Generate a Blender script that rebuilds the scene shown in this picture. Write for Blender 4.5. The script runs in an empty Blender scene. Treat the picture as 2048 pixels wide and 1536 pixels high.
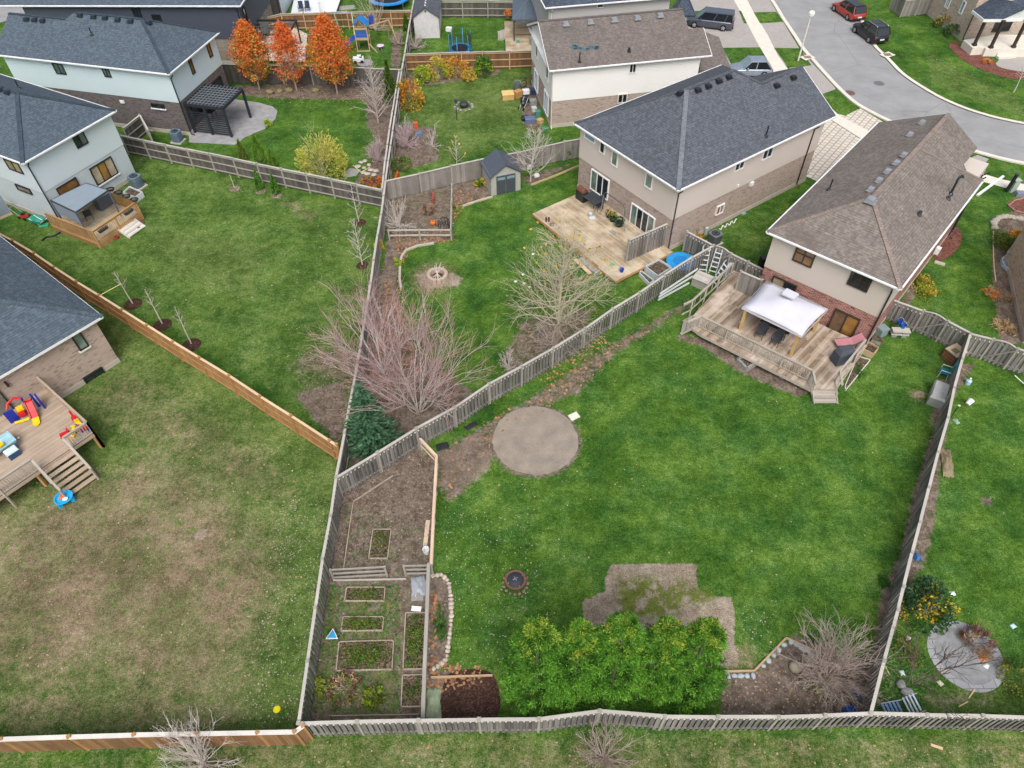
import bpy, math, random
import numpy as np
from mathutils import Vector, Matrix
random.seed(7)
RNG = np.random.default_rng(11)
SC = bpy.context.scene
COL = SC.collection
# ------------------------------------------------------------------ camera
FPX, PITCH, ROLL, CAMH = 1440.0, math.radians(48.5), math.radians(-0.8), 33.0
_F = np.array([0, math.cos(PITCH), -math.sin(PITCH)]); _X0 = np.array([1.0, 0, 0]); _U0 = np.cross(_X0, _F)
_X = math.cos(ROLL)*_X0 + math.sin(ROLL)*_U0; _U = -math.sin(ROLL)*_X0 + math.cos(ROLL)*_U0
cam = bpy.data.cameras.new('camera'); cam_o = bpy.data.objects.new('camera', cam); COL.objects.link(cam_o)
cam.sensor_width = 36; cam.lens = FPX/2048*36; cam.clip_start = .5; cam.clip_end = 2000
cam_o.matrix_world = Matrix(((_X[0], _U[0], -_F[0], 0), (_X[1], _U[1], -_F[1], 0), (_X[2], _U[2], -_F[2], CAMH), (0, 0, 0, 1)))
SC.camera = cam_o
# ------------------------------------------------------------------ light: bright overcast
SUN_EL, SUN_AZ = math.radians(54), math.radians(176)
W = bpy.data.worlds.new('World'); SC.world = W; W.use_nodes = True
nt = W.node_tree; nt.nodes.clear()
sky = nt.nodes.new('ShaderNodeTexSky'); sky.sky_type = 'NISHITA'; sky.sun_disc = False
sky.sun_elevation = SUN_EL; sky.sun_rotation = SUN_AZ; sky.air_density = 1.0; sky.dust_density = 6; sky.ozone_density = 1.0
hs = nt.nodes.new('ShaderNodeHueSaturation'); hs.inputs['Saturation'].default_value = .55
bg = nt.nodes.new('ShaderNodeBackground'); bg.inputs['Strength'].default_value = .13
wo = nt.nodes.new('ShaderNodeOutputWorld')
nt.links.new(sky.outputs[0], hs.inputs['Color']); nt.links.new(hs.outputs[0], bg.inputs['Color']); nt.links.new(bg.outputs[0], wo.inputs['Surface'])
sl = bpy.data.lights.new('sun', 'SUN'); sl.energy = 1.1; sl.angle = math.radians(35); sl.color = (1, .975, .95)
so = bpy.data.objects.new('sun', sl); COL.objects.link(so)
_sd = Vector((math.sin(SUN_AZ)*math.cos(SUN_EL), math.cos(SUN_AZ)*math.cos(SUN_EL), math.sin(SUN_EL)))
so.rotation_euler = _sd.to_track_quat('Z', 'Y').to_euler(); so.location = (0, 0, 60)
SC.view_settings.view_transform = 'Standard'; SC.view_settings.look = 'None'; SC.view_settings.exposure = 0.42; SC.view_settings.gamma = 1
# ------------------------------------------------------------------ tracing helpers
CAM = np.array([0, 0, CAMH])
def ray(x, y): return _F*FPX + _X*(x-1024) + _U*(768-y)
def G(x, y, z=0.0):
    d = ray(x, y); return CAM + d*((z-CAMH)/d[2])
def G2(x, y, z=0.0): return G(x, y, z)[:2]
def GL(pts, z=0.0): return [G2(x, y, z) for x, y in pts]
def hit(px, o, n):
    d = ray(*px); return CAM + d*(((np.array(o)-CAM) @ n)/(d @ n))
def S(h):
    h = h.lstrip('#'); c = [int(h[i:i+2], 16)/255 for i in (0, 2, 4)]
    return tuple((x/12.92 if x <= .04045 else ((x+.055)/1.055)**2.4) for x in c) + (1,)
# ------------------------------------------------------------------ mesh builder
class M:
    def __init__(s, o=(0, 0, 0), a=0.0):
        s.v = []; s.f = []; s.m = []; s.o = np.array([o[0], o[1], o[2] if len(o) > 2 else 0.0], float); s.c, s.s = math.cos(a), math.sin(a)
    def add(s, vs, fs, mi=0):
        b = len(s.v)
        for p in vs:
            x, y, z = p
            s.v.append((s.o[0]+x*s.c-y*s.s, s.o[1]+x*s.s+y*s.c, s.o[2]+z))
        for f in fs: s.f.append(tuple(i+b for i in f)); s.m.append(mi)
        return s
    def poly(s, pts, mi=0): return s.add(pts, [tuple(range(len(pts)))], mi)
    def box(s, c, d, a=0.0, mi=0, tap=1.0):
        ca, sa = math.cos(a), math.sin(a); vs = []
        for z, t in ((-.5, 1), (.5, tap)):
            for x, y in ((-.5, -.5), (.5, -.5), (.5, .5), (-.5, .5)):
                X, Y = x*d[0]*t, y*d[1]*t; vs.append((c[0]+X*ca-Y*sa, c[1]+X*sa+Y*ca, c[2]+z*d[2]))
        return s.add(vs, [(3, 2, 1, 0), (4, 5, 6, 7), (0, 1, 5, 4), (1, 2, 6, 5), (2, 3, 7, 6), (3, 0, 4, 7)], mi)
    def beam(s, p, q, w, h, mi=0):
        p = np.array(p, float); q = np.array(q, float); d = q-p; L = np.linalg.norm(d)
        if L < 1e-6: return s
        d /= L; up = np.array([0, 0, 1.0])
        if abs(d[2]) > .95: up = np.array([1.0, 0, 0])
        r = np.cross(d, up); r /= np.linalg.norm(r); up = np.cross(r, d); vs = []
        for e in (p, q):
            for a, b in ((-.5, -.5), (.5, -.5), (.5, .5), (-.5, .5)): vs.append(e+r*a*w+up*b*h)
        return s.add(vs, [(3, 2, 1, 0), (4, 5, 6, 7), (0, 1, 5, 4), (1, 2, 6, 5), (2, 3, 7, 6), (3, 0, 4, 7)][:2] + [(0, 1, 5, 4), (1, 2, 6, 5), (2, 3, 7, 6), (3, 0, 4, 7)], mi)
    def prism(s, pts, z0, z1, mi=0, mi_side=None):
        n = len(pts); ar = sum(pts[i][0]*pts[(i+1) % n][1]-pts[(i+1) % n][0]*pts[i][1] for i in range(n))
        if ar < 0: pts = pts[::-1]
        vs = [(p[0], p[1], z0) for p in pts] + [(p[0], p[1], z1) for p in pts]
        s.add(vs, [tuple(range(n-1, -1, -1)), tuple(range(n, 2*n))], mi)
        return s.add(vs, [(i, (i+1) % n, n+(i+1) % n, n+i) for i in range(n)], mi if mi_side is None else mi_side)
    def tube(s, pts, r, n=6, mi=0, cap=True):
        pts = [np.array(p, float) for p in pts]; k = len(pts); rs = list(r) if hasattr(r, '__len__') else [r]*k; vs = []
        a0 = None
        for i, p in enumerate(pts):
            d = pts[min(i+1, k-1)]-pts[max(i-1, 0)]; d = d/(np.linalg.norm(d)+1e-9)
            if a0 is None: a0 = np.array([0, 0, 1.0]) if abs(d[2]) < .9 else np.array([1.0, 0, 0])
            a = np.cross(d, a0); a /= np.linalg.norm(a)+1e-9; b = np.cross(d, a); a0 = np.cross(a, d)
            for j in range(n):
                t = 2*math.pi*j/n; vs.append(p+rs[i]*(a*math.cos(t)+b*math.sin(t)))
        fs = [(i*n+j, i*n+(j+1) % n, (i+1)*n+(j+1) % n, (i+1)*n+j) for i in range(k-1) for j in range(n)]
        if cap: fs += [tuple(range(n-1, -1, -1)), tuple(range((k-1)*n, k*n))]
        return s.add(vs, fs, mi)
    def lathe(s, c, prof, n=16, mi=0, sx=1.0, sy=1.0, cap=True):
        vs = []
        for r, z in prof:
            for j in range(n):
                t = 2*math.pi*j/n; vs.append((c[0]+r*sx*math.cos(t), c[1]+r*sy*math.sin(t), c[2]+z))
        k = len(prof); fs = [(i*n+j, i*n+(j+1) % n, (i+1)*n+(j+1) % n, (i+1)*n+j) for i in range(k-1) for j in range(n)]
        if cap and prof[0][0] > 1e-4: fs.append(tuple(range(n-1, -1, -1)))
        if cap and prof[-1][0] > 1e-4: fs.append(tuple(range((k-1)*n, k*n)))
        return s.add(vs, fs, mi)
    def blob(s, c, r, mi=0, n=8, k=5, jit=0.0):
        rx, ry, rz = r if hasattr(r, '__len__') else (r, r, r); vs = []
        for i in range(k+1):
            ph = math.pi*i/k-math.pi/2
            for j in range(n):
                t = 2*math.pi*j/n; q = 1+(random.uniform(-jit, jit) if 0 < i < k else 0)
                vs.append((c[0]+rx*q*math.cos(ph)*math.cos(t), c[1]+ry*q*math.cos(ph)*math.sin(t), c[2]+rz*math.sin(ph)))
        return s.add(vs, [(i*n+j, i*n+(j+1) % n, (i+1)*n+(j+1) % n, (i+1)*n+j) for i in range(k) for j in range(n)], mi)
    def build(s, name, mats, parent=None, smooth=False, uvang=0.0, label=None):
        me = bpy.data.meshes.new(name); v = np.array(s.v, np.float32).reshape(-1, 3)
        loc = np.array(parent['_o']) if parent is not None and '_o' in parent.keys() else np.zeros(3)
        me.from_pydata((v-loc.astype(np.float32)).tolist(), [], s.f)
        if not isinstance(mats, (list, tuple)): mats = [mats]
        for m in mats: me.materials.append(m)
        if len(mats) > 1: me.polygons.foreach_set('material_index', s.m)
        if smooth: me.polygons.foreach_set('use_smooth', [True]*len(s.f))
        uvbox(me, v, uvang)
        o = bpy.data.objects.new(name, me); COL.objects.link(o)
        if parent is not None:
            o.parent = parent; o['_o'] = parent['_o'] if '_o' in parent.keys() else (0, 0, 0)
            if parent.type == 'MESH': o['_o'] = parent['_o']
        else: o['_o'] = (0.0, 0.0, 0.0)
        if label: o['label'] = label
        return o
def uvbox(me, v, ang):
    nl = len(me.loops)
    if nl == 0: return
    np_ = len(me.polygons); nor = np.empty(np_*3, np.float32); me.polygons.foreach_get('normal', nor); nor = nor.reshape(-1, 3)
    tot = np.empty(np_, np.int32); me.polygons.foreach_get('loop_total', tot); li = np.empty(nl, np.int32); me.loops.foreach_get('vertex_index', li)
    n = np.repeat(nor, tot, 0); p = v[li]
    u = np.stack([-n[:, 1], n[:, 0], np.zeros(nl)], 1); l = np.linalg.norm(u, axis=1); flat = l < .05
    u[~flat] /= l[~flat][:, None]; u[flat] = (math.cos(ang), math.sin(ang), 0)
    w = np.cross(n, u); uv = np.stack([(p*u).sum(1), (p*w).sum(1)], 1).astype(np.float32)
    lay = me.uv_layers.new(name='UVMap'); lay.data.foreach_set('uv', uv.ravel())
def fast_mesh(name, v, f, mats, parent=None, smooth=False, mi=None):
    """v (n,3) f (m,k) numpy arrays"""
    me = bpy.data.meshes.new(name); v = np.asarray(v, np.float32)
    loc = np.array(parent['_o'], np.float32) if parent is not None else np.zeros(3, np.float32)
    m, k = f.shape; me.vertices.add(len(v)); me.vertices.foreach_set('co', (v-loc).ravel())
    me.loops.add(m*k); me.loops.foreach_set('vertex_index', f.astype(np.int32).ravel())
    me.polygons.add(m); me.polygons.foreach_set('loop_start', np.arange(0, m*k, k, dtype=np.int32))
    try: me.polygons.foreach_set('loop_total', np.full(m, k, np.int32))
    except Exception: pass
    for q in (mats if isinstance(mats, (list, tuple)) else [mats]): me.materials.append(q)
    if mi is not None: me.polygons.foreach_set('material_index', np.asarray(mi, np.int32))
    if smooth: me.polygons.foreach_set('use_smooth', [True]*m)
    me.update(calc_edges=True)
    o = bpy.data.objects.new(name, me); COL.objects.link(o)
    if parent is not None: o.parent = parent; o['_o'] = parent['_o']
    else: o['_o'] = (0.0, 0.0, 0.0)
    return o
def tag(o, label, cat, group=None):
    o['label'] = label; o['category'] = cat
    if group: o['group'] = group
    return o
def T(name, label, cat, loc, group=None):
    o = bpy.data.objects.new(name, None); COL.objects.link(o); o.empty_display_size = .2
    loc = (float(loc[0]), float(loc[1]), float(loc[2]) if len(loc) > 2 else 0.0)
    o.location = loc; o['_o'] = loc; return tag(o, label, cat, group)
def struct(o, kind='structure'):
    o['kind'] = kind; return o
def dup(root, loc, rotz=0.0, label=None, scale=None):
    def cp(o, par):
        c = o.copy(); COL.objects.link(c); c.parent = par
        for ch in [x for x in o.children]: cp(ch, c)
        return c
    c = cp(root, None); c.location = (loc[0], loc[1], loc[2] if len(loc) > 2 else 0.0); c.rotation_euler = (0, 0, rotz)
    if label: c['label'] = label
    if scale: c.scale = (scale,)*3 if not hasattr(scale, '__len__') else scale
    return c
# ------------------------------------------------------------------ materials
class N:
    def __init__(s, name):
        s.m = bpy.data.materials.new(name); s.m.use_nodes = True; s.t = s.m.node_tree; s.t.nodes.clear()
        s.out = s.t.nodes.new('ShaderNodeOutputMaterial'); s.b = s.t.nodes.new('ShaderNodeBsdfPrincipled')
        s.t.links.new(s.b.outputs[0], s.out.inputs[0])
    def n(s, t, **k):
        o = s.t.nodes.new('ShaderNode'+t)
        for a, v in k.items(): setattr(o, a, v)
        return o
    def l(s, a, b): s.t.links.new(a, b)
    def val(s, x, sock):
        if hasattr(x, 'links') or hasattr(x, 'is_linked'): s.l(x, sock)
        else: sock.default_value = x
    def math(s, op, a, b=0.0, c=None, clamp=False):
        o = s.n('Math', operation=op); o.use_clamp = clamp; s.val(a, o.inputs[0]); s.val(b, o.inputs[1])
        if c is not None: s.val(c, o.inputs[2])
        return o.outputs[0]
    def mix(s, f, a, b, mode='MIX'):
        o = s.n('Mix', data_type='RGBA', blend_type=mode); s.val(f, o.inputs[0]); s.val(a, o.inputs[6]); s.val(b, o.inputs[7]); return o.outputs[2]
    def pos(s): return s.n('NewGeometry').outputs['Position']
    def noise(s, scale, detail=3, vec=None, rough=.55, dist=0.0):
        o = s.n('TexNoise'); o.inputs['Scale'].default_value = scale; o.inputs['Detail'].default_value = detail; o.inputs['Roughness'].default_value = rough; o.inputs['Distortion'].default_value = dist
        s.l(vec if vec is not None else s.pos(), o.inputs['Vector']); return o.outputs[0]
    def mr(s, x, a, b, c=0.0, d=1.0):
        o = s.n('MapRange'); s.l(x, o.inputs[0])
        for i, v in enumerate((a, b, c, d)): o.inputs[i+1].default_value = v
        return o.outputs[0]
    def ramp(s, x, stops):
        o = s.n('ValToRGB'); e = o.color_ramp.elements
        while len(e) < len(stops): e.new(.5)
        for i, (p, c) in enumerate(stops): e[i].position = p; e[i].color = c
        s.l(x, o.inputs[0]); return o.outputs[0]
    def bump(s, h, strength=.4, dist=.02):
        o = s.n('Bump'); o.inputs['Strength'].default_value = strength; o.inputs['Distance'].default_value = dist; s.l(h, o.inputs['Height']); s.l(o.outputs[0], s.b.inputs['Normal'])
    def done(s, col, rough=.8, spec=.3, metal=0.0):
        s.val(col, s.b.inputs['Base Color']); s.val(rough, s.b.inputs['Roughness']); s.b.inputs['Specular IOR Level'].default_value = spec; s.b.inputs['Metallic'].default_value = metal; return s.m
    def isl(s): return s.n('NewGeometry').outputs['Random Per Island']
    def uv(s): return s.n('UVMap').outputs[0]
def c(h): return S(h) if isinstance(h, str) else h
def dk(col, f): return (col[0]*f, col[1]*f, col[2]*f, 1)
def plain(name, h, rough=.7, var=.18, scale=4.0, spec=.3, metal=0.0, fine=40.0):
    n = N(name); a = c(h)
    x = n.math('ADD', n.math('MULTIPLY', n.noise(scale, 4), .65), n.math('MULTIPLY', n.noise(fine, 2), .35))
    return n.done(n.mix(n.mr(x, .3, .7), dk(a, 1-var), dk(a, 1+var)), rough, spec, metal)
def paint(name, h, rough=.35, spec=.5, metal=0.0, coat=0.0):
    n = N(name); a = c(h); m = n.done(n.mix(n.mr(n.noise(3, 3), .35, .65), dk(a, .92), dk(a, 1.06)), rough, spec, metal)
    n.b.inputs['Coat Weight'].default_value = coat; n.b.inputs['Coat Roughness'].default_value = .08; return m
def wood(name, h1, h2, grain=.2, rough=.85, patch=None, pscale=.8):
    """separate boards: colour per board plus grain and blotchy wear"""
    n = N(name); col = n.ramp(n.isl(), [(0, c(h1)), (1, c(h2))])
    mp = n.n('Mapping'); mp.inputs['Scale'].default_value = (1, 1, .12); n.l(n.pos(), mp.inputs[0])
    g = n.noise(28, 4, mp.outputs[0]); col = n.mix(n.mr(g, .3, .7, 0, grain*2), col, dk(c(h1), .45))
    w = n.mr(n.noise(pscale, 4), .45, .7); 
    if patch: col = n.mix(n.math('MULTIPLY', w, .75), col, c(patch))
    else: col = n.mix(n.math('MULTIPLY', w, .3), col, dk(c(h2), 1.25))
    return n.done(col, rough, .2)
def brick(name, h1, h2, mortar, bw=.23, bh=.08, rough=.9, blot=.25, odd=.5):
    n = N(name); t = n.n('TexBrick'); n.l(n.uv(), t.inputs['Vector'])
    for k, v in (('Color1', c(h1)), ('Color2', c(h2)), ('Mortar', c(mortar)), ('Scale', 1.0), ('Mortar Size', .011), ('Mortar Smooth', .2), ('Bias', 0.0), ('Brick Width', bw), ('Row Height', bh)): t.inputs[k].default_value = v
    v = n.n('TexVoronoi'); v.inputs['Scale'].default_value = 1.0; mp = n.n('Mapping'); mp.inputs['Scale'].default_value = (1/bw, 1/bh, 1); n.l(n.uv(), mp.inputs[0]); n.l(mp.outputs[0], v.inputs['Vector'])
    col = n.mix(n.mr(v.outputs['Distance'], .1, .6, 0, .25), t.outputs[0], c(h2), 'MIX')
    # odd dark bricks
    wn = n.n('TexWhiteNoise'); sn = n.n('VectorMath', operation='FLOOR'); n.l(mp.outputs[0], sn.inputs[0]); n.l(sn.outputs[0], wn.inputs['Vector'])
    col = n.mix(n.mr(wn.outputs['Value'], .86, .92, 0, odd), col, dk(c(h1), .4))
    col = n.mix(n.mr(n.noise(.7, 4), .35, .7, 0, blot), col, dk(c(h2), .65)); n.bump(t.outputs['Fac'], -.3, .01)
    return n.done(col, rough, .15)
def siding(name, h, pitch=.13, rough=.55, dark=.72, vert=False):
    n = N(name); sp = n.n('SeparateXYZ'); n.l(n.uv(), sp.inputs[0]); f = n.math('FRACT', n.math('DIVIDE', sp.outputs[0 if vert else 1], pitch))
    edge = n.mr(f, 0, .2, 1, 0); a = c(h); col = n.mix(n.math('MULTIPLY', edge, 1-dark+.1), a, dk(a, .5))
    mp = n.n('Mapping'); mp.inputs['Scale'].default_value = (.6, .6, .6); n.l(n.pos(), mp.inputs[0]); col = n.mix(n.mr(n.noise(.9, 5, mp.outputs[0]), .4, .75, 0, .16), col, dk(a, .72)); n.bump(f, .5, .015)
    return n.done(col, rough, .35)
def shingle(name, h1, h2, rough=.92, blot=.3, stain=None):
    n = N(name); t = n.n('TexBrick'); n.l(n.uv(), t.inputs['Vector'])
    for k, v in (('Color1', c(h1)), ('Color2', c(h2)), ('Mortar', dk(c(h1), .5)), ('Scale', 1.0), ('Mortar Size', .012), ('Mortar Smooth', .6), ('Bias', 0.0), ('Brick Width', .32), ('Row Height', .15)): t.inputs[k].default_value = v
    mp = n.n('Mapping'); mp.inputs['Scale'].default_value = (1/.17, 1/.14, 1); n.l(n.uv(), mp.inputs[0])
    sn = n.n('VectorMath', operation='FLOOR'); n.l(mp.outputs[0], sn.inputs[0]); wn = n.n('TexWhiteNoise'); n.l(sn.outputs[0], wn.inputs['Vector'])
    col = n.mix(.5, t.outputs[0], n.ramp(wn.outputs['Value'], [(0, dk(c(h1), .68)), (.5, c(h1)), (1, dk(c(h2), 1.12))]))
    col = n.mix(n.mr(n.noise(.55, 5, None, .6), .35, .7, 0, blot), col, dk(c(h1), .62))
    sp = n.n('SeparateXYZ'); n.l(n.uv(), sp.inputs[0]); cb = n.n('CombineXYZ'); n.l(n.math('MULTIPLY', sp.outputs[0], 2.2), cb.inputs[0]); n.l(n.math('MULTIPLY', sp.outputs[1], .3), cb.inputs[1])
    col = n.mix(n.mr(n.noise(1.2, 4, cb.outputs[0]), .5, .75, 0, .18), col, dk(c(h2), 1.3))
    row = n.math('FRACT', n.math('DIVIDE', sp.outputs[1], .17)); col = n.mix(n.mr(row, .0, .4, .42, 0), col, dk(c(h1), .45))
    if stain: col = n.mix(n.mr(n.noise(.35, 4, None, .7), .55, .68, 0, .55), col, c(stain))
    n.bump(t.outputs['Fac'], -.5, .02); return n.done(col, rough, .12)
def leafm(name, cols, trans=.25, rough=.6):
    n = N(name); k = len(cols); x = n.math('ADD', n.math('MULTIPLY', n.isl(), .5), n.math('MULTIPLY', n.mr(n.noise(2.6, 2), .32, .68), .5)); col = n.ramp(x, [(i/(k-1), c(h)) for i, h in enumerate(cols)])
    m = n.done(col, rough, .2)
    tr = n.n('BsdfTranslucent'); n.l(col, tr.inputs['Color']); ms = n.n('MixShader'); ms.inputs[0].default_value = trans
    n.l(n.b.outputs[0], ms.inputs[1]); n.l(tr.outputs[0], ms.inputs[2]); n.l(ms.outputs[0], n.out.inputs[0]); return m
def asphalt():
    n = N('asphalt'); a = S('979899'); col = n.mix(n.mr(n.noise(.45, 5, None, .6), .35, .68), dk(a, .84), dk(a, 1.08)); col = n.mix(n.mr(n.noise(16, 3), .4, .7, 0, .3), col, dk(a, .7))
    mp = n.n('Mapping'); mp.inputs['Scale'].default_value = (.22, .5, 1); mp.inputs['Rotation'].default_value = (0, 0, .9); n.l(n.pos(), mp.inputs[0]); col = n.mix(n.mr(n.noise(1.0, 5, mp.outputs[0]), .55, .72, 0, .4), col, dk(a, 1.18))
    v = n.n('TexVoronoi', feature='DISTANCE_TO_EDGE'); v.inputs['Scale'].default_value = .16; ds = n.n('MixRGB'); ds.inputs[0].default_value = .12; n.l(n.pos(), ds.inputs[1]); nz = n.n('TexNoise'); nz.inputs['Scale'].default_value = .9; n.l(n.pos(), nz.inputs['Vector']); n.l(nz.outputs[1], ds.inputs[2]); n.l(ds.outputs[0], v.inputs['Vector'])
    col = n.mix(n.mr(v.outputs['Distance'], .0, .008, .5, 0), col, dk(a, .5)); col = n.mix(n.mr(n.noise(.9, 3), .68, .76, 0, .35), col, dk(a, .6)); return n.done(col, .92, .2)
def glassm(name, h, rough=.06, h2=None):
    n = N(name); a = c(h); b = c(h2) if h2 else dk(a, .5)
    return n.done(n.mix(n.mr(n.noise(.9, 2), .3, .7), a, b), rough, .8)
def litter(name, cols, scale=9.0, bumpd=.03):
    """mulch or soil: chips and clods"""
    n = N(name); v = n.n('TexVoronoi'); v.inputs['Scale'].default_value = scale; n.l(n.pos(), v.inputs['Vector'])
    sp = n.n('SeparateColor'); n.l(v.outputs['Color'], sp.inputs[0]); k = len(cols)
    col = n.ramp(sp.outputs[0], [(i/(k-1), c(h)) for i, h in enumerate(cols)])
    col = n.mix(n.mr(n.noise(1.3, 4), .35, .7, 0, .5), col, dk(c(cols[0]), .8)); n.bump(v.outputs['Distance'], .6, bumpd)
    return n.done(col, .95, .1)
def paver(name, h1, h2, mortar, bw=.3, bh=.2, ms=.02):
    n = N(name); t = n.n('TexBrick'); n.l(n.uv(), t.inputs['Vector'])
    for k, v in (('Color1', c(h1)), ('Color2', c(h2)), ('Mortar', c(mortar)), ('Scale', 1.0), ('Mortar Size', ms), ('Mortar Smooth', .3), ('Bias', 0.0), ('Brick Width', bw), ('Row Height', bh)): t.inputs[k].default_value = v
    col = n.mix(n.mr(n.noise(.5, 5), .35, .7, 0, .35), t.outputs[0], dk(c(h2), .7)); n.bump(t.outputs['Fac'], -.3, .01); return n.done(col, .9, .2)
# ground: several kinds of lawn blended by painted growth zones
def ground_mat():
    n = N('lawn')
    def at(nm): o = n.n('Attribute'); o.attribute_name = nm; return o.outputs['Fac']
    big = n.noise(.32, 5, None, .6); mid = n.noise(1.7, 4); fine = n.noise(5.5, 4, None, .7); tiny = n.noise(17, 3, None, .8)
    tex = n.math('ADD', n.math('MULTIPLY', fine, .5), n.math('MULTIPLY', tiny, .5))
    ctr = lambda x, k: n.math('MULTIPLY', n.math('SUBTRACT', x, .5), k)
    t = n.math('ADD', n.math('ADD', n.math('ADD', ctr(big, .6), ctr(mid, .42)), n.math('ADD', ctr(fine, .62), ctr(tiny, 1.2))), .5)
    lu1 = n.ramp(t, [(.18, S('20370f')), (.36, S('355319')), (.5, S('496a25')), (.64, S('628037')), (.82, S('90a05c'))]); lu2 = n.ramp(t, [(.18, S('1a3012')), (.36, S('294819')), (.5, S('385d23')), (.64, S('4f7235')), (.82, S('7c9258'))]); lush = n.mix(n.mr(n.noise(.5, 4, None, .6), .42, .6), lu1, lu2)
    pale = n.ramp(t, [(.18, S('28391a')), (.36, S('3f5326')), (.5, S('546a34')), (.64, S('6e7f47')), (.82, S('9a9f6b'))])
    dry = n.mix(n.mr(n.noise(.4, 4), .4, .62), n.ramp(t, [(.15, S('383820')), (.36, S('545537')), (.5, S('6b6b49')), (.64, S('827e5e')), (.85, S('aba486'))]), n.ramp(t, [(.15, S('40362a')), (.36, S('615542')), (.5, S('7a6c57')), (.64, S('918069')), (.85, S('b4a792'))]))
    soil = n.ramp(n.math('ADD', n.math('MULTIPLY', tex, .7), n.math('MULTIPLY', mid, .3)), [(.3, S('332b25')), (.42, S('52473e')), (.5, S('706459')), (.58, S('8c7f74')), (.7, S('b3a89d'))])
    bare = n.ramp(t, [(.15, S('564b3f')), (.36, S('74685a')), (.5, S('8c7f70')), (.64, S('a09485')), (.85, S('c0b6a9'))])
    rag = n.math('ADD', n.math('MULTIPLY', n.math('SUBTRACT', mid, .5), 1.1), n.math('MULTIPLY', n.math('SUBTRACT', fine, .5), 1.3))
    def m(nm, k=1.0, a=.25, b=.75):
        return n.mr(n.math('ADD', at(nm), n.math('MULTIPLY', n.math('MULTIPLY', rag, k), n.math('GREATER_THAN', at(nm), .02))), a, b)
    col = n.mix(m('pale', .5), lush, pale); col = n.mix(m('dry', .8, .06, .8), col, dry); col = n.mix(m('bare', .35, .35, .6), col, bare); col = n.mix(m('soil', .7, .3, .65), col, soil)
    # moss / weeds tufts
    wd = n.math('MULTIPLY', n.mr(n.noise(2.3, 5, None, .75), .56, .64), at('weed')); col = n.mix(wd, col, n.ramp(t, [(.2, S('1f4016')), (.5, S('3f6a26')), (.85, S('8a9c3c'))]))
    ms = n.math('MULTIPLY', n.mr(n.noise(1.4, 5, None, .7), .43, .52), at('moss')); col = n.mix(ms, col, n.ramp(t, [(.2, S('3a4a10')), (.8, S('76803a'))]))
    # pale clover and leaf bits
    v = n.n('TexVoronoi'); v.inputs['Scale'].default_value = 6.5; n.l(n.pos(), v.inputs['Vector']); sc = n.n('SeparateColor'); n.l(v.outputs['Color'], sc.inputs[0])
    bit = n.math('MULTIPLY', n.math('LESS_THAN', v.outputs['Distance'], n.math('MULTIPLY', sc.outputs[1], .2)), n.math('LESS_THAN', sc.outputs[0], at('bits')))
    col = n.mix(n.math('MULTIPLY', bit, .8), col, n.ramp(sc.outputs[2], [(0, S('cfc9c2')), (.5, S('a59a90')), (.8, S('8b6a58')), (1, S('c9c4a0'))]))
    n.bump(tex, .9, .05); return n.done(col, .95, .08)
GROUND = ground_mat()
ROOF_GREY = shingle('roof_grey', '545961', '666b74', blot=.1); ROOF_BLUE = shingle('roof_blue', '4f5b66', '5d6a76', blot=.08); ROOF_BROWN = shingle('roof_brown', '6f6865', '807874', stain='5c5956'); ROOF_TAUPE = shingle('roof_taupe', '77706a', '8d8680', stain='625a55')
ROOF_DARK = shingle('roof_dark', '434c58', '586270')
SID_CREAM = siding('siding_cream', 'cdc3b9', .115); SID_BEIGE = siding('siding_beige', 'd6cbc4', .115); SID_WHITE = siding('siding_white', 'f2f1f0', .14); SID_BLUE = siding('siding_pale_blue', 'cbdde2', .15); SID_PALE = siding('siding_pale', 'd0dce2', .14); SID_DARK = siding('siding_charcoal', '4b5260', .15); SID_GREY = siding('siding_grey', 'b9b8b6', .14); SID_SLATE = siding('siding_slate', '8d99a6', .2, vert=True)
BR_TAN = brick('brick_tan', '9b897e', 'b3a197', 'b2a8a0'); BR_BUFF = brick('brick_buff', 'a08d80', 'b5a396', 'b3a69b'); BR_RED = brick('brick_red', '6e3f38', 'a9766a', 'c8b2aa', .27, .1); BR_DARK = brick('brick_dark', '4f494a', '6d6664', '807b7a'); BR_PINK = brick('brick_pink', 'b19d8d', 'c6b4a5', 'c2b8ae'); BR_PALE = brick('brick_pale', 'b4bfc5', 'bfc9ce', 'bcc5ca', odd=.08); STONE = brick('stone_base', '7d766e', '9a938a', '6f6a66', .4, .17)
CONC = plain('concrete', 'b4aca2', .9, .12, 2); CONC_L = plain('concrete_walk', 'd6d1c6', .9, .1, 1.5); ASPH = asphalt(); STONE_G = plain('stone_grey', '8f8f8c', .9, .3, 5)
WHITE = paint('white_trim', 'e6e8ea', .4); CREAM_T = paint('cream_trim', 'd8d2c6', .5); BLACK = paint('black_trim', '23262b', .4); DKGREY = paint('charcoal_metal', '3a3f47', .45); GREYM = paint('grey_metal', '8e949b', .4, metal=.4); BROWN_T = paint('brown_trim', '3b302b', .5)
GL_DARK = glassm('glass_dark', '2c343a', h2='1a1f22'); GL_GREEN = glassm('glass_curtain', '7f9488', h2='3f4a48'); GL_WARM = glassm('glass_warm', 'a0763c', h2='4a3822'); GL_BEIGE = glassm('glass_beige', 'bcae94', h2='7d6f55'); GL_BLUE = glassm('glass_sky', '8fb0bd', h2='5b7c88')
FB_GREY = wood('fence_board_grey', '5d5b5a', '96928e'); FP_GREY = wood('fence_post_grey', '9a978f', 'aaa69c'); FC_GREY = wood('fence_cap_grey', 'aeaaa3', 'c6c2ba'); FB_LIGHT = wood('fence_board_light', '76726e', '9d9892')
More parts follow.
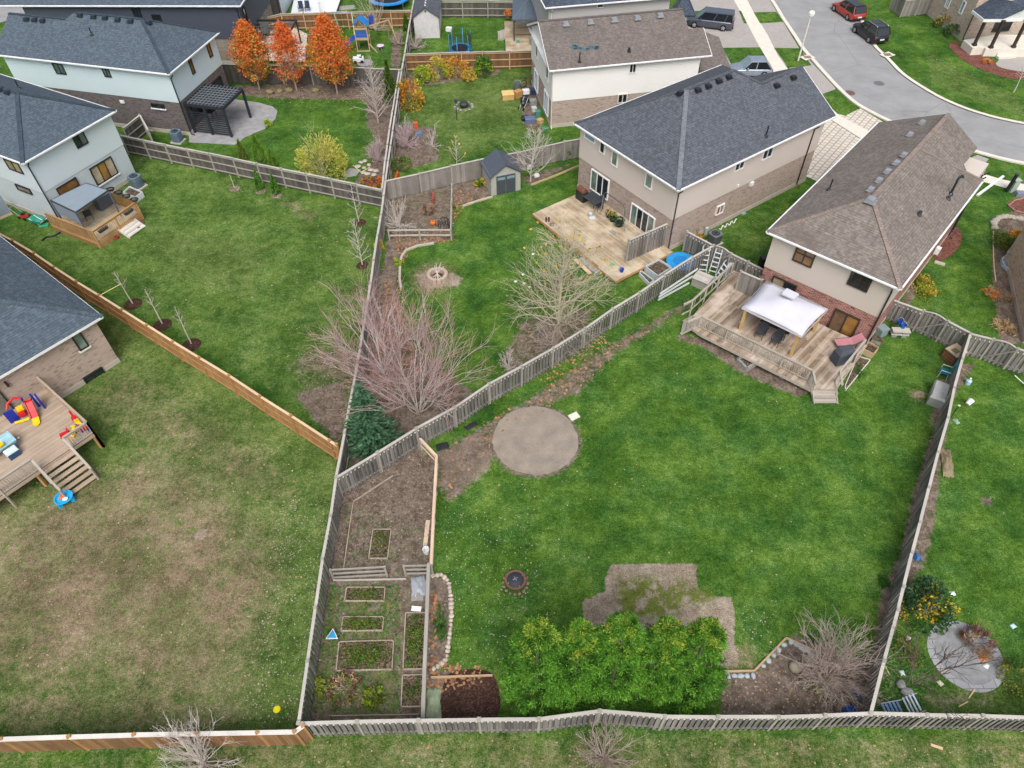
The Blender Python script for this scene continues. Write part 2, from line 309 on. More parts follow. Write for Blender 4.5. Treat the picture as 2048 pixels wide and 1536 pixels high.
FB_DARK = wood('fence_board_dark', '4d4a4a', '6f6a66'); FB_TAN = wood('fence_board_tan', '9c7650', 'b48e62'); FP_TAN = wood('fence_post_tan', 'a27a50', 'b68c5e'); FC_TAN = wood('fence_cap_tan', 'd3b48e', 'e0c7a6'); FB_BROWN = wood('fence_board_brown', '745640', '9a7854'); FC_WHITE = wood('fence_cap_pale', 'cfcac2', 'dcd9d3'); FB_RUST = wood('fence_board_rust', '6a4f3e', '8f6546'); FR_TAN = wood('fence_rail_tan', 'b59a78', 'c8ae8c'); NEWWOOD = wood('new_lumber', 'cdb298', 'dcc6ae')
DK_PALE = wood('deck_pale', '9a8a72', 'c0af94', .2, patch='d6c8b0'); DK_RED = wood('deck_worn', '82705e', 'cbbaa6', .3, patch='d2c3b6', pscale=.8); DK_GREY = wood('deck_grey', 'a2917e', 'b7a694', .12); RAIL_GREY = wood('rail_grey', '9c958c', 'b9b1a6'); RAIL_TAN = wood('rail_tan', 'a67c4c', 'c49a68'); WOODY = wood('yellow_wood', 'b7955a', 'cdb07a')
SOIL = litter('garden_soil', ['3a3129', '55483c', '6f6152', '8a7b6b'], 14); MULCH_R = litter('red_mulch', ['5a3a33', '784d44', '8f655b', '684239'], 12); MULCH_D = litter('dark_mulch', ['33251f', '412f28', '503b33', '654d43'], 17, .01); MULCH_B = litter('brown_mulch', ['4d4138', '6d5f54', '8d7d71', 'a39486'], 11)
BARK = plain('bark_grey', 'c6bdb6', .9, .2, 8); BARK_R = plain('bark_rosy', 'bda9ab', .9, .2, 3); BARK_D = plain('bark_brown', 'aa9c93', .9, .22, 8); BARK_K = plain('bark_dark', '695b52', .9, .25, 8); BARK_L = plain('bark_pale', 'c2b8a2', .9, .2, 6); BARK_T = plain('twig_red', 'b58c88', .9, .2, 2)
PAV_GREY = paver('paver_grey', 'a5a09c', 'b3aeaa', '8d8984', .22, .11, .012); PAV_LIGHT = paver('paver_light', 'c9c0b3', 'd5cdc1', '7b756c', .5, .5, .035); PATIO = plain('patio_stone', '949597', .9, .3, 1.6)
# ------------------------------------------------------------------ ground
def sdist(P, poly):
    poly = np.array(poly); n = len(poly); d = np.full(len(P), 1e9); ins = np.zeros(len(P), bool)
    for i in range(n):
        a, b = poly[i], poly[(i+1) % n]; e = b-a; w = P-a; t = np.clip((w@e)/(e@e+1e-12), 0, 1)
        d = np.minimum(d, np.linalg.norm(w-t[:, None]*e, axis=1))
        c1 = (a[1] > P[:, 1]) != (b[1] > P[:, 1])
        with np.errstate(divide='ignore', invalid='ignore'): xx = a[0]+(P[:, 1]-a[1])*(b[0]-a[0])/(b[1]-a[1]+1e-12)
        ins ^= c1 & (P[:, 0] < xx)
    return np.where(ins, -d, d)
gx = np.concatenate([[-900, -500, -300, -180, -120, -90], np.arange(-62, 62.01, .3), [90, 120, 180, 300, 500, 900]])
gy = np.concatenate([[-900, -400, -150, -60, -20], np.arange(4, 92.01, .3), [100, 120, 160, 240, 400, 900]])
GX, GY = np.meshgrid(gx, gy); P = np.stack([GX.ravel(), GY.ravel()], 1); nx, ny = len(gx), len(gy)
idx = np.arange(nx*ny).reshape(ny, nx); gf = np.stack([idx[:-1, :-1], idx[:-1, 1:], idx[1:, 1:], idx[1:, :-1]], -1).reshape(-1, 4)
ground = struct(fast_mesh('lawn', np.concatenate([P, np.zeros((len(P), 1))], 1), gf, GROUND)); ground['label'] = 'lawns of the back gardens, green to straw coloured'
ATT = {k: np.zeros(len(P)) for k in ('pale', 'dry', 'soil', 'bare', 'weed', 'moss', 'bits')}
def zone(att, px, val, soft=1.0, world=False):
    d = sdist(P, px if world else GL(px)); m = np.clip(.5-d/soft, 0, 1); m = m*m*(3-2*m); A = ATT[att]; A[:] = np.where(m*val >= A, m*val, A) if val > 0 else A*(1-m*(-val))
def lump(att, px, r, val, soft=None): # round patch
    cx, cy = G2(*px); d = np.hypot(P[:, 0]-cx, P[:, 1]-cy); m = np.clip(.5-(d-r)/(soft or r), 0, 1); ATT[att] = np.maximum(ATT[att], m*val)
ATT['bits'] += .015; ATT['pale'] += .04
LOWYARD = [(-120, 560), (60, 520), (672, 890), (690, 960), (597, 1470), (-200, 1480)]
zone('pale', LOWYARD, .75, .6); zone('weed', LOWYARD, .8, .8); zone('bits', LOWYARD, .08, 1)
zone('dry', [(-150, 1040), (60, 1000), (190, 960), (330, 900), (440, 980), (540, 1080), (550, 1180), (500, 1290), (470, 1390), (380, 1400), (200, 1370), (-150, 1360)], .8, 4.5)
zone('dry', [(180, 800), (260, 740), (520, 900), (600, 1000), (480, 1010), (300, 900)], .46, 3.5); zone('dry', [(0, 1380), (480, 1380), (480, 1460), (0, 1460)], .5, 1.5); zone('dry', [(0, 1130), (420, 1120), (420, 1300), (0, 1300)], 1.0, 3.5)
zone('bits', [(560, 1000), (660, 1000), (597, 1460), (470, 1460)], .5, 1.5); zone('dry', [(595, 1000), (672, 960), (597, 1470), (560, 1470)], -.8, 1.2)
lump('bare', (402, 1070), .35, .9, .3)
Y3 = [(0, 470), (110, 420), (240, 300), (760, 420), (735, 650), (690, 880), (500, 760), (90, 515)]
zone('pale', Y3, .5, 1); zone('bits', Y3, .05, 1); zone('pale', [(260, 430), (560, 480), (520, 620), (300, 560)], .75, 4); zone('dry', [(572, 400), (640, 430), (620, 445), (570, 410)], .5, .8)
zone('pale', [(800, 150), (1080, 140), (1090, 260), (900, 330), (800, 340)], .6, 1.5)
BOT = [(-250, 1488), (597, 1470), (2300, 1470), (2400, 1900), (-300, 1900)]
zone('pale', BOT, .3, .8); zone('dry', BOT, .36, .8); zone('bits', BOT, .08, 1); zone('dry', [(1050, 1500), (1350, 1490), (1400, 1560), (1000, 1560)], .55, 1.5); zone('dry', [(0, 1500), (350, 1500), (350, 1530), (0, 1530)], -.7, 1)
# leaf litter and mulch under the big trees
zone('soil', [(660, 770), (560, 740), (610, 690), (700, 690), (730, 720), (700, 860), (672, 880)], .5, 2.5); zone('soil', [(590, 790), (690, 760), (690, 870), (672, 885)], 1.0, 1.2)
zone('soil', [(735, 560), (790, 520), (800, 620), (830, 700), (950, 790), (800, 880), (700, 950), (695, 850), (740, 650)], .95, 1.0)
zone('soil', [(775, 465), (905, 460), (910, 480), (830, 490), (803, 505), (795, 560), (765, 560)], .9, .5)
zone('soil', [(775, 362), (905, 340), (985, 380), (985, 390), (925, 408), (905, 412), (905, 465), (772, 462)], .9, .5); zone('weed', [(775, 362), (905, 340), (905, 465), (772, 462)], 1, .5)
zone('soil', [(1040, 640), (1190, 610), (1180, 660), (1080, 720), (1010, 760), (1000, 720)], .62, 1.2); zone('bits', [(1000, 600), (1230, 600), (1080, 740), (960, 780)], .3, 1.5)
lump('soil', (1070, 879), 2.7, .7, .6); zone('soil', [(860, 1152), (898, 1158), (903, 1250), (893, 1318), (868, 1338), (852, 1338)], .95, .2)
# fence strip with fallen leaves, main yard
zone('soil', [(860, 910), (1050, 800), (1200, 700), (1370, 600), (1385, 610), (1220, 720), (1160, 790), (1040, 830), (1000, 900), (930, 990), (885, 1010)], .62, 1.0)
zone('bare', [(868, 905), (960, 860), (990, 900), (985, 940), (900, 975), (875, 980)], .62, .9); zone('bare', [(905, 930), (1000, 930), (960, 965), (900, 985)], .55, .9)
zone('soil', [(1355, 670), (1430, 680), (1625, 780), (1600, 795), (1480, 745), (1400, 690), (1360, 682)], .95, .5)
STRIP = [(1862, 870), (1885, 820), (1900, 830), (1840, 1120), (1775, 1300), (1745, 1330), (1760, 1200), (1800, 1110), (1835, 960)]
zone('soil', STRIP, 1.0, .7); zone('soil', [(1870, 760), (1900, 760), (1890, 830), (1860, 850)], .8, .4); lump('dry', (1835, 790), .45, .8)
zone('soil', [(1905, 730), (1955, 725), (1940, 745), (1905, 800), (1880, 890), (1880, 960), (1868, 1050), (1850, 1130), (1835, 1150)], .85, .5)
# garden plot
GARD = [(672, 985), (840, 895), (868, 925), (862, 1130), (848, 1440), (612, 1445), (650, 1180)]
zone('soil', GARD, 1.0, .3); zone('weed', [(650, 1130), (860, 1130), (845, 1440), (610, 1440)], 1.0, .5); zone('moss', [(640, 1180), (800, 1180), (800, 1430), (625, 1430)], .6, 1)
# plot remains of a patio in T shape
zone('bare', [(1216, 1132), (1394, 1131), (1399, 1186), (1461, 1199), (1480, 1330), (1300, 1340), (1168, 1240), (1168, 1200), (1212, 1185)], 1.0, .14); zone('moss', [(1240, 1150), (1360, 1160), (1440, 1195), (1330, 1240), (1235, 1235)], .95, .6); zone('moss', [(1290, 1150), (1340, 1170), (1330, 1190), (1290, 1190)], .9, .4)
zone('dry', [(1438, 1290), (1500, 1290), (1520, 1340), (1440, 1345)], .6, .5); zone('bits', [(870, 1020), (1060, 1020), (1110, 1300), (900, 1400)], .28, 2)
zone('soil', [(1450, 1345), (1520, 1340), (1590, 1270), (1700, 1320), (1760, 1300), (1745, 1430), (1440, 1430)], 1.0, .35)
zone('soil', [(855, 1340), (985, 1345), (990, 1440), (845, 1440)], .9, .3)
# mid yard fire ring clearing
lump('bare', (868, 556), 1.25, .75, 1.0); lump('dry', (868, 556), 1.5, .8, 1.2); lump('bare', (905, 560), .7, .8, .7)
zone('soil', [(1760, 1240), (1850, 1330), (1900, 1380), (2000, 1380), (2000, 1420), (1750, 1425)], .4, 1.0); zone('weed', [(1760, 1240), (2000, 1380), (2048, 1420), (1750, 1425)], 1, 1); zone('pale', [(1900, 1340), (2200, 1300), (2200, 1440), (1800, 1440)], .7, 2)
lump('soil', (1973, 1003), .3, .9, .3); lump('bare', (1838, 788), .4, .6, .4)
# back gardens further off
zone('soil', [(470, 172), (800, 160), (795, 190), (740, 200), (560, 196), (470, 190)], 1.0, .6); zone('soil', [(730, 185), (800, 180), (775, 370), (700, 372), (745, 325), (760, 290), (735, 250)], .95, .7)
zone('soil', [(790, 250), (870, 255), (880, 320), (780, 350)], .85, 1.0); zone('soil', [(810, 145), (1000, 125), (1000, 150), (840, 175), (815, 220)], .7, .8); zone('soil', [(785, 60), (805, 60), (800, 135), (782, 135)], .9, .5)
zone('soil', [(1040, 170), (1078, 160), (1085, 270), (1045, 250)], .7, .8); zone('soil', [(1040, 355), (1130, 330), (1150, 325), (1060, 372)], .8, .4)
zone('pale', [(900, 175), (1040, 190), (1030, 240), (900, 250)], .8, 1.5)
# far right side yard
zone('soil', [(1780, 640), (1830, 560), (1835, 580), (1800, 645)], .9, .3); zone('soil', [(1985, 440), (2060, 410), (2060, 690), (2000, 690), (1985, 560)], .9, .4)
zone('pale', [(1560, 410), (1600, 395), (1560, 500), (1440, 560), (1350, 500)], .35, 2); zone('pale', [(1850, 100), (2048, 200), (2048, 235), (1860, 170)], .6, 1)
me = ground.data
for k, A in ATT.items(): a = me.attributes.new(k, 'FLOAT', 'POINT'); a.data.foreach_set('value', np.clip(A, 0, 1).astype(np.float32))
# ------------------------------------------------------------------ flat surfaces
def curve(pts, k=5, closed=False):
    pts = [np.array(p, float) for p in pts]; n = len(pts); out = []
    for i in range(n if closed else n-1):
        p0, p1, p2, p3 = (pts[(i-1) % n], pts[i], pts[(i+1) % n], pts[(i+2) % n]) if closed else (pts[max(i-1, 0)], pts[i], pts[i+1], pts[min(i+2, n-1)])
        for j in range(k):
            t = j/k; out.append(.5*((2*p1)+(-p0+p2)*t+(2*p0-5*p1+4*p2-p3)*t*t+(-p0+3*p1-3*p2+p3)*t**3))
    if not closed: out.append(pts[-1])
    return out
def sheet(name, pts, z, m, uvang=0.0, thick=0.0):
    b = M()
    if thick: b.prism([tuple(p) for p in pts], z-thick, z)
    else: b.poly([(p[0], p[1], z) for p in pts])
    o = b.build(name, m, uvang=uvang)
    if o.data.polygons[0].normal.z < 0 and not thick: o.data.flip_normals()
    return struct(o)
rl = curve(GL([(1490, -60), (1539, 0), (1561.5, 36), (1585.5, 72), (1603, 99), (1621, 119.5), (1642, 143.5), (1672, 176), (1705, 206), (1735, 224), (1774, 243.6), (1850, 278), (1950, 306), (2048, 330), (2300, 372)]), 6)
rr = curve(GL([(1640, -70), (1702, 0), (1735, 60), (1753, 92.6), (1780, 119.5), (1809.6, 149.4), (1854, 179), (1899, 203), (1959, 225.6), (2048, 246.6), (2300, 290)]), 6)
sheet('road', [tuple(p) for p in rl] + [tuple(p) for p in rr[::-1]], .012, ASPH)
def ribbon(name, line, w, z, m, side=1, h=None):
    b = M(); n = len(line); L = []
    for i, p in enumerate(line):
        d = line[min(i+1, n-1)]-line[max(i-1, 0)]; d = d/np.linalg.norm(d); L.append((p, p+np.array([-d[1], d[0]])*w*side))
    for i in range(n-1):
        (a, a2), (c_, c2) = L[i], L[i+1]; q = [(*a, z), (*c_, z), (*c2, z), (*a2, z)]
        if side < 0: q = q[::-1]
        b.poly(q)
        if h:
            q = [(*a, z-h), (*c_, z-h), (*c_, z), (*a, z)]; b.poly(q if side > 0 else q[::-1])
    return struct(b.build(name, m))
ribbon('kerb', rl, .38, .11, CONC_L, 1, .11); ribbon('kerb', rr, .38, .11, CONC_L, -1, .11)
def px_sheet(name, px, z, m, uvang=0.0, sm=False): return sheet(name, [tuple(p) for p in (curve(GL(px), 5, True) if sm else GL(px))], z, m, uvang)
px_sheet('driveway', [(1362, -10), (1470, -10), (1493, 45), (1550, 145), (1600, 240), (1480, 200), (1380, 90)], .008, PAV_GREY, .5)
px_sheet('driveway', [(1490, -10), (1533, -10), (1600, 99), (1672, 178), (1640, 190), (1560, 120)], .008, PAV_GREY, .5)
px_sheet('pavement', [(1459, -15), (1487, -15), (1508, 25), (1534.6, 69), (1555.5, 110.6), (1576.5, 139), (1676, 229), (1742, 265), (1724, 279), (1658, 237), (1549, 147), (1516.7, 90), (1493, 45)], .016, CONC_L)
px_sheet('pavement', [(1905, 331), (1953, 344), (2004, 359), (2060, 371), (2300, 410), (2300, 436), (2048, 387), (1971, 365), (1920, 351)], .016, CONC_L)
px_sheet('driveway', [(1648, 245), (1658, 238), (1724, 280), (1640, 365), (1605, 350)], .008, PAV_LIGHT, .9)
px_sheet('driveway', [(1676, 229), (1705, 208), (1770, 246), (1742, 265)], .008, PAV_LIGHT, .9)
px_sheet('driveway', [(1905, 331), (1955, 310), (1978, 318), (1953, 344)], .008, PAV_GREY, .3)
for q in ([(1478, 22), (1482, 22), (1494, 47), (1488, 47)], [(1507, 25), (1553, 24), (1566, 44), (1520, 47)], [(1445, 96), (1520, 95), (1544, 136), (1466, 136)], [(1548, 96), (1599, 97), (1623, 131), (1577, 136)], [(1646, 192), (1676, 188), (1704, 207), (1722, 216), (1690, 232), (1678, 228)], [(1390, 22), (1405, 22), (1405, 28), (1388, 28)]):
    o = sheet('lawn', [tuple(p) for p in GL(q)], .024, GROUND)
px_sheet('walkway', [(1986, 132), (2000, 118), (2060, 104), (2080, 150), (2048, 148), (2010, 145)], .01, PAV_GREY)
mb = lambda px, z, m, nm='mulch_bed': px_sheet(nm, px, z, m, 0, True)
mb([(1897, 90), (1915, 84), (1925, 100), (1960, 110), (1985, 118), (2000, 135), (2060, 148), (2060, 161), (2020, 157), (1985, 148), (1945, 132), (1915, 112)], .03, MULCH_R)
mb([(1868, 522), (1880, 478), (1912, 455), (1922, 468), (1922, 485), (1905, 508), (1885, 520)], .03, MULCH_R)
mb([(903, 1345), (985, 1348), (990, 1440), (860, 1440), (880, 1395)], .02, MULCH_D); mb([(2014, 410), (2026, 400), (2060, 395), (2060, 425), (2030, 418)], .03, MULCH_R)
px_sheet('road', [(-80, -40), (78, -8), (48, 32), (-60, 62)], .012, ASPH); px_sheet('kerb', [(78, -8), (84, -8), (54, 33), (48, 32)], .06, CONC_L)
cc = G2(1070.5, 879); PATCHM = plain('bare_sand', '8f867b', .95, .28, 1.1, .1, fine=14)
b = M(); q = [(cc[0]+(2.45+random.uniform(-.05, .05))*math.cos(a), cc[1]+(2.45+random.uniform(-.05, .05))*math.sin(a)) for a in np.linspace(0, 6.283, 90, False)]; b.prism(q, 0, .02); struct(b.build('bare_circle', PATCHM))
px_sheet('patio', [(378, 285), (470, 290), (490, 275), (530, 258), (551, 238), (555, 222), (545, 213), (515, 205), (478, 200), (430, 190), (380, 210)], .02, PATIO, 0, False)
px_sheet('patio', [(455, 125), (612, 130), (616, 74), (596, 64), (570, 55), (500, 50)], .3, PAV_LIGHT, .3)
pc = G2(1931, 1311); pr = np.linalg.norm(G2(2010, 1338)-pc)
for k_, (rr_, z_, m_) in enumerate(((pr, .012, paver('patio_ring', '929498', 'a0a2a5', '6b6b6d', .6, .45, .02)), (pr*.8, .018, plain('patio_inner', '87898c', .9, .3, 2.5)))):
    b = M(); b.lathe((pc[0], pc[1], 0), [(rr_, 0), (rr_, z_), (.01, z_)], 48); struct(b.build('patio', m_))
# ------------------------------------------------------------------ houses
class House:
    def __init__(s, name, label, A, B, C, ez, ov=.4, a=None, l=None, group='houses around the gardens'):
        pb, pc = G2(*B, ez), G2(*C, ez); v = pc-pb; pa = G2(*A, ez) if A else pb+np.array([-v[1], v[0]]); s.B = pb; u = pa-pb; la, lb = np.linalg.norm(u), np.linalg.norm(v); u /= la; v /= lb
        t = (math.atan2(u[1], u[0])+math.atan2(v[1], v[0])-(math.pi/2 if 0 else 0))  # symmetric squaring
        au, av = math.atan2(u[1], u[0]), math.atan2(v[1], v[0]); d = (au-av+math.pi) % (2*math.pi)-math.pi; e = (abs(d)-math.pi/2)/2*(1 if d > 0 else -1); au -= e; av += e
        s.u = np.array([math.cos(au), math.sin(au)]); s.v = np.array([math.cos(av), math.sin(av)]); s.la = a or la; s.lb = l or lb; s.ez = ez; s.ov = ov
        s.root = T(name, label, 'house', (*s.L(s.ov, s.ov)[:2], 0), group)
    def L(s, a, b, z=0.0): p = s.B+s.u*a+s.v*b; return (p[0], p[1], z)
    def inv(s, p): q = np.array(p[:2])-s.B; return float(q@s.u), float(q@s.v)
    def wall(s, w):  # origin, direction, outward normal
        o = np.array(s.L(s.ov, s.ov)); d, n = (s.u, -s.v) if w == 'U' else (s.v, -s.u); return o, np.array([*d, 0]), np.array([*n, 0])
    def wz(s, w, px): o, d, n = s.wall(w); p = hit(px, o, n); return float((p-o)@d), float(p[2])
    def WP(s, w, q, z, out=0.0): o, d, n = s.wall(w); p = o+d*q+n*out; return (p[0], p[1], z)
    def walls(s, zs, mats, names, du=None, dv=None, base=.35):
        """stacked wall bands round a rectangular block"""
        o = s.ov; U = du or s.la-2*o; V = dv or s.lb-2*o; zs = list(zs)
        if base: 
            g = .03; b = M(); b.prism([s.L(o-g, o-g)[:2], s.L(o+U+g, o-g)[:2], s.L(o+U+g, o+V+g)[:2], s.L(o-g, o+V+g)[:2]], 0, base); b.build('foundation', CONC, s.root)
        for i in range(len(zs)-1):
            g = .035*i; b = M(); b.prism([s.L(o-g, o-g)[:2], s.L(o+U+g, o-g)[:2], s.L(o+U+g, o+V+g)[:2], s.L(o-g, o+V+g)[:2]], zs[i], zs[i+1]); b.build(names[i], mats[i], s.root)
    def roof(s, polys, m, eaves, gables=(), gm=None, trim=None, th=.2, gutter=True):
        b = M()
        for p in polys:
            q = [s.L(*r) for r in p]; v1 = np.array(q[1])-np.array(q[0]); v2 = np.array(q[2])-np.array(q[1]); n = np.cross(v1, v2)
            if n[2] < 0: q = q[::-1]
            b.poly(q); b.poly([(x, y, z-.12) for x, y, z in q[::-1]])
            for i in range(len(q)): a, c_ = q[i], q[(i+1) % len(q)]; b.poly([(a[0], a[1], a[2]-.12), (c_[0], c_[1], c_[2]-.12), c_, a])
        r = b.build('roof', m, s.root); trim = trim or WHITE; b = M(); h = M()
        for e in eaves:
            p, q = np.array(s.L(*e[0])), np.array(s.L(*e[1])); d = (q-p)/np.linalg.norm(q-p); nn = np.array([d[1], -d[0], 0])
            b.beam(p+(0, 0, -.08), q+(0, 0, -.08), .04, .16)
            if gutter and abs(e[0][2]-e[1][2]) < .05: b.beam(p+nn*.05+(0, 0, -.06), q+nn*.05+(0, 0, -.06), .085, .09)
            # soffit
        b.build('gutter', trim, s.root)
        for g in gables:
            b = M(); b.poly([s.L(*p) for p in g]); b.build('gable_wall', gm, s.root)
        return r
    def soffit(s, U=None, V=None, m=None):
        U = U or s.la; V = V or s.lb; z = s.ez-.2; b = M(); k = .05; o = s.ov+.1
        for q in ([(k, k), (U-k, k), (U-k, o), (k, o)], [(k, o), (o, o), (o, V-k), (k, V-k)]): b.poly([s.L(x, y, z) for x, y in q][::-1])
        b.build('soffit', m or WHITE, s.root)
    def hipcaps(s, r, lines, m, w=.3):
        b = M()
        for p, q in lines:
            p, q = np.array(s.L(*p)), np.array(s.L(*q)); b.beam(p+(0, 0, .0), q+(0, 0, .0), w, .05)
        b.build('ridge_cap', m, r)
    def win(s, w, p0, p1, h, fr=None, gl=None, nv=1, nh=0, sill=None, name='window', fw=.07, z0=None, top=False, panes=None, out=.05):
        a, za = s.wz(w, p0); b_, zb = s.wz(w, p1); x0, x1 = min(a, b_), max(a, b_); z = (za+zb)/2 if z0 is None else z0
        if top: z -= h
        return s.win2(w, x0, x1, z, z+h, fr, gl, nv, nh, sill, name, fw, panes, out)
    def win2(s, w, x0, x1, z0, z1, fr=None, gl=None, nv=1, nh=0, sill=None, name='window', fw=.07, panes=None, out=.05):
        fr = fr or WHITE; gl = gl or GL_DARK; b = M(); _, d, n = s.wall(w); ang = math.atan2(d[1], d[0]); 
        def bar(xa, xb, za, zb, o0=0, o1=.1):
            c0 = s.WP(w, (xa+xb)/2, (za+zb)/2, (o0+o1)/2); b.box(c0, (xb-xa, o1-o0, zb-za), ang)
        bar(x0, x1, z0, z0+fw, 0, .115); bar(x0, x1, z1-fw, z1, 0, .115); bar(x0, x0+fw, z0+fw, z1-fw, 0, .11); bar(x1-fw, x1, z0+fw, z1-fw, 0, .11)
        iw = (x1-x0-2*fw)
        for i in range(1, nv): xm = x0+fw+iw*i/nv; bar(xm-fw*.4, xm+fw*.4, z0+fw, z1-fw, 0, .10)
        for i in range(1, nh+1): zm = z0+fw+(z1-z0-2*fw)*i/(nh+1); bar(x0+fw, x1-fw, zm-fw*.3, zm+fw*.3, 0, .095)
        f = b.build(name, fr, s.root)
        for i in range(nv):
            b = M(); xa = x0+fw+iw*i/nv; xb = x0+fw+iw*(i+1)/nv; q = [s.WP(w, xa, z0+fw, .05), s.WP(w, xb, z0+fw, .05), s.WP(w, xb, z1-fw, .05), s.WP(w, xa, z1-fw, .05)]
            if w == 'V': q = q[::-1]
            b.poly(q[::-1]); g = panes[i] if panes else gl; b.build('pane', g, f)
        if sill:
            b = M(); b.box(s.WP(w, (x0+x1)/2, z0-.06, .07), (x1-x0+.16, .16, .1), ang); b.build('sill', sill, f)
        return f
    def pipe(s, w, q, m=None, z0=.1, z1=None, r=.05, out=.09):
        b = M(); z1 = z1 or s.ez-.15; b.tube([s.WP(w, q, z1, s.ov), s.WP(w, q, z1-.35, out), s.WP(w, q, z0+.15, out), s.WP(w, q, z0, .4)], r, 6); b.build('downspout', m or BLACK, s.root)
    def rp(s, px, f):  # point on a roof plane: f(u,v)->z
        z = s.ez+1
        for _ in range(25): g = G(*px, z); a, b_ = s.inv(g); z = .5*z+.5*f(a, b_)
        g = G(*px, z); return (g[0], g[1], z)
    def vents(s, pxs, f, r, m, ang, size=(.42, .36, .16), name='roof_vent'):
        for q in pxs:
            p = s.rp(q, f); b = M(p, ang); b.box((0, 0, .02), (size[0]*1.25, size[1]*1.25, .05)); b.box((0, 0, .05+size[2]/2), size, 0, 0, .85); b.build(name, m, s.root)
    def stack(s, px, f, h=.55, m=None, r=.05, name='vent_pipe', elbow=False):
        p = s.rp(px, f); b = M(p); b.lathe((0, 0, 0), [(.18, -.02), (.16, .04), (r*1.4, .1), (r, .12), (r, h)], 8)
        if elbow: b.tube([(0, 0, h), (.05, .05, h+.15), (.3, .2, h+.2), (.45, .3, h+.05)], r*1.2, 8)
        b.build(name, m or BLACK, s.root)
# --- the brick and cream siding house with brown roof (right)
H1 = House('house', 'red brick and cream siding house with brown hip roof beside the white canopy', (1533.5, 464), (1801, 577.5), (1969, 362), 5.5)
rz = 7.6; hu = H1.la/2; k1 = (rz-5.5)/hu; fR = lambda u, v: 5.5+k1*min(u, v+0, H1.la-u) ; E1 = H1.lb
zb = H1.wz('U', (1533.5, 537))[1]; zb2 = H1.wz('U', (1752, 630))[1]; zb = (zb+zb2)/2
H1.walls([.0, zb, 5.4], [BR_RED, SID_CREAM], ['brick_wall', 'siding_wall'], dv=16.6)
L1 = 17.5; w2 = 1.5
H1.roof([[(0, 0, 5.5), (H1.la, 0, 5.5), (hu, hu, rz)], [(H1.la, 0, 5.5), (H1.la, L1, 5.5), (hu, L1, rz), (hu, hu, rz)], [(0, 0, 5.5), (hu, hu, rz), (hu, 11.6, rz), (0, E1, 5.5)], [(w2, 14.2, 5.5+k1*w2), (w2, L1-.6, 5.5+k1*w2), (hu, L1, rz), (hu, 11.6, rz), (1.0, 13.72, 5.5+k1)]], ROOF_TAUPE,
    [((H1.la, 0, 5.5), (0, 0, 5.5)), ((0, 0, 5.5), (0, E1, 5.5)), ((H1.la, L1, 5.5), (H1.la, 0, 5.5))], [[(H1.la-.3, L1-.3, 5.4), (w2, L1-.3, 5.9), (hu, L1-.3, rz-.15)]], SID_CREAM)
r1 = [o for o in H1.root.children if o.name.startswith('roof')][0]; ROOF_TAUPE_C = shingle('ridge_taupe', '8a7d75', '988b83')
H1.hipcaps(r1, [((0, 0, 5.5), (hu, hu, rz)), ((H1.la, 0, 5.5), (hu, hu, rz)), ((hu, hu, rz), (hu, L1, rz)), ((hu, 11.6, rz), (0, E1, 5.5))], ROOF_TAUPE_C, .26)
H1.soffit(V=E1); va1 = math.atan2(H1.v[1], H1.v[0]); LV = paint('vent_aluminium', '9a9ea4', .4, .5, .3)
H1.vents([(1741, 403)], lambda u, v: 5.5+k1*v, r1, LV, va1, (.55, .5, .2)); H1.vents([(1741, 381), (1758, 363), (1775, 345), (1792.6, 328), (1807.5, 312), (1820, 271), (1844, 247)], lambda u, v: 5.5+k1*(H1.la-u), r1, LV, va1)
fr = lambda u, v: 5.5+k1*u
H1.stack((1658, 380), lambda u, v: 5.5+k1*(H1.la-u), .8); H1.stack((1838, 430), fr, .3, DKGREY, .1); H1.stack((1896, 398), fr, .25, DKGREY, .09); H1.stack((1901, 388), fr, 1.0, BLACK, .07, elbow=True)
H1.win('U', (1584.7, 519), (1623, 535), 1.35, BROWN_T, GL_DARK, 2, 1, panes=[GL_WARM, GL_WARM]); H1.win('U', (1693.5, 567), (1734.7, 584), 1.35, BROWN_T, GL_DARK, 2, 1)
H1.win('U', (1548, 551), (1596, 570), 1.15, BROWN_T, GL_DARK, 2, 0, name='window', top=True, panes=[GL_DARK, GL_BEIGE])
H1.win('U', (1650, 665), (1701, 683), 2.05, BROWN_T, GL_BEIGE, 2, 0, BROWN_T, 'patio_door', panes=[GL_WARM, plain('room_brown', '6f5a46', .5, .5, 2)], fw=.09)
H1.pipe('U', -.02, BLACK, .1, 5.2); 
for q in ((1895, 470), (1878, 505)): a, z = H1.wz('V', q); H1.pipe('V', a, BLACK, .1, 5.2)
a, z = H1.wz('V', (1842, 550)); b = M(); b.box(H1.WP('V', a, 1.0, .2), (.35, .3, .5), va1); b.build('utility_meter', WHITE, H1.root)
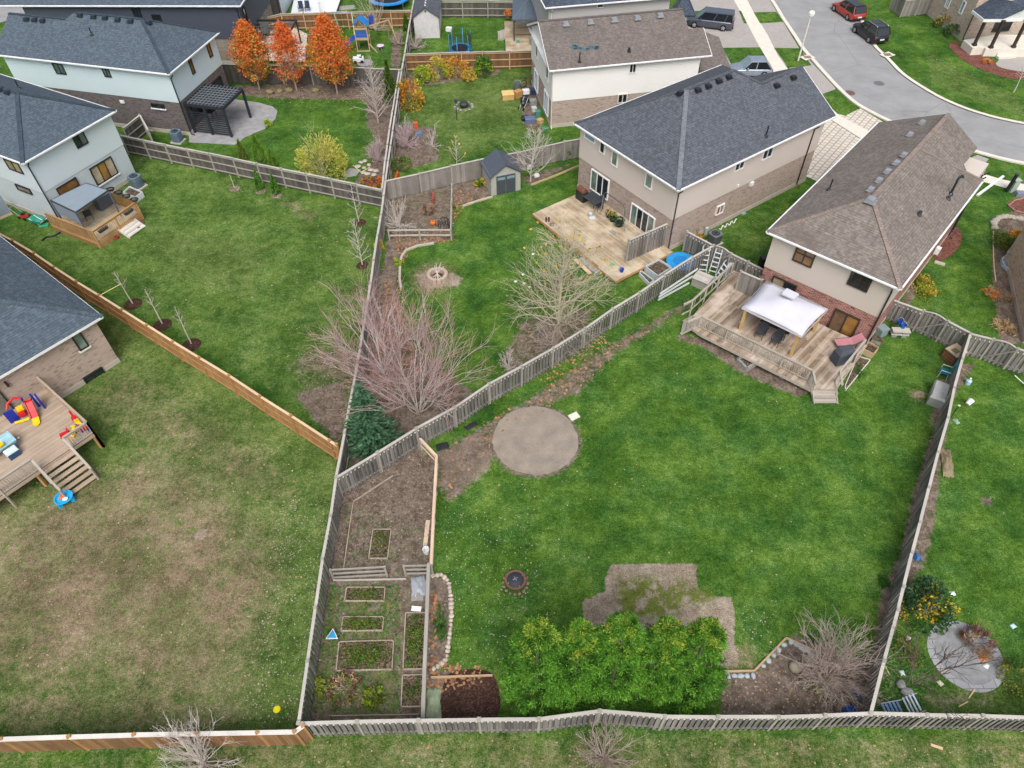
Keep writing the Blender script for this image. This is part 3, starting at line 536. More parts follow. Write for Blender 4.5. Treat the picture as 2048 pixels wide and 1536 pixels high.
# --- beige house with dark grey roof (middle)
H2 = House('house', 'beige siding over tan brick house with dark grey roof beside the bare pale deck', (1150, 245), (1357, 380), (1670, 230), 5.6)
LA = H2.la; hu = LA/2; k2 = (8.75-5.6)/hu; rz = 8.75; R2 = 10.3; E2 = 16.43; W2 = 4.0; zw = 5.6+k2*W2
zb = (H2.wz('U', (1159, 316))[1]+H2.wz('V', (1349, 436))[1]+H2.wz('V', (1536, 345))[1]+H2.wz('U', (1344, 440))[1])/4
H2.walls([0, zb, 5.5], [BR_TAN, SID_BEIGE], ['brick_wall', 'siding_wall'], dv=15.4)
H2.roof([[(0, 0, 5.6), (LA, 0, 5.6), (hu, hu, rz)], [(0, 0, 5.6), (0, E2, 5.6), (W2, E2, zw), (W2, 11.78, zw), (hu, R2, rz), (hu, hu, rz)], [(W2, E2, zw), (2*W2, E2, 5.6), (2*W2, 15.8, 5.6), (W2, 11.78, zw)], [(2*W2, 15.8, 5.6), (LA, 15.8, 5.6), (hu, R2, rz), (W2, 11.78, zw)], [(LA, 0, 5.6), (LA, 15.8, 5.6), (hu, R2, rz), (hu, hu, rz)]], ROOF_GREY,
    [((LA, 0, 5.6), (0, 0, 5.6)), ((0, 0, 5.6), (0, E2, 5.6)), ((0, E2, 5.6), (W2, E2, zw)), ((LA, 15.8, 5.6), (LA, 0, 5.6))], [[(.2, E2-.4, 5.5), (2*W2-.2, E2-.4, 5.5), (W2, E2-.4, zw-.1)]], SID_BEIGE)
r2 = [o for o in H2.root.children if o.name.startswith('roof')][0]; RC2 = shingle('ridge_grey', '6f757d', '7d838a')
H2.hipcaps(r2, [((0, 0, 5.6), (hu, hu, rz))], RC2, .32); H2.hipcaps(r2, [((LA, 0, 5.6), (hu, hu, rz)), ((hu, hu, rz), (hu, R2, rz)), ((W2, 11.78, zw), (W2, E2, zw)), ((hu, R2, rz), (W2, 11.78, zw))], ROOF_GREY, .26)
H2.soffit(V=E2); va2 = math.atan2(H2.v[1], H2.v[0]); f2 = lambda u, v: 5.6+k2*min(u, v)
H2.vents([(1360, 188), (1395, 182), (1416, 174), (1437, 164), (1457, 156), (1553, 173), (1586, 157)], f2, r2, BLACK, va2); H2.stack((1532, 272), f2, .8)
H2.win('U', (1170, 275), (1191.5, 287.5), .5, gl=GL_BLUE); H2.win('U', (1200, 303), (1210, 309), .95); H2.win('U', (1223, 327), (1235, 335), 1.15, gl=GL_GREEN); H2.win('U', (1290, 371), (1304, 380), 1.1, gl=GL_GREEN)
H2.win('U', (1181, 377.5), (1216, 399), 1.75, nv=3, panes=[GL_DARK, GL_DARK, GL_GREEN]); H2.win('U', (1265, 403), (1311.5, 438), 2.1, nv=4, name='patio_door', top=True, panes=[GL_GREEN, GL_DARK, GL_DARK, GL_GREEN])
H2.win('V', (1466, 344), (1485, 335), .75, nv=2); H2.win('V', (1521, 321), (1541, 312), .95, nv=2); H2.win('V', (1429, 431), (1444, 424), .8, nv=2, panes=[paint('shutter_red', '8a4a3c', .6), GL_BEIGE])
H2.pipe('V', .08, DKGREY, .1, 5.3); a, z = H2.wz('V', (1590, 372)); H2.pipe('V', a, BROWN_T, .1, 5.3)
a, z = H2.wz('V', (1483, 428)); b = M(); b.box(H2.WP('V', a, z, .15), (.4, .25, .35), va2); b.box(H2.WP('V', a, z-.4, .1), (.12, .1, .5), va2); b.build('gas_meter', paint('meter_green', '7f9a96', .5), H2.root)
a, z = H2.wz('V', (1502, 367)); b = M(); b.box(H2.WP('V', a, z, .08), (.35, .15, .3), va2); a, z = H2.wz('V', (1475, 371)); b.box(H2.WP('V', a, z, .05), (.12, .1, .2), va2); b.build('dryer_vent', WHITE, H2.root)
b = M(); pts = []
for i in range(17): q = (1437+i*2.1, 455-i*1.05+3.2*math.sin(i*1.5)); a, z = H2.wz('V', q); g_ = G(q[0]+2, q[1]+3, .08); pts.append((g_[0]+.0, g_[1], .1))
b.tube(pts, .045, 6); b.build('white_hose', WHITE, H2.root)
# --- long pale house with grey-blue roof and pergola (upper left)
H3 = House('house', 'long pale blue siding house over dark brick with black lattice pergola at its end', (0, 108), (337.5, 147.5), (436, 64), 5.8, l=8.26)
k3 = .58; V3 = H3.lb; h3 = V3/2; r3z = 5.8+k3*h3; zw = 5.8+k3*3.5
zb = (H3.wz('U', (350, 204))[1]+H3.wz('V', (357, 206))[1]+H3.wz('V', (441, 131))[1])/3
H3.walls([0, zb, 5.7], [BR_DARK, SID_BLUE], ['brick_wall', 'siding_wall'], du=16)
H3.roof([[(0, 0, 5.8), (0, V3, 5.8), (h3, h3, r3z)], [(0, 0, 5.8), (16.9, 0, 5.8), (16.9, 3.5, zw), (11.2, 3.5, zw), (10.57, h3, r3z), (h3, h3, r3z)], [(16.9, 3.5, zw), (16.9, 7, 5.8), (14.7, 7, 5.8), (11.2, 3.5, zw)], [(14.7, 7, 5.8), (14.7, V3, 5.8), (10.57, h3, r3z), (11.2, 3.5, zw)], [(0, V3, 5.8), (14.7, V3, 5.8), (10.57, h3, r3z), (h3, h3, r3z)]], ROOF_BLUE,
    [((16.9, 0, 5.8), (0, 0, 5.8)), ((0, 0, 5.8), (0, V3, 5.8))])
r3 = [o for o in H3.root.children if o.name.startswith('roof')][0]; RC3 = shingle('ridge_blue', '3d4a56', '4a5763')
H3.hipcaps(r3, [((0, 0, 5.8), (h3, h3, r3z)), ((0, V3, 5.8), (h3, h3, r3z)), ((h3, h3, r3z), (10.57, h3, r3z)), ((11.2, 3.5, zw), (16.9, 3.5, zw))], RC3, .28); H3.soffit(U=16.9)
a3 = math.atan2(H3.u[1], H3.u[0]); f3 = lambda u, v: 5.8+k3*v; VBL = paint('vent_slate', '26303a', .5)
H3.vents([(161, 32), (188, 35), (211, 37), (236, 41), (262, 44), (54, 40), (70, 41), (86, 43)], f3, r3, VBL, a3); H3.vents([(297, 47)], lambda u, v: 5.8+k3*u, r3, VBL, a3); H3.stack((184, 70), f3, .6)
H3.win('U', (114, 146), (135, 149), .95, BLACK, GL_GREEN, 2); H3.win('U', (211, 152.5), (225, 154.5), .75, BLACK, GL_GREEN, 2); H3.win('U', (305, 214), (331, 217), .38, BLACK, GL_DARK, 1, 0, WHITE)
H3.win('V', (384, 149), (390, 145), 1.3, BLACK, GL_WARM); H3.win('V', (419, 116), (425, 111), 1.3, BLACK, GL_WARM)
H3.win2('V', 4.2, 6.6, .35, 2.4, BLACK, GL_DARK, 2, name='patio_door'); H3.win2('V', 1.2, 3.2, 1.0, 2.3, BLACK, GL_DARK, 2)
H3.win('U', (333, 284), (352, 285), .45, WHITE, GL_DARK, 2); H3.pipe('V', .0, BLACK, .1, 5.5)
a, z = H3.wz('U', (245, 203)); b = M(); b.box(H3.WP('U', a, z, .05), (.4, .1, .25), a3); a, z = H3.wz('U', (304, 262)); b.box(H3.WP('U', a, z, .05), (.25, .1, .25), a3); b.build('wall_vent', WHITE, H3.root)
# --- pale house with grey veranda (left)
H4 = House('house', 'pale grey siding house with slate roof and a wooden deck with grey canopy', (0, 310), (45, 326), (232.5, 221), 5.7, a=15)
V4 = H4.lb; h4 = V4/2; k4 = .563; z4 = 5.7+k4*h4; zb = (H4.wz('V', (244, 291))[1]+H4.wz('V', (87.5, 385))[1])/2
H4.walls([0, zb, 5.6], [BR_PALE, SID_PALE], ['brick_wall', 'siding_wall'])
H4.roof([[(0, 0, 5.7), (0, V4, 5.7), (h4, h4, z4)], [(0, 0, 5.7), (15, 0, 5.7), (15-h4, h4, z4), (h4, h4, z4)], [(0, V4, 5.7), (15, V4, 5.7), (15-h4, h4, z4), (h4, h4, z4)]], ROOF_BLUE, [((15, 0, 5.7), (0, 0, 5.7)), ((0, 0, 5.7), (0, V4, 5.7)), ((0, V4, 5.7), (15, V4, 5.7))])
r4 = [o for o in H4.root.children if o.name.startswith('roof')][0]; H4.hipcaps(r4, [((0, 0, 5.7), (h4, h4, z4)), ((0, V4, 5.7), (h4, h4, z4)), ((h4, h4, z4), (15-h4, h4, z4))], RC3, .3); H4.soffit()
f4 = lambda u, v: 5.7+k4*min(v, V4-v); a4 = math.atan2(H4.u[1], H4.u[0]); H4.vents([(16, 186), (2, 180)], f4, r4, VBL, a4); H4.stack((38, 176), f4, .7)
H4.win('V', (154, 297.5), (176, 285), 1.25, BLACK, GL_DARK, 2, panes=[GL_DARK, GL_GREEN]); H4.win('V', (194, 371), (236, 346), 1.5, BLACK, GL_BEIGE, 3, 0, WHITE, panes=[GL_BEIGE, GL_WARM, GL_BEIGE]); H4.win('V', (119, 392), (159, 371), .7, BLACK, GL_WARM, 1)
a, z = H4.wz('U', (37, 377)); a2, _ = H4.wz('U', (66, 388)); H4.win2('U', min(a, a2), max(a, a2), z-.05, z+.45, BLACK, GL_BEIGE, 1); H4.win2('U', 1.0, 2.6, 4.2, 5.1, BLACK, GL_BEIGE, 2); H4.pipe('V', -.02, BLACK, .1, 5.5)
# --- buff brick bungalow (lower left)
H5 = House('house', 'buff brick house with blue grey roof and high deck with toys at lower left', (0, 474), (205, 632), (0, 752), 3.9, a=22, l=15)
k5 = .5; h5 = 7.5; z5 = 3.9+k5*h5
H5.walls([0, 3.8], [BR_BUFF], ['brick_wall'])
H5.roof([[(0, 0, 3.9), (22, 0, 3.9), (22-h5, h5, z5), (h5, h5, z5)], [(0, 0, 3.9), (0, 15, 3.9), (h5, h5, z5)], [(22, 0, 3.9), (22, 15, 3.9), (22-h5, h5, z5)], [(0, 15, 3.9), (22, 15, 3.9), (22-h5, h5, z5), (h5, h5, z5)]], ROOF_BLUE, [((22, 0, 3.9), (0, 0, 3.9)), ((0, 0, 3.9), (0, 15, 3.9))])
r5 = [o for o in H5.root.children if o.name.startswith('roof')][0]; H5.hipcaps(r5, [((0, 0, 3.9), (h5, h5, z5))], ROOF_BLUE, .3); H5.soffit()
H5.win('V', (159, 701), (177.5, 691), 1.25, BLACK, GL_GREEN, 1, 0, CONC_L); H5.win('V', (175, 772.5), (212.5, 749), .75, BLACK, GL_DARK, 2, 0, CONC_L); H5.win('V', (-30, 851), (31, 820), 2.1, BLACK, plain('glass_grey', '77746c', .2, .1, 1, .6), 1, 0, WHITE, 'patio_door')
a, z = H5.wz('V', (12, 767)); b = M(); b.box(H5.WP('V', a, z, .08), (.12, .15, .35), math.atan2(H5.v[1], H5.v[0])); b.build('wall_lamp', BLACK, H5.root)
# --- white siding house with brown gable roof (upper middle)
H6 = House('house', 'white siding house with brown gable roof behind the leafless shed tree', None, (1098, 141), (1424, 110), 5.4, a=9.4)
k6 = .447; zr = 7.5; zb = (H6.wz('V', (1104, 202))[1]+H6.wz('V', (1294, 185))[1])/2
H6.walls([0, zb, 5.3], [BR_TAN, SID_WHITE], ['brick_wall', 'siding_wall'], dv=13)
H6.roof([[(0, 0, 5.4), (0, 14.25, 5.4), (2.7, 14.25, 5.4+k6*2.7), (2.7, 12.9, 5.4+k6*2.7), (4.7, 12.9, zr), (4.7, 0, zr)], [(4.7, 0, zr), (4.7, 12.9, zr), (9.4, 12.9, 5.4), (9.4, 0, 5.4)]], ROOF_BROWN, [((0, 0, 5.4), (0, 14.25, 5.4)), ((4.7, 0, zr), (0, 0, 5.4)), ((9.4, 0, 5.4), (4.7, 0, zr)), ((0, 14.25, 5.4), (2.7, 14.25, 5.4+k6*2.7))], [[(9, .38, 5.3), (.4, .38, 5.3), (4.7, .38, zr-.15)], [(9, 12.6, 5.3), (.4, 12.6, 5.3), (4.7, 12.6, zr-.15)]], SID_WHITE)
r6 = [o for o in H6.root.children if o.name.startswith('roof')][0]; f6 = lambda u, v: 5.4+k6*u; a6 = math.atan2(H6.v[1], H6.v[0]); H6.hipcaps(r6, [((4.7, 0, zr), (4.7, 12.9, zr))], ROOF_BROWN, .28)
H6.vents([(1131, 50), (1180, 46), (1228, 42), (1274, 38), (1320, 33)], f6, r6, LV, a6, (.5, .5, .2)); H6.stack((1258, 103), f6, .3, BLACK, .1); H6.stack((1159, 124), f6, .8)
b = M(); 
for i in range(26):
    q = (1142+random.random()*54, 91+random.random()*8); p = H6.rp(q, f6); d = np.array([*H6.v, 0])*.16; e = np.array([*H6.u, k6])*.09; p = np.array(p)+(0, 0, .02); b.poly([p-d-e, p+d-e, p+d+e, p-d+e][::-1])
b.build('shingle_damage', plain('roof_underlay', '4f6a74', .9), r6)
H6.soffit(V=14.25); H6.win('V', (1257, 146), (1271, 145), .95, WHITE, GL_DARK, 2); H6.win('V', (1234, 207), (1253, 204), .85, CREAM_T, GL_DARK, 2); H6.win('V', (1139, 266), (1159, 263), .4, WHITE, GL_DARK, 2)
H6.win2('U', 1.0, 2.6, .5, 2.4, WHITE, GL_BLUE, 2, name='patio_door'); H6.win2('U', 5.4, 7.0, .5, 2.3, WHITE, GL_BLUE, 2); H6.win2('U', 1.2, 2.2, 3.6, 4.8, WHITE, GL_DARK, 1); H6.win2('U', 5.6, 6.6, 3.6, 4.8, WHITE, GL_DARK, 1); H6.pipe('V', .0, CREAM_T, .1, 5.2)
b = M(); q = [G(1400, 60, 4.6), G(1438, 74, 4.3), G(1461, 134, 2.9), G(1400, 142, 2.9)]; b.poly(q[::-1]); b.poly([p-(0, 0, .15) for p in q]); 
for i in range(4): b.poly([q[i], q[(i+1) % 4], q[(i+1) % 4]-(0, 0, .15), q[i]-(0, 0, .15)])
b.build('garage_roof', ROOF_BROWN, H6.root); b = M(); c0 = sum(p[:2] for p in q)/4; b.prism([tuple(c0+(p[:2]-c0)*.86) for p in q], 0, 2.85); b.build('garage_wall', BR_TAN, H6.root)
# --- beige house at the very top
W0 = hit((1097, 36), (0, 71.6, 0), np.array([0, 1.0, 0]))[:2]
H7 = House('house', 'beige siding house at the top edge behind the hard top gazebo', None, (1098, 141), (1424, 110), 5.4, a=9, l=12.8)
H7.B = W0-H7.ov*(H7.u+H7.v); H7.ez = 5.8; H7.walls([0, 5.7], [SID_GREY], ['siding_wall'])
H7.roof([[(0, 0, 5.8), (0, 12.8, 5.8), (4.5, 8.3, 7.9), (4.5, 4.5, 7.9)], [(0, 0, 5.8), (9, 0, 5.8), (4.5, 4.5, 7.9)], [(0, 12.8, 5.8), (9, 12.8, 5.8), (4.5, 8.3, 7.9)], [(9, 0, 5.8), (9, 12.8, 5.8), (4.5, 8.3, 7.9), (4.5, 4.5, 7.9)]], ROOF_DARK, [((0, 0, 5.8), (0, 12.8, 5.8)), ((9, 0, 5.8), (0, 0, 5.8))])
H7.win('V', (1193, 15.5), (1206, 15), 1.3, WHITE, GL_DARK); H7.pipe('V', .25, CREAM_T, .1, 5.5)
b = M(); q = [G(1338, 20, 3.8), G(1372, -16, 4.0), G(1391, 31, 2.9), G(1345, 33, 2.9)]; b.poly(q[::-1]); b.poly([p-(0, 0, .15) for p in q]); b.beam(q[2], q[1], .1, .14); b.beam(q[3], q[2], .1, .14); b.build('porch_roof', [ROOF_DARK], H7.root)
# --- charcoal house (top left)
H8 = House('house', 'charcoal siding house with stone base behind the orange trees', (180, 15), (479.5, 11), (514, -33), 5.8, l=10, a=24)
H8.walls([0, 2.5, 5.7], [STONE, SID_DARK], ['stone_wall', 'siding_wall'], du=21)
H8.roof([[(0, 0, 5.8), (24, 0, 5.8), (19, 5, 8.3), (5, 5, 8.3)], [(0, 0, 5.8), (0, 10, 5.8), (5, 5, 8.3)], [(0, 10, 5.8), (24, 10, 5.8), (19, 5, 8.3), (5, 5, 8.3)], [(24, 0, 5.8), (24, 10, 5.8), (19, 5, 8.3)]], ROOF_BLUE, [((24, 0, 5.8), (0, 0, 5.8)), ((0, 0, 5.8), (0, 10, 5.8))]); H8.soffit()
H8.win('U', (270, 34), (286, 35), 1.3, BLACK, GL_DARK, 2); H8.win('U', (307, 41), (325, 41.5), .6, BLACK, GL_DARK, 2); H8.win2('V', 2.0, 4.2, .3, 2.4, BLACK, GL_DARK, 2, name='patio_door'); H8.win2('V', .8, 1.6, 3.6, 5, BLACK, GL_DARK); H8.pipe('U', .1, BLACK, .1, 5.5)
# --- grey brick house with white porch deck (top)
W1 = G2(563, 26, .6)
H9 = House('house', 'dark brick house at the top edge beside the white deck', (180, 15), (479.5, 11), (514, -33), 5.8, a=9, l=9); H9.B = W1-H9.ov*(H9.u+H9.v)
H9.walls([0, 5.7], [BR_DARK], ['brick_wall']); b = M(); g = .05; b.prism([H9.L(.32, .6)[:2], H9.L(.4, .6)[:2], H9.L(.4, 8.4)[:2], H9.L(.32, 8.4)[:2]], .2, 5.6); b.build('siding_wall', SID_PALE, H9.root); H9.pipe('U', .15, BLACK, .1, 5.5)
H9.roof([[(0, 0, 5.8), (9, 0, 5.8), (4.5, 4.5, 8)], [(0, 0, 5.8), (0, 9, 5.8), (4.5, 4.5, 8)], [(9, 0, 5.8), (9, 9, 5.8), (4.5, 4.5, 8)], [(0, 9, 5.8), (9, 9, 5.8), (4.5, 4.5, 8)]], ROOF_DARK, [((9, 0, 5.8), (0, 0, 5.8))])
# --- buff brick house with porch (top right)
H10 = House('house', 'pinkish brick house with columned porch at the top right corner', (1991, 69), (1921, 82), (1867, 12), 0, ov=0, a=12, l=11); H10.ez = 5.8
H10.walls([0, 5.8], [BR_PINK], ['brick_wall'], base=.5); HB = H10
H10.win('V', (1884, 27), (1902, 4), 1.5, WHITE, GL_BLUE, 2) ; a, z = H10.wz('V', (1921, 27)); H10.win2('V', a-.25, a+.3, z, z+1.2, WHITE, GL_BLUE, 1)
H10.roof([[(-.5, -.5, 5.8), (12, -.5, 5.8), (5.5, 5.5, 8.4)], [(-.5, -.5, 5.8), (-.5, 11.5, 5.8), (5.5, 5.5, 8.4)], [(12, -.5, 5.8), (12, 11.5, 5.8), (5.5, 5.5, 8.4)], [(-.5, 11.5, 5.8), (12, 11.5, 5.8), (5.5, 5.5, 8.4)]], ROOF_DARK, [((-.5, 11.5, 5.8), (-.5, -.5, 5.8)), ((12, -.5, 5.8), (-.5, -.5, 5.8))])
b = M(); fl = GL([(1927, 80), (1946, 96), (1969, 95), (1972, 98), (2070, 101), (2080, 70), (1991, 69)], .75); b.prism([tuple(p) for p in fl], .03, .75); b.build('porch_floor', CONC_L, H10.root)
cols = [(1948, 91), (1981, 96), (2026, 95)]
for q in cols:
    p = G(*q, .75); b = M(p, .2); b.box((0, 0, .1), (.36, .36, .2)); b.box((0, 0, 1.4), (.24, .24, 2.4)); b.box((0, 0, 2.62), (.34, .34, .12)); b.build('porch_column', BROWN_T, H10.root)
ptop = 3.45; e = [G(1945, 21, ptop), G(1968, 39, ptop), G(2001, 39, ptop), G(2070, 36, ptop), G(2085, -5, ptop)]; ap = G(2022, 2, 5.0); ap2 = G(1990, -8, 4.6)
b = M()
for q in ([e[0], e[1], ap], [e[1], e[2], ap], [e[2], G(2052, 16, 4.6), G(2060, -6, 5.0), ap], [e[0], ap, ap2]): b.poly(q); b.poly([p-(0, 0, .12) for p in q][::-1])
b.build('porch_roof', ROOF_DARK, H10.root); b = M(); 
for i in range(3): b.beam(e[i]-(0, 0, .1), e[i+1]-(0, 0, .1), .1, .26)
b.poly([e[2]-(0, 0, .1), e[3]-(0, 0, .1), G(2052, 16, 4.5)]); b.build('porch_trim', WHITE, H10.root)
H10.win2('U', 3.0, 4.9, .75, 3.0, DKGREY, BLACK, 2, name='front_door'); H10.pipe('U', .1, BROWN_T, .1, 3.3)
b = M(); va = math.atan2(H10.u[1], H10.u[0]); p = G(2010, 106, .3)
for i, z in enumerate((.2, .4, .58)): b.box((p[0]+.0, p[1]+.25*i, z/2+.005), (1.9, 1.0-.3*i+.25, z), .1)
b.build('porch_step', CONC_L, H10.root)
# --- pink brick house at the right edge
H11 = House('house', 'pinkish brick house wall cut by the right edge above the stalk bed', None, (2046, 686), (2012, 530), 0, ov=0, a=1, l=9); 
H11.u = np.array([H11.v[1], -H11.v[0]]); H11.la = 6; H11.ez = 3; H11.walls([0, 4.6], [BR_PINK], ['brick_wall'], base=.3)
b = M(); b.prism([tuple(H11.L(-.12, -.12)[:2]), tuple(H11.L(6, -.12)[:2]), tuple(H11.L(6, 9.1)[:2]), tuple(H11.L(-.12, 9.1)[:2])], 4.6, 4.8); b.build('roof', ROOF_BROWN, H11.root)
p0, p1 = G(2019, 519, .3), G(2056, 470, .3); t = T('stone_wall', 'low stone garden wall slanting beside the shrub bed at the right edge', 'wall', p0); b = M(); b.beam(p0, p1, .7, .75); b.build('wall', BR_TAN, t); b = M(); b.beam(p0+(0, 0, .41), p1+(0, 0, .41), .8, .06); b.build('coping', STONE_G, t)
t = T('window_well', 'pale blue plastic window well against the brick wall at right edge', 'window well', G(2024, 534)); b = M(); b.lathe(G(2026, 533), [(1.0, 0), (1.0, .25), (.9, .25), (.9, .02), (.01, .02)], 16, 0, .8, 1); b.build('well', paint('well_blue', 'a9bfd0', .5), t)
# ------------------------------------------------------------------ fences
FS = dict(
 stagger=dict(b=FB_GREY, p=FP_GREY, c=FC_GREY, r=FB_LIGHT, mode='stagger'), light=dict(b=FB_LIGHT, p=FP_GREY, c=FC_GREY, r=FB_LIGHT, mode='solid'),
 rails=dict(b=FB_DARK, p=FP_GREY, c=FC_GREY, r=FP_GREY, mode='rails'), tan=dict(b=FB_TAN, p=FP_TAN, c=FC_TAN, r=FP_TAN, mode='rails', ptop=.12), brown=dict(b=FB_BROWN, p=FP_TAN, c=FC_WHITE, r=FB_BROWN, mode='solid'),
 dark=dict(b=FB_DARK, p=FP_GREY, c=FC_GREY, r=FB_DARK, mode='solid'), rust=dict(b=FB_RUST, p=FR_TAN, c=FC_GREY, r=FR_TAN, mode='rails'))
def fence(name, label, pts, style, h=1.75, side=-1, spacing=2.44, post_first=True, post_last=True, gates=(), capw=.14, lift=.06, group='garden fences', exact=False, bw=.14):
    """pts: plan points; side: +1 rails/near boards left of the run, -1 right of it"""
    st = FS[style]; pts = [np.array(p, float)[:2] for p in pts]; root = T(name, label, 'fence', (*pts[0], 0), group); rnd = random.Random(len(label)*13+len(pts))
    posts = []
    for i in range(len(pts)-1):
        a, b_ = pts[i], pts[i+1]; L = np.linalg.norm(b_-a); n = 1 if exact else max(1, round(L/spacing)); d = (b_-a)/L; nn = np.array([-d[1], d[0]])*side; ang = math.atan2(d[1], d[0]); gate = i in gates
        for k in range(n):
            p, q = a+d*L*k/n, a+d*L*(k+1)/n; posts.append(p); bl = L/n-.11; mid = (p+q)/2; dz = rnd.uniform(-.025, .025)
            m = M(); x = -bl/2; j = 0; step = bw+.012 if st['mode'] != 'stagger' else bw*.86
            nb = max(1, int(bl/step)); step = bl/nb
            for j in range(nb):
                xx = -bl/2+step*(j+.5); hb = h-.03+dz+rnd.uniform(-.012, .012); zo = lift+rnd.uniform(-.02, .02)
                if gate: hb += .16*math.cos(xx/bl*math.pi)
                off = 0 if st['mode'] == 'solid' else (-.035 if st['mode'] == 'rails' else (.036 if j % 2 else -.036))
                c_ = mid+d*xx+nn*(off+rnd.uniform(-.004, .004)); m.box((c_[0], c_[1], (hb+zo)/2), (step-.012 if st['mode'] != 'stagger' else bw*.86, .02, hb-zo), ang+rnd.uniform(-.01, .01))
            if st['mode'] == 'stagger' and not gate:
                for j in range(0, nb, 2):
                    c_ = mid+d*(-bl/2+step*(j+.5))+nn*.005; m.box((c_[0], c_[1], h-.25+dz), (.075, .06, .08), ang, 1)  # pale blocks added to stand for light showing through the board gaps
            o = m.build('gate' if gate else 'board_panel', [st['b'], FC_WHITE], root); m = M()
            zs = (.28, h-.12) if st['mode'] == 'stagger' else ((.25, .95, h-.14) if st['mode'] == 'rails' else (.3, h-.2))
            for z in zs:
                m = M(); e = nn*(.0 if st['mode'] == 'stagger' else .012 if st['mode'] == 'rails' else -.045); m.beam((*(p+d*.05+e), z+dz), (*(q-d*.05+e), z+dz), .05, .09); m.build('rail', st['r'], root if not gate else o)
            if gate: 
                m = M(); e = nn*.06; m.beam((*(p+d*.1+e), .35), (*(q-d*.1+e), h-.2), .04, .09); m.build('brace', st['r'], o)
            m = M()
            if not gate: m.beam((*(p-d*.02), h+dz), (*(q+d*.02), h+dz+rnd.uniform(-.015, .015)), capw, .04); m.build('cap_rail', st['c'], root)
            else:
                pr = None
                for s_ in range(9):
                    f = s_/8; w_ = p+d*.06+(q-p-d*.12)*f; pt = (*w_, h+.0+.16*math.sin(f*math.pi)); 
                    if pr: m.beam(pr, pt, .09, .035)
                    pr = pt
                m.build('arched_top', st['c'], o)
    posts.append(pts[-1])
    for i, p in enumerate(posts):
        if (i == 0 and not post_first) or (i == len(posts)-1 and not post_last): continue
        m = M(); ht = h+st.get('ptop', .05)+rnd.uniform(-.01, .02); nn_ = np.array([0, 0]); 
        if st['mode'] == 'rails' and i < len(posts)-1:
            dd = posts[i+1]-p; dd = dd/np.linalg.norm(dd); nn_ = np.array([-dd[1], dd[0]])*side*.03
        m.box((p[0]+nn_[0], p[1]+nn_[1], ht/2), (.1, .1, ht), ang); m.box((p[0]+nn_[0], p[1]+nn_[1], ht+.02), (.15, .15, .035), ang)
        m.build('post', st['p'], root)
    return root
FH = 1.75
def FP(px, h=FH): return GL(px, h)
J = (672, 955)
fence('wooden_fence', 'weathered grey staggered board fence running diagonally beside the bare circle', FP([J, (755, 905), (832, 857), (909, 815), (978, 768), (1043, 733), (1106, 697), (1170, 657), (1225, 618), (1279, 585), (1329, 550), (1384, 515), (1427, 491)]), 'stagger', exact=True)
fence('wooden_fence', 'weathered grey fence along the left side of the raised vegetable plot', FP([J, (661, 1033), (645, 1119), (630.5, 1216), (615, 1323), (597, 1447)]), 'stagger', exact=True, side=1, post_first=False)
fence('wooden_fence', 'grey fence passing under the leafless rosy trees between two lawns', FP([J, (689, 866), (706, 775), (720, 697), (732, 620), (741, 567), (747, 521), (754.5, 472), (762, 430), (767, 392), (771, 360)]), 'light', exact=True, side=1, post_first=False)
fence('wooden_fence', 'long double fence line rising from the garden corner beside yellow shrubs', FP([(771, 360), (776, 322), (785, 262), (794, 200), (803, 143), (809, 108), (819, 48), (829, -8)]), 'rails', side=-1, post_first=False)
fence('wooden_fence', 'second grey fence line tight against the lattice pergola garden side', FP([(764, 378), (770, 322), (779, 258), (790, 190), (798, 143)]), 'light', side=1)
fence('wooden_fence', 'dark board fence with pale rails below the yellow willow', FP([(241, 271), (286, 280), (419, 307), (514, 327), (662, 358), (764, 379)]), 'rails', side=-1)
fence('wooden_fence', 'charcoal board fence standing behind the three orange trees', FP([(440, 131), (560, 133), (680, 136), (803, 141)]), 'dark', h=1.85)
fence('wooden_fence', 'rusty brown fence with pale rails behind the blue play tower', FP([(530, 35), (562, 28), (650, 25), (824, 21)]), 'rust', side=-1)
fence('wooden_fence', 'rusty brown fence with newer orange boards beside the white gable house', FP([(810, 108), (880, 106), (965, 104), (1019, 103), (1071, 101)]), 'rust', side=-1, post_first=False)
fence('wooden_fence', 'grey fence with pale rails at the top beside the garden shed', FP([(872, 2), (924, 2), (975, 2), (1026, 3)]), 'rails', side=-1)
fence('wooden_fence', 'weathered pale fence behind the small grey roofed shed', FP([(771, 362), (839, 347), (902, 332), (974, 316), (1036, 305), (1085, 293), (1129, 283), (1160, 278)]), 'light', exact=True, post_first=False)
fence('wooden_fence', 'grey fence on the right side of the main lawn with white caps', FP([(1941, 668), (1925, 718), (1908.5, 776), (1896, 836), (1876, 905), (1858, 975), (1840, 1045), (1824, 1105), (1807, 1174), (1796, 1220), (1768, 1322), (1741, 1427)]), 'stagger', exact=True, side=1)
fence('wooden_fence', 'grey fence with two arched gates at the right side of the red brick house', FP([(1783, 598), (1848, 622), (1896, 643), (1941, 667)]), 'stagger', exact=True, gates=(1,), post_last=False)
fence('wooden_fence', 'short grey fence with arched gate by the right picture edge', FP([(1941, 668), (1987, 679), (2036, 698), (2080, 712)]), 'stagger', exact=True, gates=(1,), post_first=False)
fence('wooden_fence', 'long grey fence across the bottom behind the green cedars', FP([(597, 1447), (714, 1443.5), (837, 1441), (958, 1439), (1078, 1438), (1200, 1422), (1330, 1433), (1436, 1434), (1557, 1434), (1650, 1431), (1741, 1427), (1854, 1430), (1965, 1432), (2085, 1436), (2200, 1439)]), 'stagger', exact=True, post_first=False)
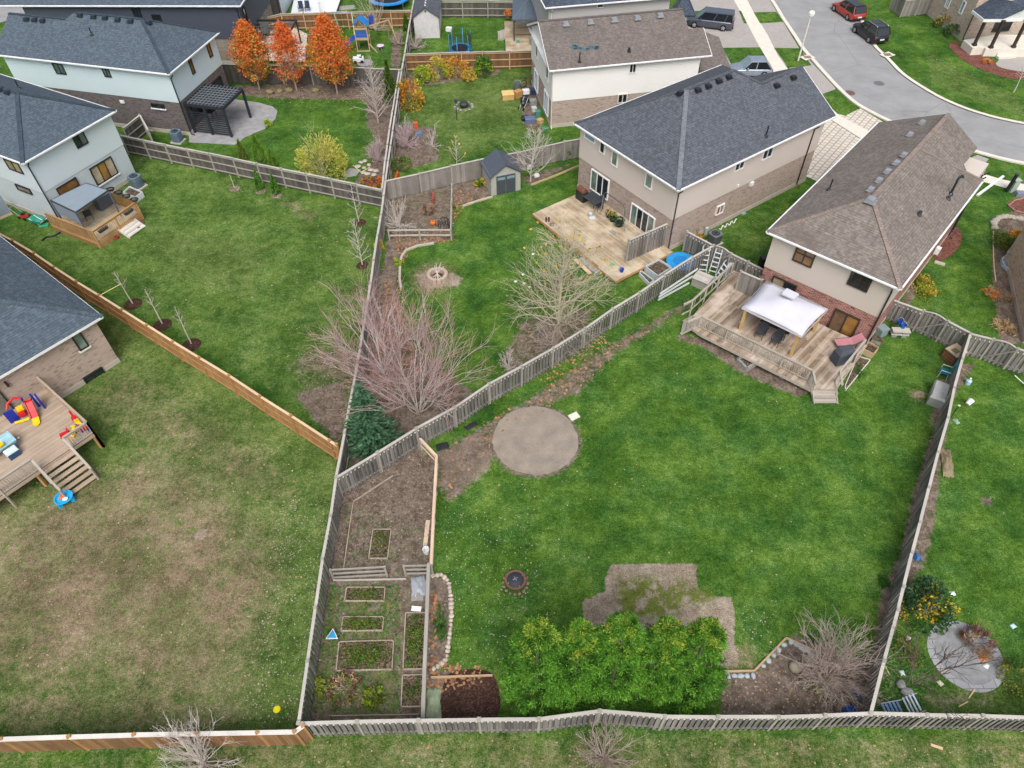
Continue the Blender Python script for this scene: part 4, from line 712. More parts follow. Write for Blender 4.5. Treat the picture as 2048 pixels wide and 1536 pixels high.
fence('wooden_fence', 'brown stained fence with white cap along the bottom left edge', FP([(-130, 1483), (2, 1479), (138, 1474), (268, 1470), (394, 1467.5), (515, 1465.5), (589, 1464), (606, 1452)], 1.8), 'brown', h=1.8, exact=True, capw=.18)
fence('wooden_fence', 'new tan cedar fence running beside the three staked saplings', FP([(-30, 452), (27, 482), (69, 507), (109, 535), (154, 564), (199, 591), (245, 620), (295, 651), (347, 684), (400, 716), (459.5, 752), (521, 793), (583, 832), (660, 882), (674, 891)]), 'tan', exact=True, side=-1)
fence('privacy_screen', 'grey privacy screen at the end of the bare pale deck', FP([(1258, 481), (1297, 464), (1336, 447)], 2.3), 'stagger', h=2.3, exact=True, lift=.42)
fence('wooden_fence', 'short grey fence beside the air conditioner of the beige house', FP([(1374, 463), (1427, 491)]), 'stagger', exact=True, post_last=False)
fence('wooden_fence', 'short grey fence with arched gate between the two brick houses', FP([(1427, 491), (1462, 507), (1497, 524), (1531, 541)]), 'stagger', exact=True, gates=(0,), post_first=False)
fence('wooden_fence', 'grey screen of boards near the upper end of the worn deck', FP([(1482, 543), (1524, 561)], 2.2), 'light', h=2.2, exact=True, lift=.62)
fence('wooden_fence', 'grey fence end beside the pinkish brick house at top right', FP([(1790, -14), (1812, 2), (1842, -1), (1868, -4)], 1.7), 'light', exact=True)
fence('wooden_gate', 'open weathered gate leaf beside the long pale house', FP([(246, 258), (280, 231), (297, 262)], 1.7), 'rails', exact=True)
# open rail fences of the vegetable plots
def railfence(name, label, tops, h, rails, m, mp, w=.04, hh=.12, cap=None, post_w=.1):
    root = T(name, label, 'rail fence', (*tops[0][:2], 0), 'rail fences round the vegetable plots'); k = 0
    for i in range(len(tops)-1):
        a, b_ = np.array(tops[i]), np.array(tops[i+1])
        for z in rails: q = M(); q.beam((a[0], a[1], z), (b_[0], b_[1], z), w, hh); q.build('rail', m, root)
        if cap: q = M(); q.beam((a[0], a[1], h), (b_[0], b_[1], h), cap, .04); q.build('cap_rail', m, root)
    for p in tops: q = M(); q.box((p[0], p[1], h/2), (post_w, post_w, h)); q.build('post', mp, root)
    return root
railfence('rail_fence', 'new pinkish lumber rail fence on the right of the mulched plot', GL([(840, 877), (873, 912), (870, 968), (867, 1024), (862, 1128)], 1.05), 1.05, (.35, .75), NEWWOOD, FP_GREY, cap=.14)
railfence('rail_fence', 'grey rail fence on the right of the raised beds', GL([(857, 1127), (853.6, 1225), (849, 1332), (845.5, 1436)], 1.1), 1.1, (.4, .8), FP_GREY, FP_GREY, cap=.16)
railfence('rail_fence', 'grey three rail fence left of the opening between the plots', GL([(660, 1139), (769, 1133)], 1.05), 1.05, (.2, .6, 1.0), FP_GREY, FP_GREY)
railfence('rail_fence', 'short grey rail fence right of the opening between the plots', GL([(807, 1131), (857, 1130)], 1.05), 1.05, (.2, .6, 1.0), FP_GREY, FP_GREY)
railfence('rail_fence', 'pale two rail fence around the plot with the orange pumpkin', GL([(903, 366), (903, 385), (902, 402), (901, 458), (838, 458), (776, 459)], 1.0), 1.0, (.45, .92), FC_GREY, FP_GREY)
# ------------------------------------------------------------------ decks and railings
def planks(m, poly, z, ang, w=.14, gap=.008, th=.03):
    poly = np.array(poly); ca, sa = math.cos(ang), math.sin(ang); Rm = np.array([[ca, sa], [-sa, ca]]); q = poly@Rm.T
    y = q[:, 1].min(); n = len(q)
    while y < q[:, 1].max():
        ym = y+w/2; xs = []
        for i in range(n):
            a, b_ = q[i], q[(i+1) % n]
            if (a[1] > ym) != (b_[1] > ym): xs.append(a[0]+(ym-a[1])*(b_[0]-a[0])/(b_[1]-a[1]))
        xs.sort()
        for i in range(0, len(xs)-1, 2):
            x = xs[i]
            while x < xs[i+1]-.05:
                x2 = min(xs[i+1], x+random.uniform(2.4, 4.8)); 
                if xs[i+1]-x2 < .6: x2 = xs[i+1]
                c_ = np.array([(x+x2)/2, ym])@Rm; m.box((c_[0], c_[1], z-th/2+random.uniform(-.002, .002)), (x2-x-.004, w-gap, th), ang); x = x2
        y += w
    return m
def deck(name, label, poly, z, ang, mt, skirt=None):
    poly = [tuple(p) for p in poly]; t = T(name, label, 'deck', (*poly[0], 0)); planks(M(), poly, z, ang).build('decking', mt, t)
    m = M(); n = len(poly)
    for i in range(n): a, b_ = poly[i], poly[(i+1) % n]; m.beam((*a, z-.13), (*b_, z-.13), .04, .2)
    m.build('rim_joist', skirt or mt, t); return t
def railing(root, a, b_, z, h, m, bal=.11, cap=.12, posts=True, mb=None, label=None):
    a, b_ = np.array(a[:2]), np.array(b_[:2]); q = M(); d = b_-a; L = np.linalg.norm(d); d /= L; ang = math.atan2(d[1], d[0]); n = int(L/bal)
    q.beam((*a, z+h), (*b_, z+h), cap, .04); q.beam((*a, z+h-.1), (*b_, z+h-.1), .04, .08); q.beam((*a, z+.12), (*b_, z+.12), .04, .08)
    r = q.build('railing', m, root); q = M()
    for i in range(n): p = a+d*(L*(i+.5)/n); q.box((p[0], p[1], z+h/2), (.035, .035, h-.16), ang)
    if bal < 1: q.build('balusters', mb or m, r)
    if posts:
        k = max(1, round(L/2))
        for i in range(k+1): p = a+d*L*i/k; w = M(); w.box((p[0], p[1], z/2+h/2-.02), (.09, .09, z+h-.06)); w.build('railing_post', m, r)
    return r
def steps(root, p, q, z, n, depth, out, m, name='stair', th=.04, risers=True):
    """p,q: ends of top edge; out: unit outward vector"""
    p, q, out = (np.array(x[:2], float) for x in (p, q, out)); d = q-p; L = np.linalg.norm(d); ang = math.atan2(d[1], d[0]); w = M(); rise = z/(n+1)
    for i in range(n):
        zz = z-rise*(i+1); c_ = (p+q)/2+out*depth*(i+.5); w.box((c_[0]-out[0]*depth*.24, c_[1]-out[1]*depth*.24, zz-th/2), (L, depth*.46, th), ang); w.box((c_[0]+out[0]*depth*.25, c_[1]+out[1]*depth*.25, zz-th/2), (L, depth*.46, th), ang)
        if risers: c2 = (p+q)/2+out*depth*(i+.02); w.box((c2[0], c2[1], zz+rise/2-.02), (L-.06, .025, rise-.03), ang)
    s = w.build(name, m, root)
    for e in (p, q): w = M(); w.beam((*e, z-.12), (*(e+out*depth*n), rise-.12), .05, .22); w.build('stringer', m, s)
    return s
def unit(v): v = np.array(v[:2]); return v/np.linalg.norm(v)
# worn reddish deck of the red brick house
DZ = .6; dk1 = GL([(1468, 541), (1389, 628), (1384, 655), (1402, 668), (1622, 778), (1672, 778), (1728, 700), (1733, 690), (1533, 600), (1520, 560)], DZ)
D1 = deck('wooden_deck', 'worn reddish brown deck with balustrade under the white canopy', dk1, DZ, math.atan2(H1.v[1], H1.v[0])-.05, DK_RED, RAIL_GREY)
rt = lambda q: G(*q, DZ+1.0); railing(D1, rt((1403, 632)), rt((1626, 741)), DZ, 1.0, RAIL_GREY, .12); railing(D1, rt((1375, 644)), rt((1403, 632)), DZ, 1.0, RAIL_GREY, .12, posts=False); railing(D1, rt((1626, 741)), rt((1632, 768)), DZ, 1.0, RAIL_GREY, .12, posts=False)
railing(D1, rt((1386, 600)), rt((1467, 526)), DZ, 1.0, RAIL_GREY, .7); railing(D1, rt((1368, 609)), rt((1386, 600)), DZ, 1.0, RAIL_GREY, 1.2, posts=False); railing(D1, rt((1681, 742)), rt((1732, 679)), DZ, 1.0, RAIL_GREY, .7); railing(D1, rt((1681, 742)), rt((1685, 770)), DZ, 1.0, RAIL_GREY, .7, posts=False)
a, b_ = G(1624, 773, DZ), G(1671, 773, DZ); steps(D1, a, b_, DZ, 3, .3, (0.02, -1), RAIL_GREY); a, b_ = G(1388, 630, DZ), G(1383, 655, DZ); steps(D1, b_, a, DZ, 2, .32, unit(np.array([-.95, -.1])), RAIL_GREY)
# low pale deck of the beige house
D2Z = .42; d2 = GL([(1065, 427), (1147, 386), (1267, 461), (1290, 475), (1336, 500), (1300, 531), (1232, 563)], D2Z)
pB = [G2(1065, 427, D2Z), G2(1232, 562, D2Z)]; ew = [H2.inv(p) for p in pB]; u0, u1 = ew[0][0], ew[1][0]; vv = (ew[0][1]+ew[1][1])/2
print('deck2', ew, [H2.inv(G2(1290, 540, D2Z)), H2.inv(G2(1147, 386, D2Z))])
d2 = [H2.L(ew[0][0], ew[0][1])[:2], H2.L(ew[1][0], ew[1][1])[:2], H2.L(ew[1][0], .4)[:2], H2.L(ew[0][0], .4)[:2]]
D2 = deck('wooden_deck', 'low bare pale wooden deck behind the beige house with patio furniture', d2, D2Z, math.atan2(H2.u[1], H2.u[0]), DK_PALE, RAIL_TAN)
t = T('deck_step', 'grey block step lying on grass against the pale deck edge', 'step', G(1180, 535)); m = M(); a_ = math.atan2(H2.u[1], H2.u[0]); p = G(1181, 533); m.box((p[0], p[1], .1), (2.0, .75, .2), a_); m.build('block', STONE_G, t); p = G(1163, 540); m = M(); m.beam((*G2(1150, 521), .12), (*G2(1180, 550), .12), .28, .06); m.build('plank', FC_TAN, t)
# deck with veranda, pale grey house
D3Z = .55; c4 = [G2(127, 452, .5), G2(205, 492, .1)]
i4 = [H4.inv(G2(113, 432, 1.9)), H4.inv(G2(186, 461, 1.55)), H4.inv(G2(272, 404, 1.55))]; print('deck4', i4)
u4 = (i4[1][0]+i4[2][0])/2; v4a, v4b = (i4[0][1]+i4[1][1])/2, i4[2][1]
d3 = [H4.L(u4, v4a)[:2], H4.L(u4, v4b)[:2], H4.L(.4, v4b)[:2], H4.L(.4, v4a)[:2]]
D3 = deck('wooden_deck', 'small cedar deck with tan balustrade behind the pale grey house', d3, D3Z, math.atan2(H4.v[1], H4.v[0]), DK_PALE, RAIL_TAN)
railing(D3, d3[0], d3[1], D3Z, 1.0, RAIL_TAN, .14, mb=FC_TAN); a4v = np.array(d3[1])-np.array(d3[0])
m = M(); 
for f in np.linspace(0, 1, 22): p = np.array(d3[3])*(1-f)+np.array(d3[0])*f; m.box((p[0], p[1], .79), (.15, .03, 1.5), math.atan2(H4.u[1], H4.u[0]))
m.beam((*d3[3], 1.56), (*d3[0], 1.56), .12, .04); m.build('side_screen', FB_TAN, D3); m = M()
for f in np.linspace(0, 1, 22): p = np.array(d3[2])*(1-f)+np.array(d3[1])*f; m.box((p[0], p[1], .8), (.15, .03, 1.5), math.atan2(H4.u[1], H4.u[0]))
m.build('side_screen', FB_TAN, D3); m = M()
for i in range(4): a_, b2 = d3[i], d3[(i+1) % 4]; m.beam((*a_, .2), (*b2, .2), .03, .4)
m.build('skirt', FB_TAN, D3)
o4 = unit(-H4.u); s0, s1 = np.array(d3[0])*.55+np.array(d3[1])*.45, np.array(d3[0])*.17+np.array(d3[1])*.83
steps(D3, s0, s1, D3Z, 3, .32, o4, FC_WHITE, th=.06)
# high deck of the buff bungalow
D5Z = 1.3; q5 = [H5.inv(G2(173, 835, D5Z+1.0)), H5.inv(G2(190, 868, D5Z)), H5.inv(G2(140, 899, D5Z)), H5.inv(G2(80, 937, D5Z)), H5.inv(G2(0, 984, D5Z)), H5.inv(G2(108, 877, D5Z+1)), H5.inv(G2(95, 770, D5Z+1)), H5.inv(G2(65, 908, D5Z+1))]; print('deck5', q5)
ue = (q5[1][0]+q5[2][0]+q5[3][0])/3; v5 = q5[1][1]; st0, st1 = q5[2][1]-.05, q5[3][1]+.05
d5 = [H5.L(ue, v5)[:2], H5.L(ue, v5+9)[:2], H5.L(.4, v5+9)[:2], H5.L(.4, v5)[:2]]
D5 = deck('wooden_deck', 'high greyish wooden deck with stairs and toys behind the buff brick house', d5, D5Z, math.atan2(H5.v[1], H5.v[0]), DK_GREY, DK_GREY)
railing(D5, H5.L(ue, v5), H5.L(ue, st0), D5Z, 1.0, RAIL_GREY, .13); railing(D5, H5.L(ue, st1), H5.L(ue, v5+9), D5Z, 1.0, RAIL_GREY, .13); railing(D5, H5.L(ue, v5), H5.L(.4, v5), D5Z, 1.0, DK_GREY, .13)
o5 = unit(-H5.u); sd = steps(D5, H5.L(ue, st0), H5.L(ue, st1), D5Z, 6, .29, o5, DK_GREY, risers=False)
for v_ in (st0, st1):
    m = M(); a_ = np.array(H5.L(ue, v_)); b2 = np.array(H5.L(ue-1.75, v_)); m.beam((*a_[:2], D5Z+.95), (*b2[:2], 1.0), .12, .04); m.box((*b2[:2], .5), (.09, .09, 1.0))
    for f in np.linspace(.08, .92, 11): p = a_*(1-f)+b2*f; zt = D5Z+.95-(D5Z-.05)*f; m.box((p[0], p[1], zt-.5), (.035, .035, .85))
    m.build('stair_railing', RAIL_GREY, sd)
for v_ in (v5+.1, v5+3.4, v5+7):
    p = H5.L(ue+.1, v_); m = M(); m.box((p[0], p[1], D5Z/2), (.14, .14, D5Z)); m.build('support_post', RAIL_TAN, D5)
# ------------------------------------------------------------------ trees and shrubs
def HT(base, top):
    g = G(*base); d = ray(*top); k = (g[:2]@d[:2])/(d[:2]@d[:2]); return float(CAMH+d[2]*k)
def nrm(v): return v/(np.linalg.norm(v)+1e-9)
class Br:
    """collects tapering branches, builds one mesh each for limbs and twigs"""
    def __init__(s, seed): s.r = np.random.default_rng(seed); s.lv = {0: [], 1: []}; s.tips = []
    def grow(s, p, d, L, r, k=5, up=.0, wob=.12, r1=None):
        pts = [np.array(p, float)]; d = nrm(np.array(d, float)); rs = [r]
        for i in range(k):
            d = nrm(d+np.array([0, 0, up])+s.r.normal(0, wob, 3)); pts.append(pts[-1]+d*L/k); rs.append(r+((r1 if r1 is not None else r*.25)-r)*(i+1)/k)
        return pts, rs, d
    def add(s, lvl, pts, rs): s.lv[lvl].append((pts, rs))
    def at(s, pts, t):
        x = t*(len(pts)-1); i = min(int(x), len(pts)-2); f = x-i; return pts[i]*(1-f)+pts[i+1]*f, nrm(pts[i+1]-pts[i])
    def side(s, d, ang):
        a = nrm(np.cross(d, s.r.normal(0, 1, 3))); return nrm(d*math.cos(ang)+a*math.sin(ang))
    def mesh(s, lvl, sides):
        V, F = [], []; s.mi = []
        for pts, rs in s.lv[lvl]:
            s.mi += [int(rs[0] < .0101)]*((len(pts)-1)*sides)
            b = len(V); k = len(pts); n = sides
            for i, p in enumerate(pts):
                d = nrm(pts[min(i+1, k-1)]-pts[max(i-1, 0)]); a = nrm(np.cross(d, (.31, .87, .38))); c_ = np.cross(d, a)
                for j in range(n): t = 2*math.pi*j/n; V.append(p+rs[i]*(a*math.cos(t)+c_*math.sin(t)))
            for i in range(k-1):
                for j in range(n): F.append((b+i*n+j, b+i*n+(j+1) % n, b+(i+1)*n+(j+1) % n, b+(i+1)*n+j))
        return np.array(V), np.array(F)
    def build(s, root, m0, m1, nm=('trunk', 'branches'), sides=(6, 3)):
        for l, m in ((0, m0), (1, m1)):
            if s.lv[l]: v, f = s.mesh(l, sides[l]); fast_mesh(nm[l], v, f, m, root, True, s.mi if isinstance(m, list) else None)
def leaves(name, pts, size, m, root, aspect=.6, rng=None, dirs=None, mi=None, jit=.35, fold=True):
    """one small tilted leaf quad per point"""
    rng = rng or RNG; pts = np.asarray(pts); n = len(pts); a = rng.normal(0, 1, (n, 3)) if dirs is None else np.asarray(dirs)+rng.normal(0, jit, (n, 3))
    a /= np.linalg.norm(a, axis=1)[:, None]; b = np.cross(a, rng.normal(0, 1, (n, 3))); b /= np.linalg.norm(b, axis=1)[:, None]
    L = size*rng.uniform(.6, 1.35, n)[:, None]; w = L*aspect; v = np.stack([pts-a*L*.5, pts+b*w*.5, pts+a*L*.5, pts-b*w*.5], 1).reshape(-1, 3)
    return fast_mesh(name, v, np.arange(4*n).reshape(n, 4), m, root, False, mi)
def vase_tree(name, label, base, h, n, spread, seed, m0, m1, m2=None, grp=None, twigs=9, cat='tree', r0=.075, th=.5, lean=(0, 0)):
    g = G(*base); root = T(name, label, cat, g, grp); B = Br(seed); R = B.r;
    for i in range(n):
        th_ = math.radians(spread)*math.sqrt((i+.4)/n); ph = i*2.39996+R.uniform(-.3, .3); d = (math.sin(th_)*math.cos(ph)+lean[0], math.sin(th_)*math.sin(ph)+lean[1], math.cos(th_))
        L = h*R.uniform(.8, 1.02)*(1.0 if th_ < .5 else .88); p0 = g+np.array([math.cos(ph)*.12, math.sin(ph)*.12, R.uniform(.05, th)])
        st_, rs, de = B.grow(p0, d, L*.42, r0*R.uniform(.7, 1.1), 4, .04, .1, r0*.5); B.add(0, st_, rs); subs = []
        for _ in range(3):
            pb_, db = B.at(st_, R.uniform(.45, 1.0)); pts, rs, _ = B.grow(pb_, B.side(db, R.uniform(.08, .42)), L*R.uniform(.45, .66), r0*.42, 6, .05, .13, .007); B.add(0, pts, rs); subs.append(pts)
        for j in range(twigs):
            pts = subs[j % 3]
            t = R.uniform(.25, .95); p, dd = B.at(pts, t); q, rr, _ = B.grow(p, B.side(dd, R.uniform(.25, .75)), L*R.uniform(.14, .36)*(1.15-t*.5), .015*(1.15-t)+.0085, 5, .06, .16, .005); B.add(1, q, rr)
            for _ in range(3): p2, d2 = B.at(q, R.uniform(.2, .95)); q2, r2_, _ = B.grow(p2, B.side(d2, .5), L*R.uniform(.08, .18), .01, 3, .06, .12, .004); B.add(1, q2, r2_)
    B.build(root, m0, [m1, m2] if m2 else m1, ('trunk', 'branches'))
    return root, B
def cone_tree(name, label, base, h, seed, m0, m1, rad, nb=40, grp=None, lv=None, t0=.08, upang=.9, r0=.1, sub=6, cat='tree'):
    g = G(*base); root = T(name, label, cat, g, grp); B = Br(seed); R = B.r; pts, rs, _ = B.grow(g, (0, 0, 1), h, r0, 8, .1, .03, .012); B.add(0, pts, rs); tips = []
    for i in range(nb):
        t = t0+(1-t0)*(i+.5)/nb*.95; p, dd = B.at(pts, t); ph = i*2.39996+R.uniform(-.4, .4); el = upang*R.uniform(.55, 1.1); d = (math.cos(ph)*math.cos(el), math.sin(ph)*math.cos(el), math.sin(el))
        L = rad*(1.25-.95*t)*R.uniform(.8, 1.15); q, rr, _ = B.grow(p, d, L, r0*.35*(1.1-t)+.008, 5, .06, .12, .006); B.add(1, q, rr); tips.append(q[-1])
        for j in range(sub):
            p2, d2 = B.at(q, R.uniform(.2, .95)); q2, r2_, _ = B.grow(p2, B.side(d2, R.uniform(.4, .8)), L*R.uniform(.2, .45), .011, 3, .05, .15, .004); B.add(1, q2, r2_); tips.append(q2[-1])
            p3, d3 = B.at(q2, R.uniform(.3, .8)); q3, r3_, _ = B.grow(p3, B.side(d3, .6), L*.16, .007, 2, .05, .15, .004); B.add(1, q3, r3_)
    B.build(root, m0, m1); return root, B, tips
def bush(name, label, base, rx, h, mats, n, ls, seed, grp=None, ry=None, aspect=.6, twig=None, ntw=0, cat='shrub', clumps=40, low=.1, up=0.0, z0=0.0, lname='leaves', hull=.72):
    g = G(*base, z0); root = T(name, label, cat, g, grp); R = np.random.default_rng(seed); ry = ry or rx
    if ntw:
        B = Br(seed)
        for i in range(ntw):
            ph = R.uniform(0, 6.28); el = R.uniform(.25, 1.45); d = np.array([math.cos(ph)*math.cos(el)*rx, math.sin(ph)*math.cos(el)*ry, math.sin(el)*h]); L = np.linalg.norm(d)*R.uniform(.75, 1.1); q, rr, _ = B.grow(g+(R.uniform(-.1, .1), R.uniform(-.1, .1), .02), d, L, .018, 5, .02, .12, .005); B.add(1, q, rr)
            for _ in range(3): p2, d2 = B.at(q, R.uniform(.3, .95)); q2, r2_, _ = B.grow(p2, B.side(d2, .6), L*.3, .009, 3, .05, .15, .004); B.add(1, q2, r2_)
        B.build(root, twig, twig)
    if n:
        a = R.normal(0, 1, (clumps, 3)); a /= np.linalg.norm(a, axis=1)[:, None]; a[:, 2] = np.abs(a[:, 2]); rr = R.uniform(hull, 1, (clumps, 1)); cpos = a*rr*np.array([rx, ry, h*.85])+np.array([0, 0, h*low])
        k = R.integers(0, clumps, n); off = R.normal(0, 1, (n, 3)); off /= np.linalg.norm(off, axis=1)[:, None]; off *= R.uniform(.3, 1, (n, 1))**.5*np.array([rx, ry, h])*.24
        p = cpos[k]+off; p[:, 2] = np.maximum(p[:, 2], .03); dirs = p*np.array([1, 1, .6]); dirs /= np.linalg.norm(dirs, axis=1)[:, None]+1e-9; dirs[:, 2] += up
        mi = None
        if isinstance(mats, (list, tuple)): pk = R.uniform(0, 1, clumps); mi = np.clip((pk*len(mats)).astype(int), 0, len(mats)-1)[k]
        leaves(lname, p+g, ls, mats, root, aspect, R, dirs, mi, .6)
    return root
L_OR = leafm('leaf_orange', ['b85a24', 'd8782c', 'e48a3a', 'eca04e']); L_RED = leafm('leaf_red', ['b4502e', 'd0623a', 'dc7648', 'd88a58']); L_GOLD = leafm('leaf_gold', ['a88a2c', 'c4a23c', 'd4b858', 'b8a048']); L_OLV = leafm('leaf_olive', ['4c5a22', '6b7a30', '8a8f42', '7a7038'])
L_CED = leafm('cedar_green', ['3c6c1e', '588c2c', '72a83c', '8cc050'], .15); L_CEDG = leafm('cedar_gold', ['76962e', '94ac3c', 'aebe4c', 'c0bc52'], .15); L_CEDD = leafm('cedar_deep', ['1e3e14', '2c541a', '3c6c22', '4a7e2c'], .1)
L_SPR = leafm('spruce_needles', ['2c4a34', '3c6044', '4f7656', '6a8e70'], .05); L_WIL = leafm('willow_yellow', ['a0a038', 'beba54', 'd6d078', 'c8c068']); L_GRN = leafm('leaf_green', ['2a4f1c', '3c6b28', '548238', '6a9448']); L_YEL = leafm('leaf_yellow', ['a8901c', 'c8ac2c', 'd6bf48', '9c9a30']); L_YG = leafm('leaf_lime', ['6f8a1c', '8fa82c', 'a8bc40', '7c9430']); L_DKG = leafm('leaf_dark', ['22402a', '2f5534', '42694a', '5a7a5c']); L_DRY = leafm('leaf_dry', ['8a6f4c', 'a88c64', 'c4ac86', 'd6c4a2']); L_PUR = leafm('leaf_purple', ['5a3a38', '74504c', '8a6660', '6a5048'])
# --- three orange pear trees
def pear(base, top, R_, seed, label, pal, n, thin=0.0):
    n = int(n*2.9)
    h = HT(base, top); g = G(*base); root = T('pear_tree', label, 'tree', g, 'orange autumn trees in a row'); B = Br(seed); R = B.r; pts, rs, _ = B.grow(g, (0, 0, 1), h*.97, .09, 8, .1, .02, .012); B.add(0, pts, rs); P_ = []; zb = .16*h
    nb = 110
    for i in range(nb):
        t = .13+.85*(i+.5)/nb; f = (i+.5)/nb; prof = min(1, .5+f*4)*(1-f)**.72
        p, dd = B.at(pts, t*.93); ph = i*2.39996; el = .5+.6*f; L = R_*max(prof, .13)*1.5*R.uniform(.75, 1.12); q, rr, _ = B.grow(p, (math.cos(ph)*math.cos(el), math.sin(ph)*math.cos(el), math.sin(el)), L, .025, 5, .08, .08, .006); B.add(1, q, rr)
        for _ in range(3): p2, d2 = B.at(q, R.uniform(.3, .9)); q2, r2_, _ = B.grow(p2, B.side(d2, .6), L*.4, .01, 3, .1, .1, .004); B.add(1, q2, r2_); P_ += [(x, .16) for x in q2[1:]]
        P_ += [(x, .2) for x in q[2:]]+[(q[-1], .22)]
    B.build(root, BARK_D, BARK_D); c_ = np.array([x[0] for x in P_]); k = R.integers(0, len(c_), n); p = c_[k]+R.normal(0, .17, (n, 3)); keep = R.uniform(0, 1, n) > thin*np.exp(-((p[:, 2]-h*.45)/(h*.2))**2); p = p[keep]; k = k[keep]
    hh = (p[:, 2])/h; w = np.array(pal); cl = R.uniform(0, 1, len(c_))[k]+R.normal(0, .08, len(k))+(hh-.5)*.55
    mi = np.digitize(cl, np.cumsum(w)[:-1]); leaves('leaves', p, .145, [L_OLV, L_GOLD, L_OR, L_RED], root, .75, R, None, mi)
pear((519, 178), (478, 36), 2.0, 21, 'left orange tree with purple tinted and olive lower foliage', (.14, .2, .42, .24), 5600, .25)
pear((594, 181), (560, 40), 1.85, 22, 'middle red orange tree, thin enough to show its pale branches', (.02, .06, .48, .44), 4200, .75)
pear((675, 187), (652, 25), 2.25, 23, 'tallest orange tree with golden green streaks, nearest the play tower', (.05, .2, .5, .25), 7200, .1)
# --- cedar row
cg = T('cedar_tree', '', 'tree', (0, 0, 0))
def cedar(px, y, h, rad, seed, label, gold):
    x = G2(px, 1400)[0]*1.0; g = np.array([x, y, 0]); root = T('cedar_tree', label, 'tree', g, 'cedars in the row by the bottom fence'); R = np.random.default_rng(seed); m = M(g); m.tube([(0, 0, 0), (0, 0, h*.8)], [.12, .02], 6); m.build('trunk', BARK_K, root)
    nc = 430; z = R.uniform(.02, 1, nc)**.9; prof = np.clip(np.where(z < .25, .86+z*.6, 1.03-((z-.25)/.75)**1.6*.88), .1, 1); ph = R.uniform(0, 6.283, nc); rr = rad*prof*R.uniform(.55, 1.06, nc)*(1+.12*np.sin(ph*3+z*9)); c_ = np.stack([np.cos(ph)*rr, np.sin(ph)*rr, z*h], 1)
    out = np.stack([np.cos(ph), np.sin(ph), .35+z*.9], 1); out /= np.linalg.norm(out, axis=1)[:, None]; n = 80; k = np.repeat(np.arange(nc), n); d = out[k]+R.normal(0, .55, (len(k), 3)); d /= np.linalg.norm(d, axis=1)[:, None]
    p = c_[k]+d*R.uniform(.02, .33, (len(k), 1))*np.array([1, 1, .8]); zz = p[:, 2]/h; pr = np.clip((zz-.7)*2.2, 0, 1)*gold*.75; u = R.uniform(0, 1, nc)[k]; mi = np.where(u < pr, 1, np.where(u > .8, 2, 0))
    leaves('foliage', p+g, .115, [L_CED, L_CEDG, L_CEDD], root, .26, R, d, mi, .3)
bpy.data.objects.remove(cg)
cedar(1072, 11.0, 6.9, 1.3, 31, 'leftmost cedar, golden topped, beside the dark mulch bed', .95); cedar(1148, 11.1, 6.3, 1.15, 32, 'second cedar from the left in the green row', .75); cedar(1222, 11.1, 7.0, 1.25, 33, 'middle cedar of the five above the bottom fence bend', .7); cedar(1302, 11.1, 6.5, 1.2, 34, 'fourth cedar from the left in the green row', .7); cedar(1368, 11.0, 6.6, 1.2, 35, 'rightmost cedar, next to the dark planting bed', .75)
# --- spruce
def spruce(base, h, rad, seed, label):
    g = G(*base); root = T('spruce_tree', label, 'tree', g); R = np.random.default_rng(seed); m = M(g); m.tube([(0, 0, 0), (0, 0, h)], [.12, .01], 6); m.build('trunk', BARK_D, root); P_, D_ = [], []
    for i in range(26):
        z = .3+(h-.35)*i/25; nb = 13 if i < 18 else 8; L0 = rad*(1-z/h)**.85+.08
        for j in range(nb):
            ph = j*6.283/nb+i*.7+R.uniform(-.2, .2); L = L0*R.uniform(.75, 1.1); d = np.array([math.cos(ph), math.sin(ph), 0]); s_ = np.array([-d[1], d[0], 0]); ns = max(4, int(L/.09))
            for k in range(ns):
                t = (k+.5)/ns; p = g+np.array([0, 0, z])+d*L*t+np.array([0, 0, -.22*L*t+.25*L*t*t])
                for sg in (-1, 0, 1): P_.append(p+s_*sg*.1*(1.1-t)+R.normal(0, .02, 3)); D_.append(d+s_*sg*.8+np.array([0, 0, .15]))
    leaves('foliage', P_, .3, L_SPR, root, .3, R, D_, None, .15)
spruce((748, 890), HT((748, 890), (722, 768)), 1.75, 41, 'dark green spruce in the corner between the converging fences')
# --- leafless trees
vase_tree('maple_tree', 'leafless rosy vase shaped tree just behind the diagonal fence', (838, 828), HT((838, 828), (880, 622)), 18, 44, 51, BARK, BARK_R, BARK_T, 'leafless rosy trees', 20, r0=.042)
vase_tree('maple_tree', 'leafless rosy tree straddling the grey fence, left of its twin', (766, 746), HT((766, 746), (705, 590)), 15, 54, 52, BARK, BARK_R, BARK_T, 'leafless rosy trees', 20, r0=.042)
r_, B_, tp = cone_tree('leafless_tree', 'pale leafless tree with few yellow leaves by the bare pale deck', (1116, 668), HT((1116, 668), (1134, 462)), 53, BARK_L, BARK_L, 3.7, 90, upang=.55, r0=.11, sub=11, t0=.05)
tp = np.array([t for t in tp if t[2] > G(1116, 668)[2]+5.0]); leaves('leaves', tp[RNG.integers(0, len(tp), 80)]+RNG.normal(0, .12, (80, 3)), .22, L_GOLD, r_, .8)
cone_tree('leafless_tree', 'grey brown leafless tree in mulch near the lattice pergola lawn', (757, 246), HT((757, 246), (739, 126)), 54, BARK_D, BARK, 2.2, 46, upang=1.0, r0=.08, sub=5)
cone_tree('leafless_tree', 'pale leafless tree right of the small garden shed', (1061, 362), HT((1061, 362), (1054, 254)), 55, BARK, BARK, 2.4, 44, upang=.7, r0=.08, sub=5)
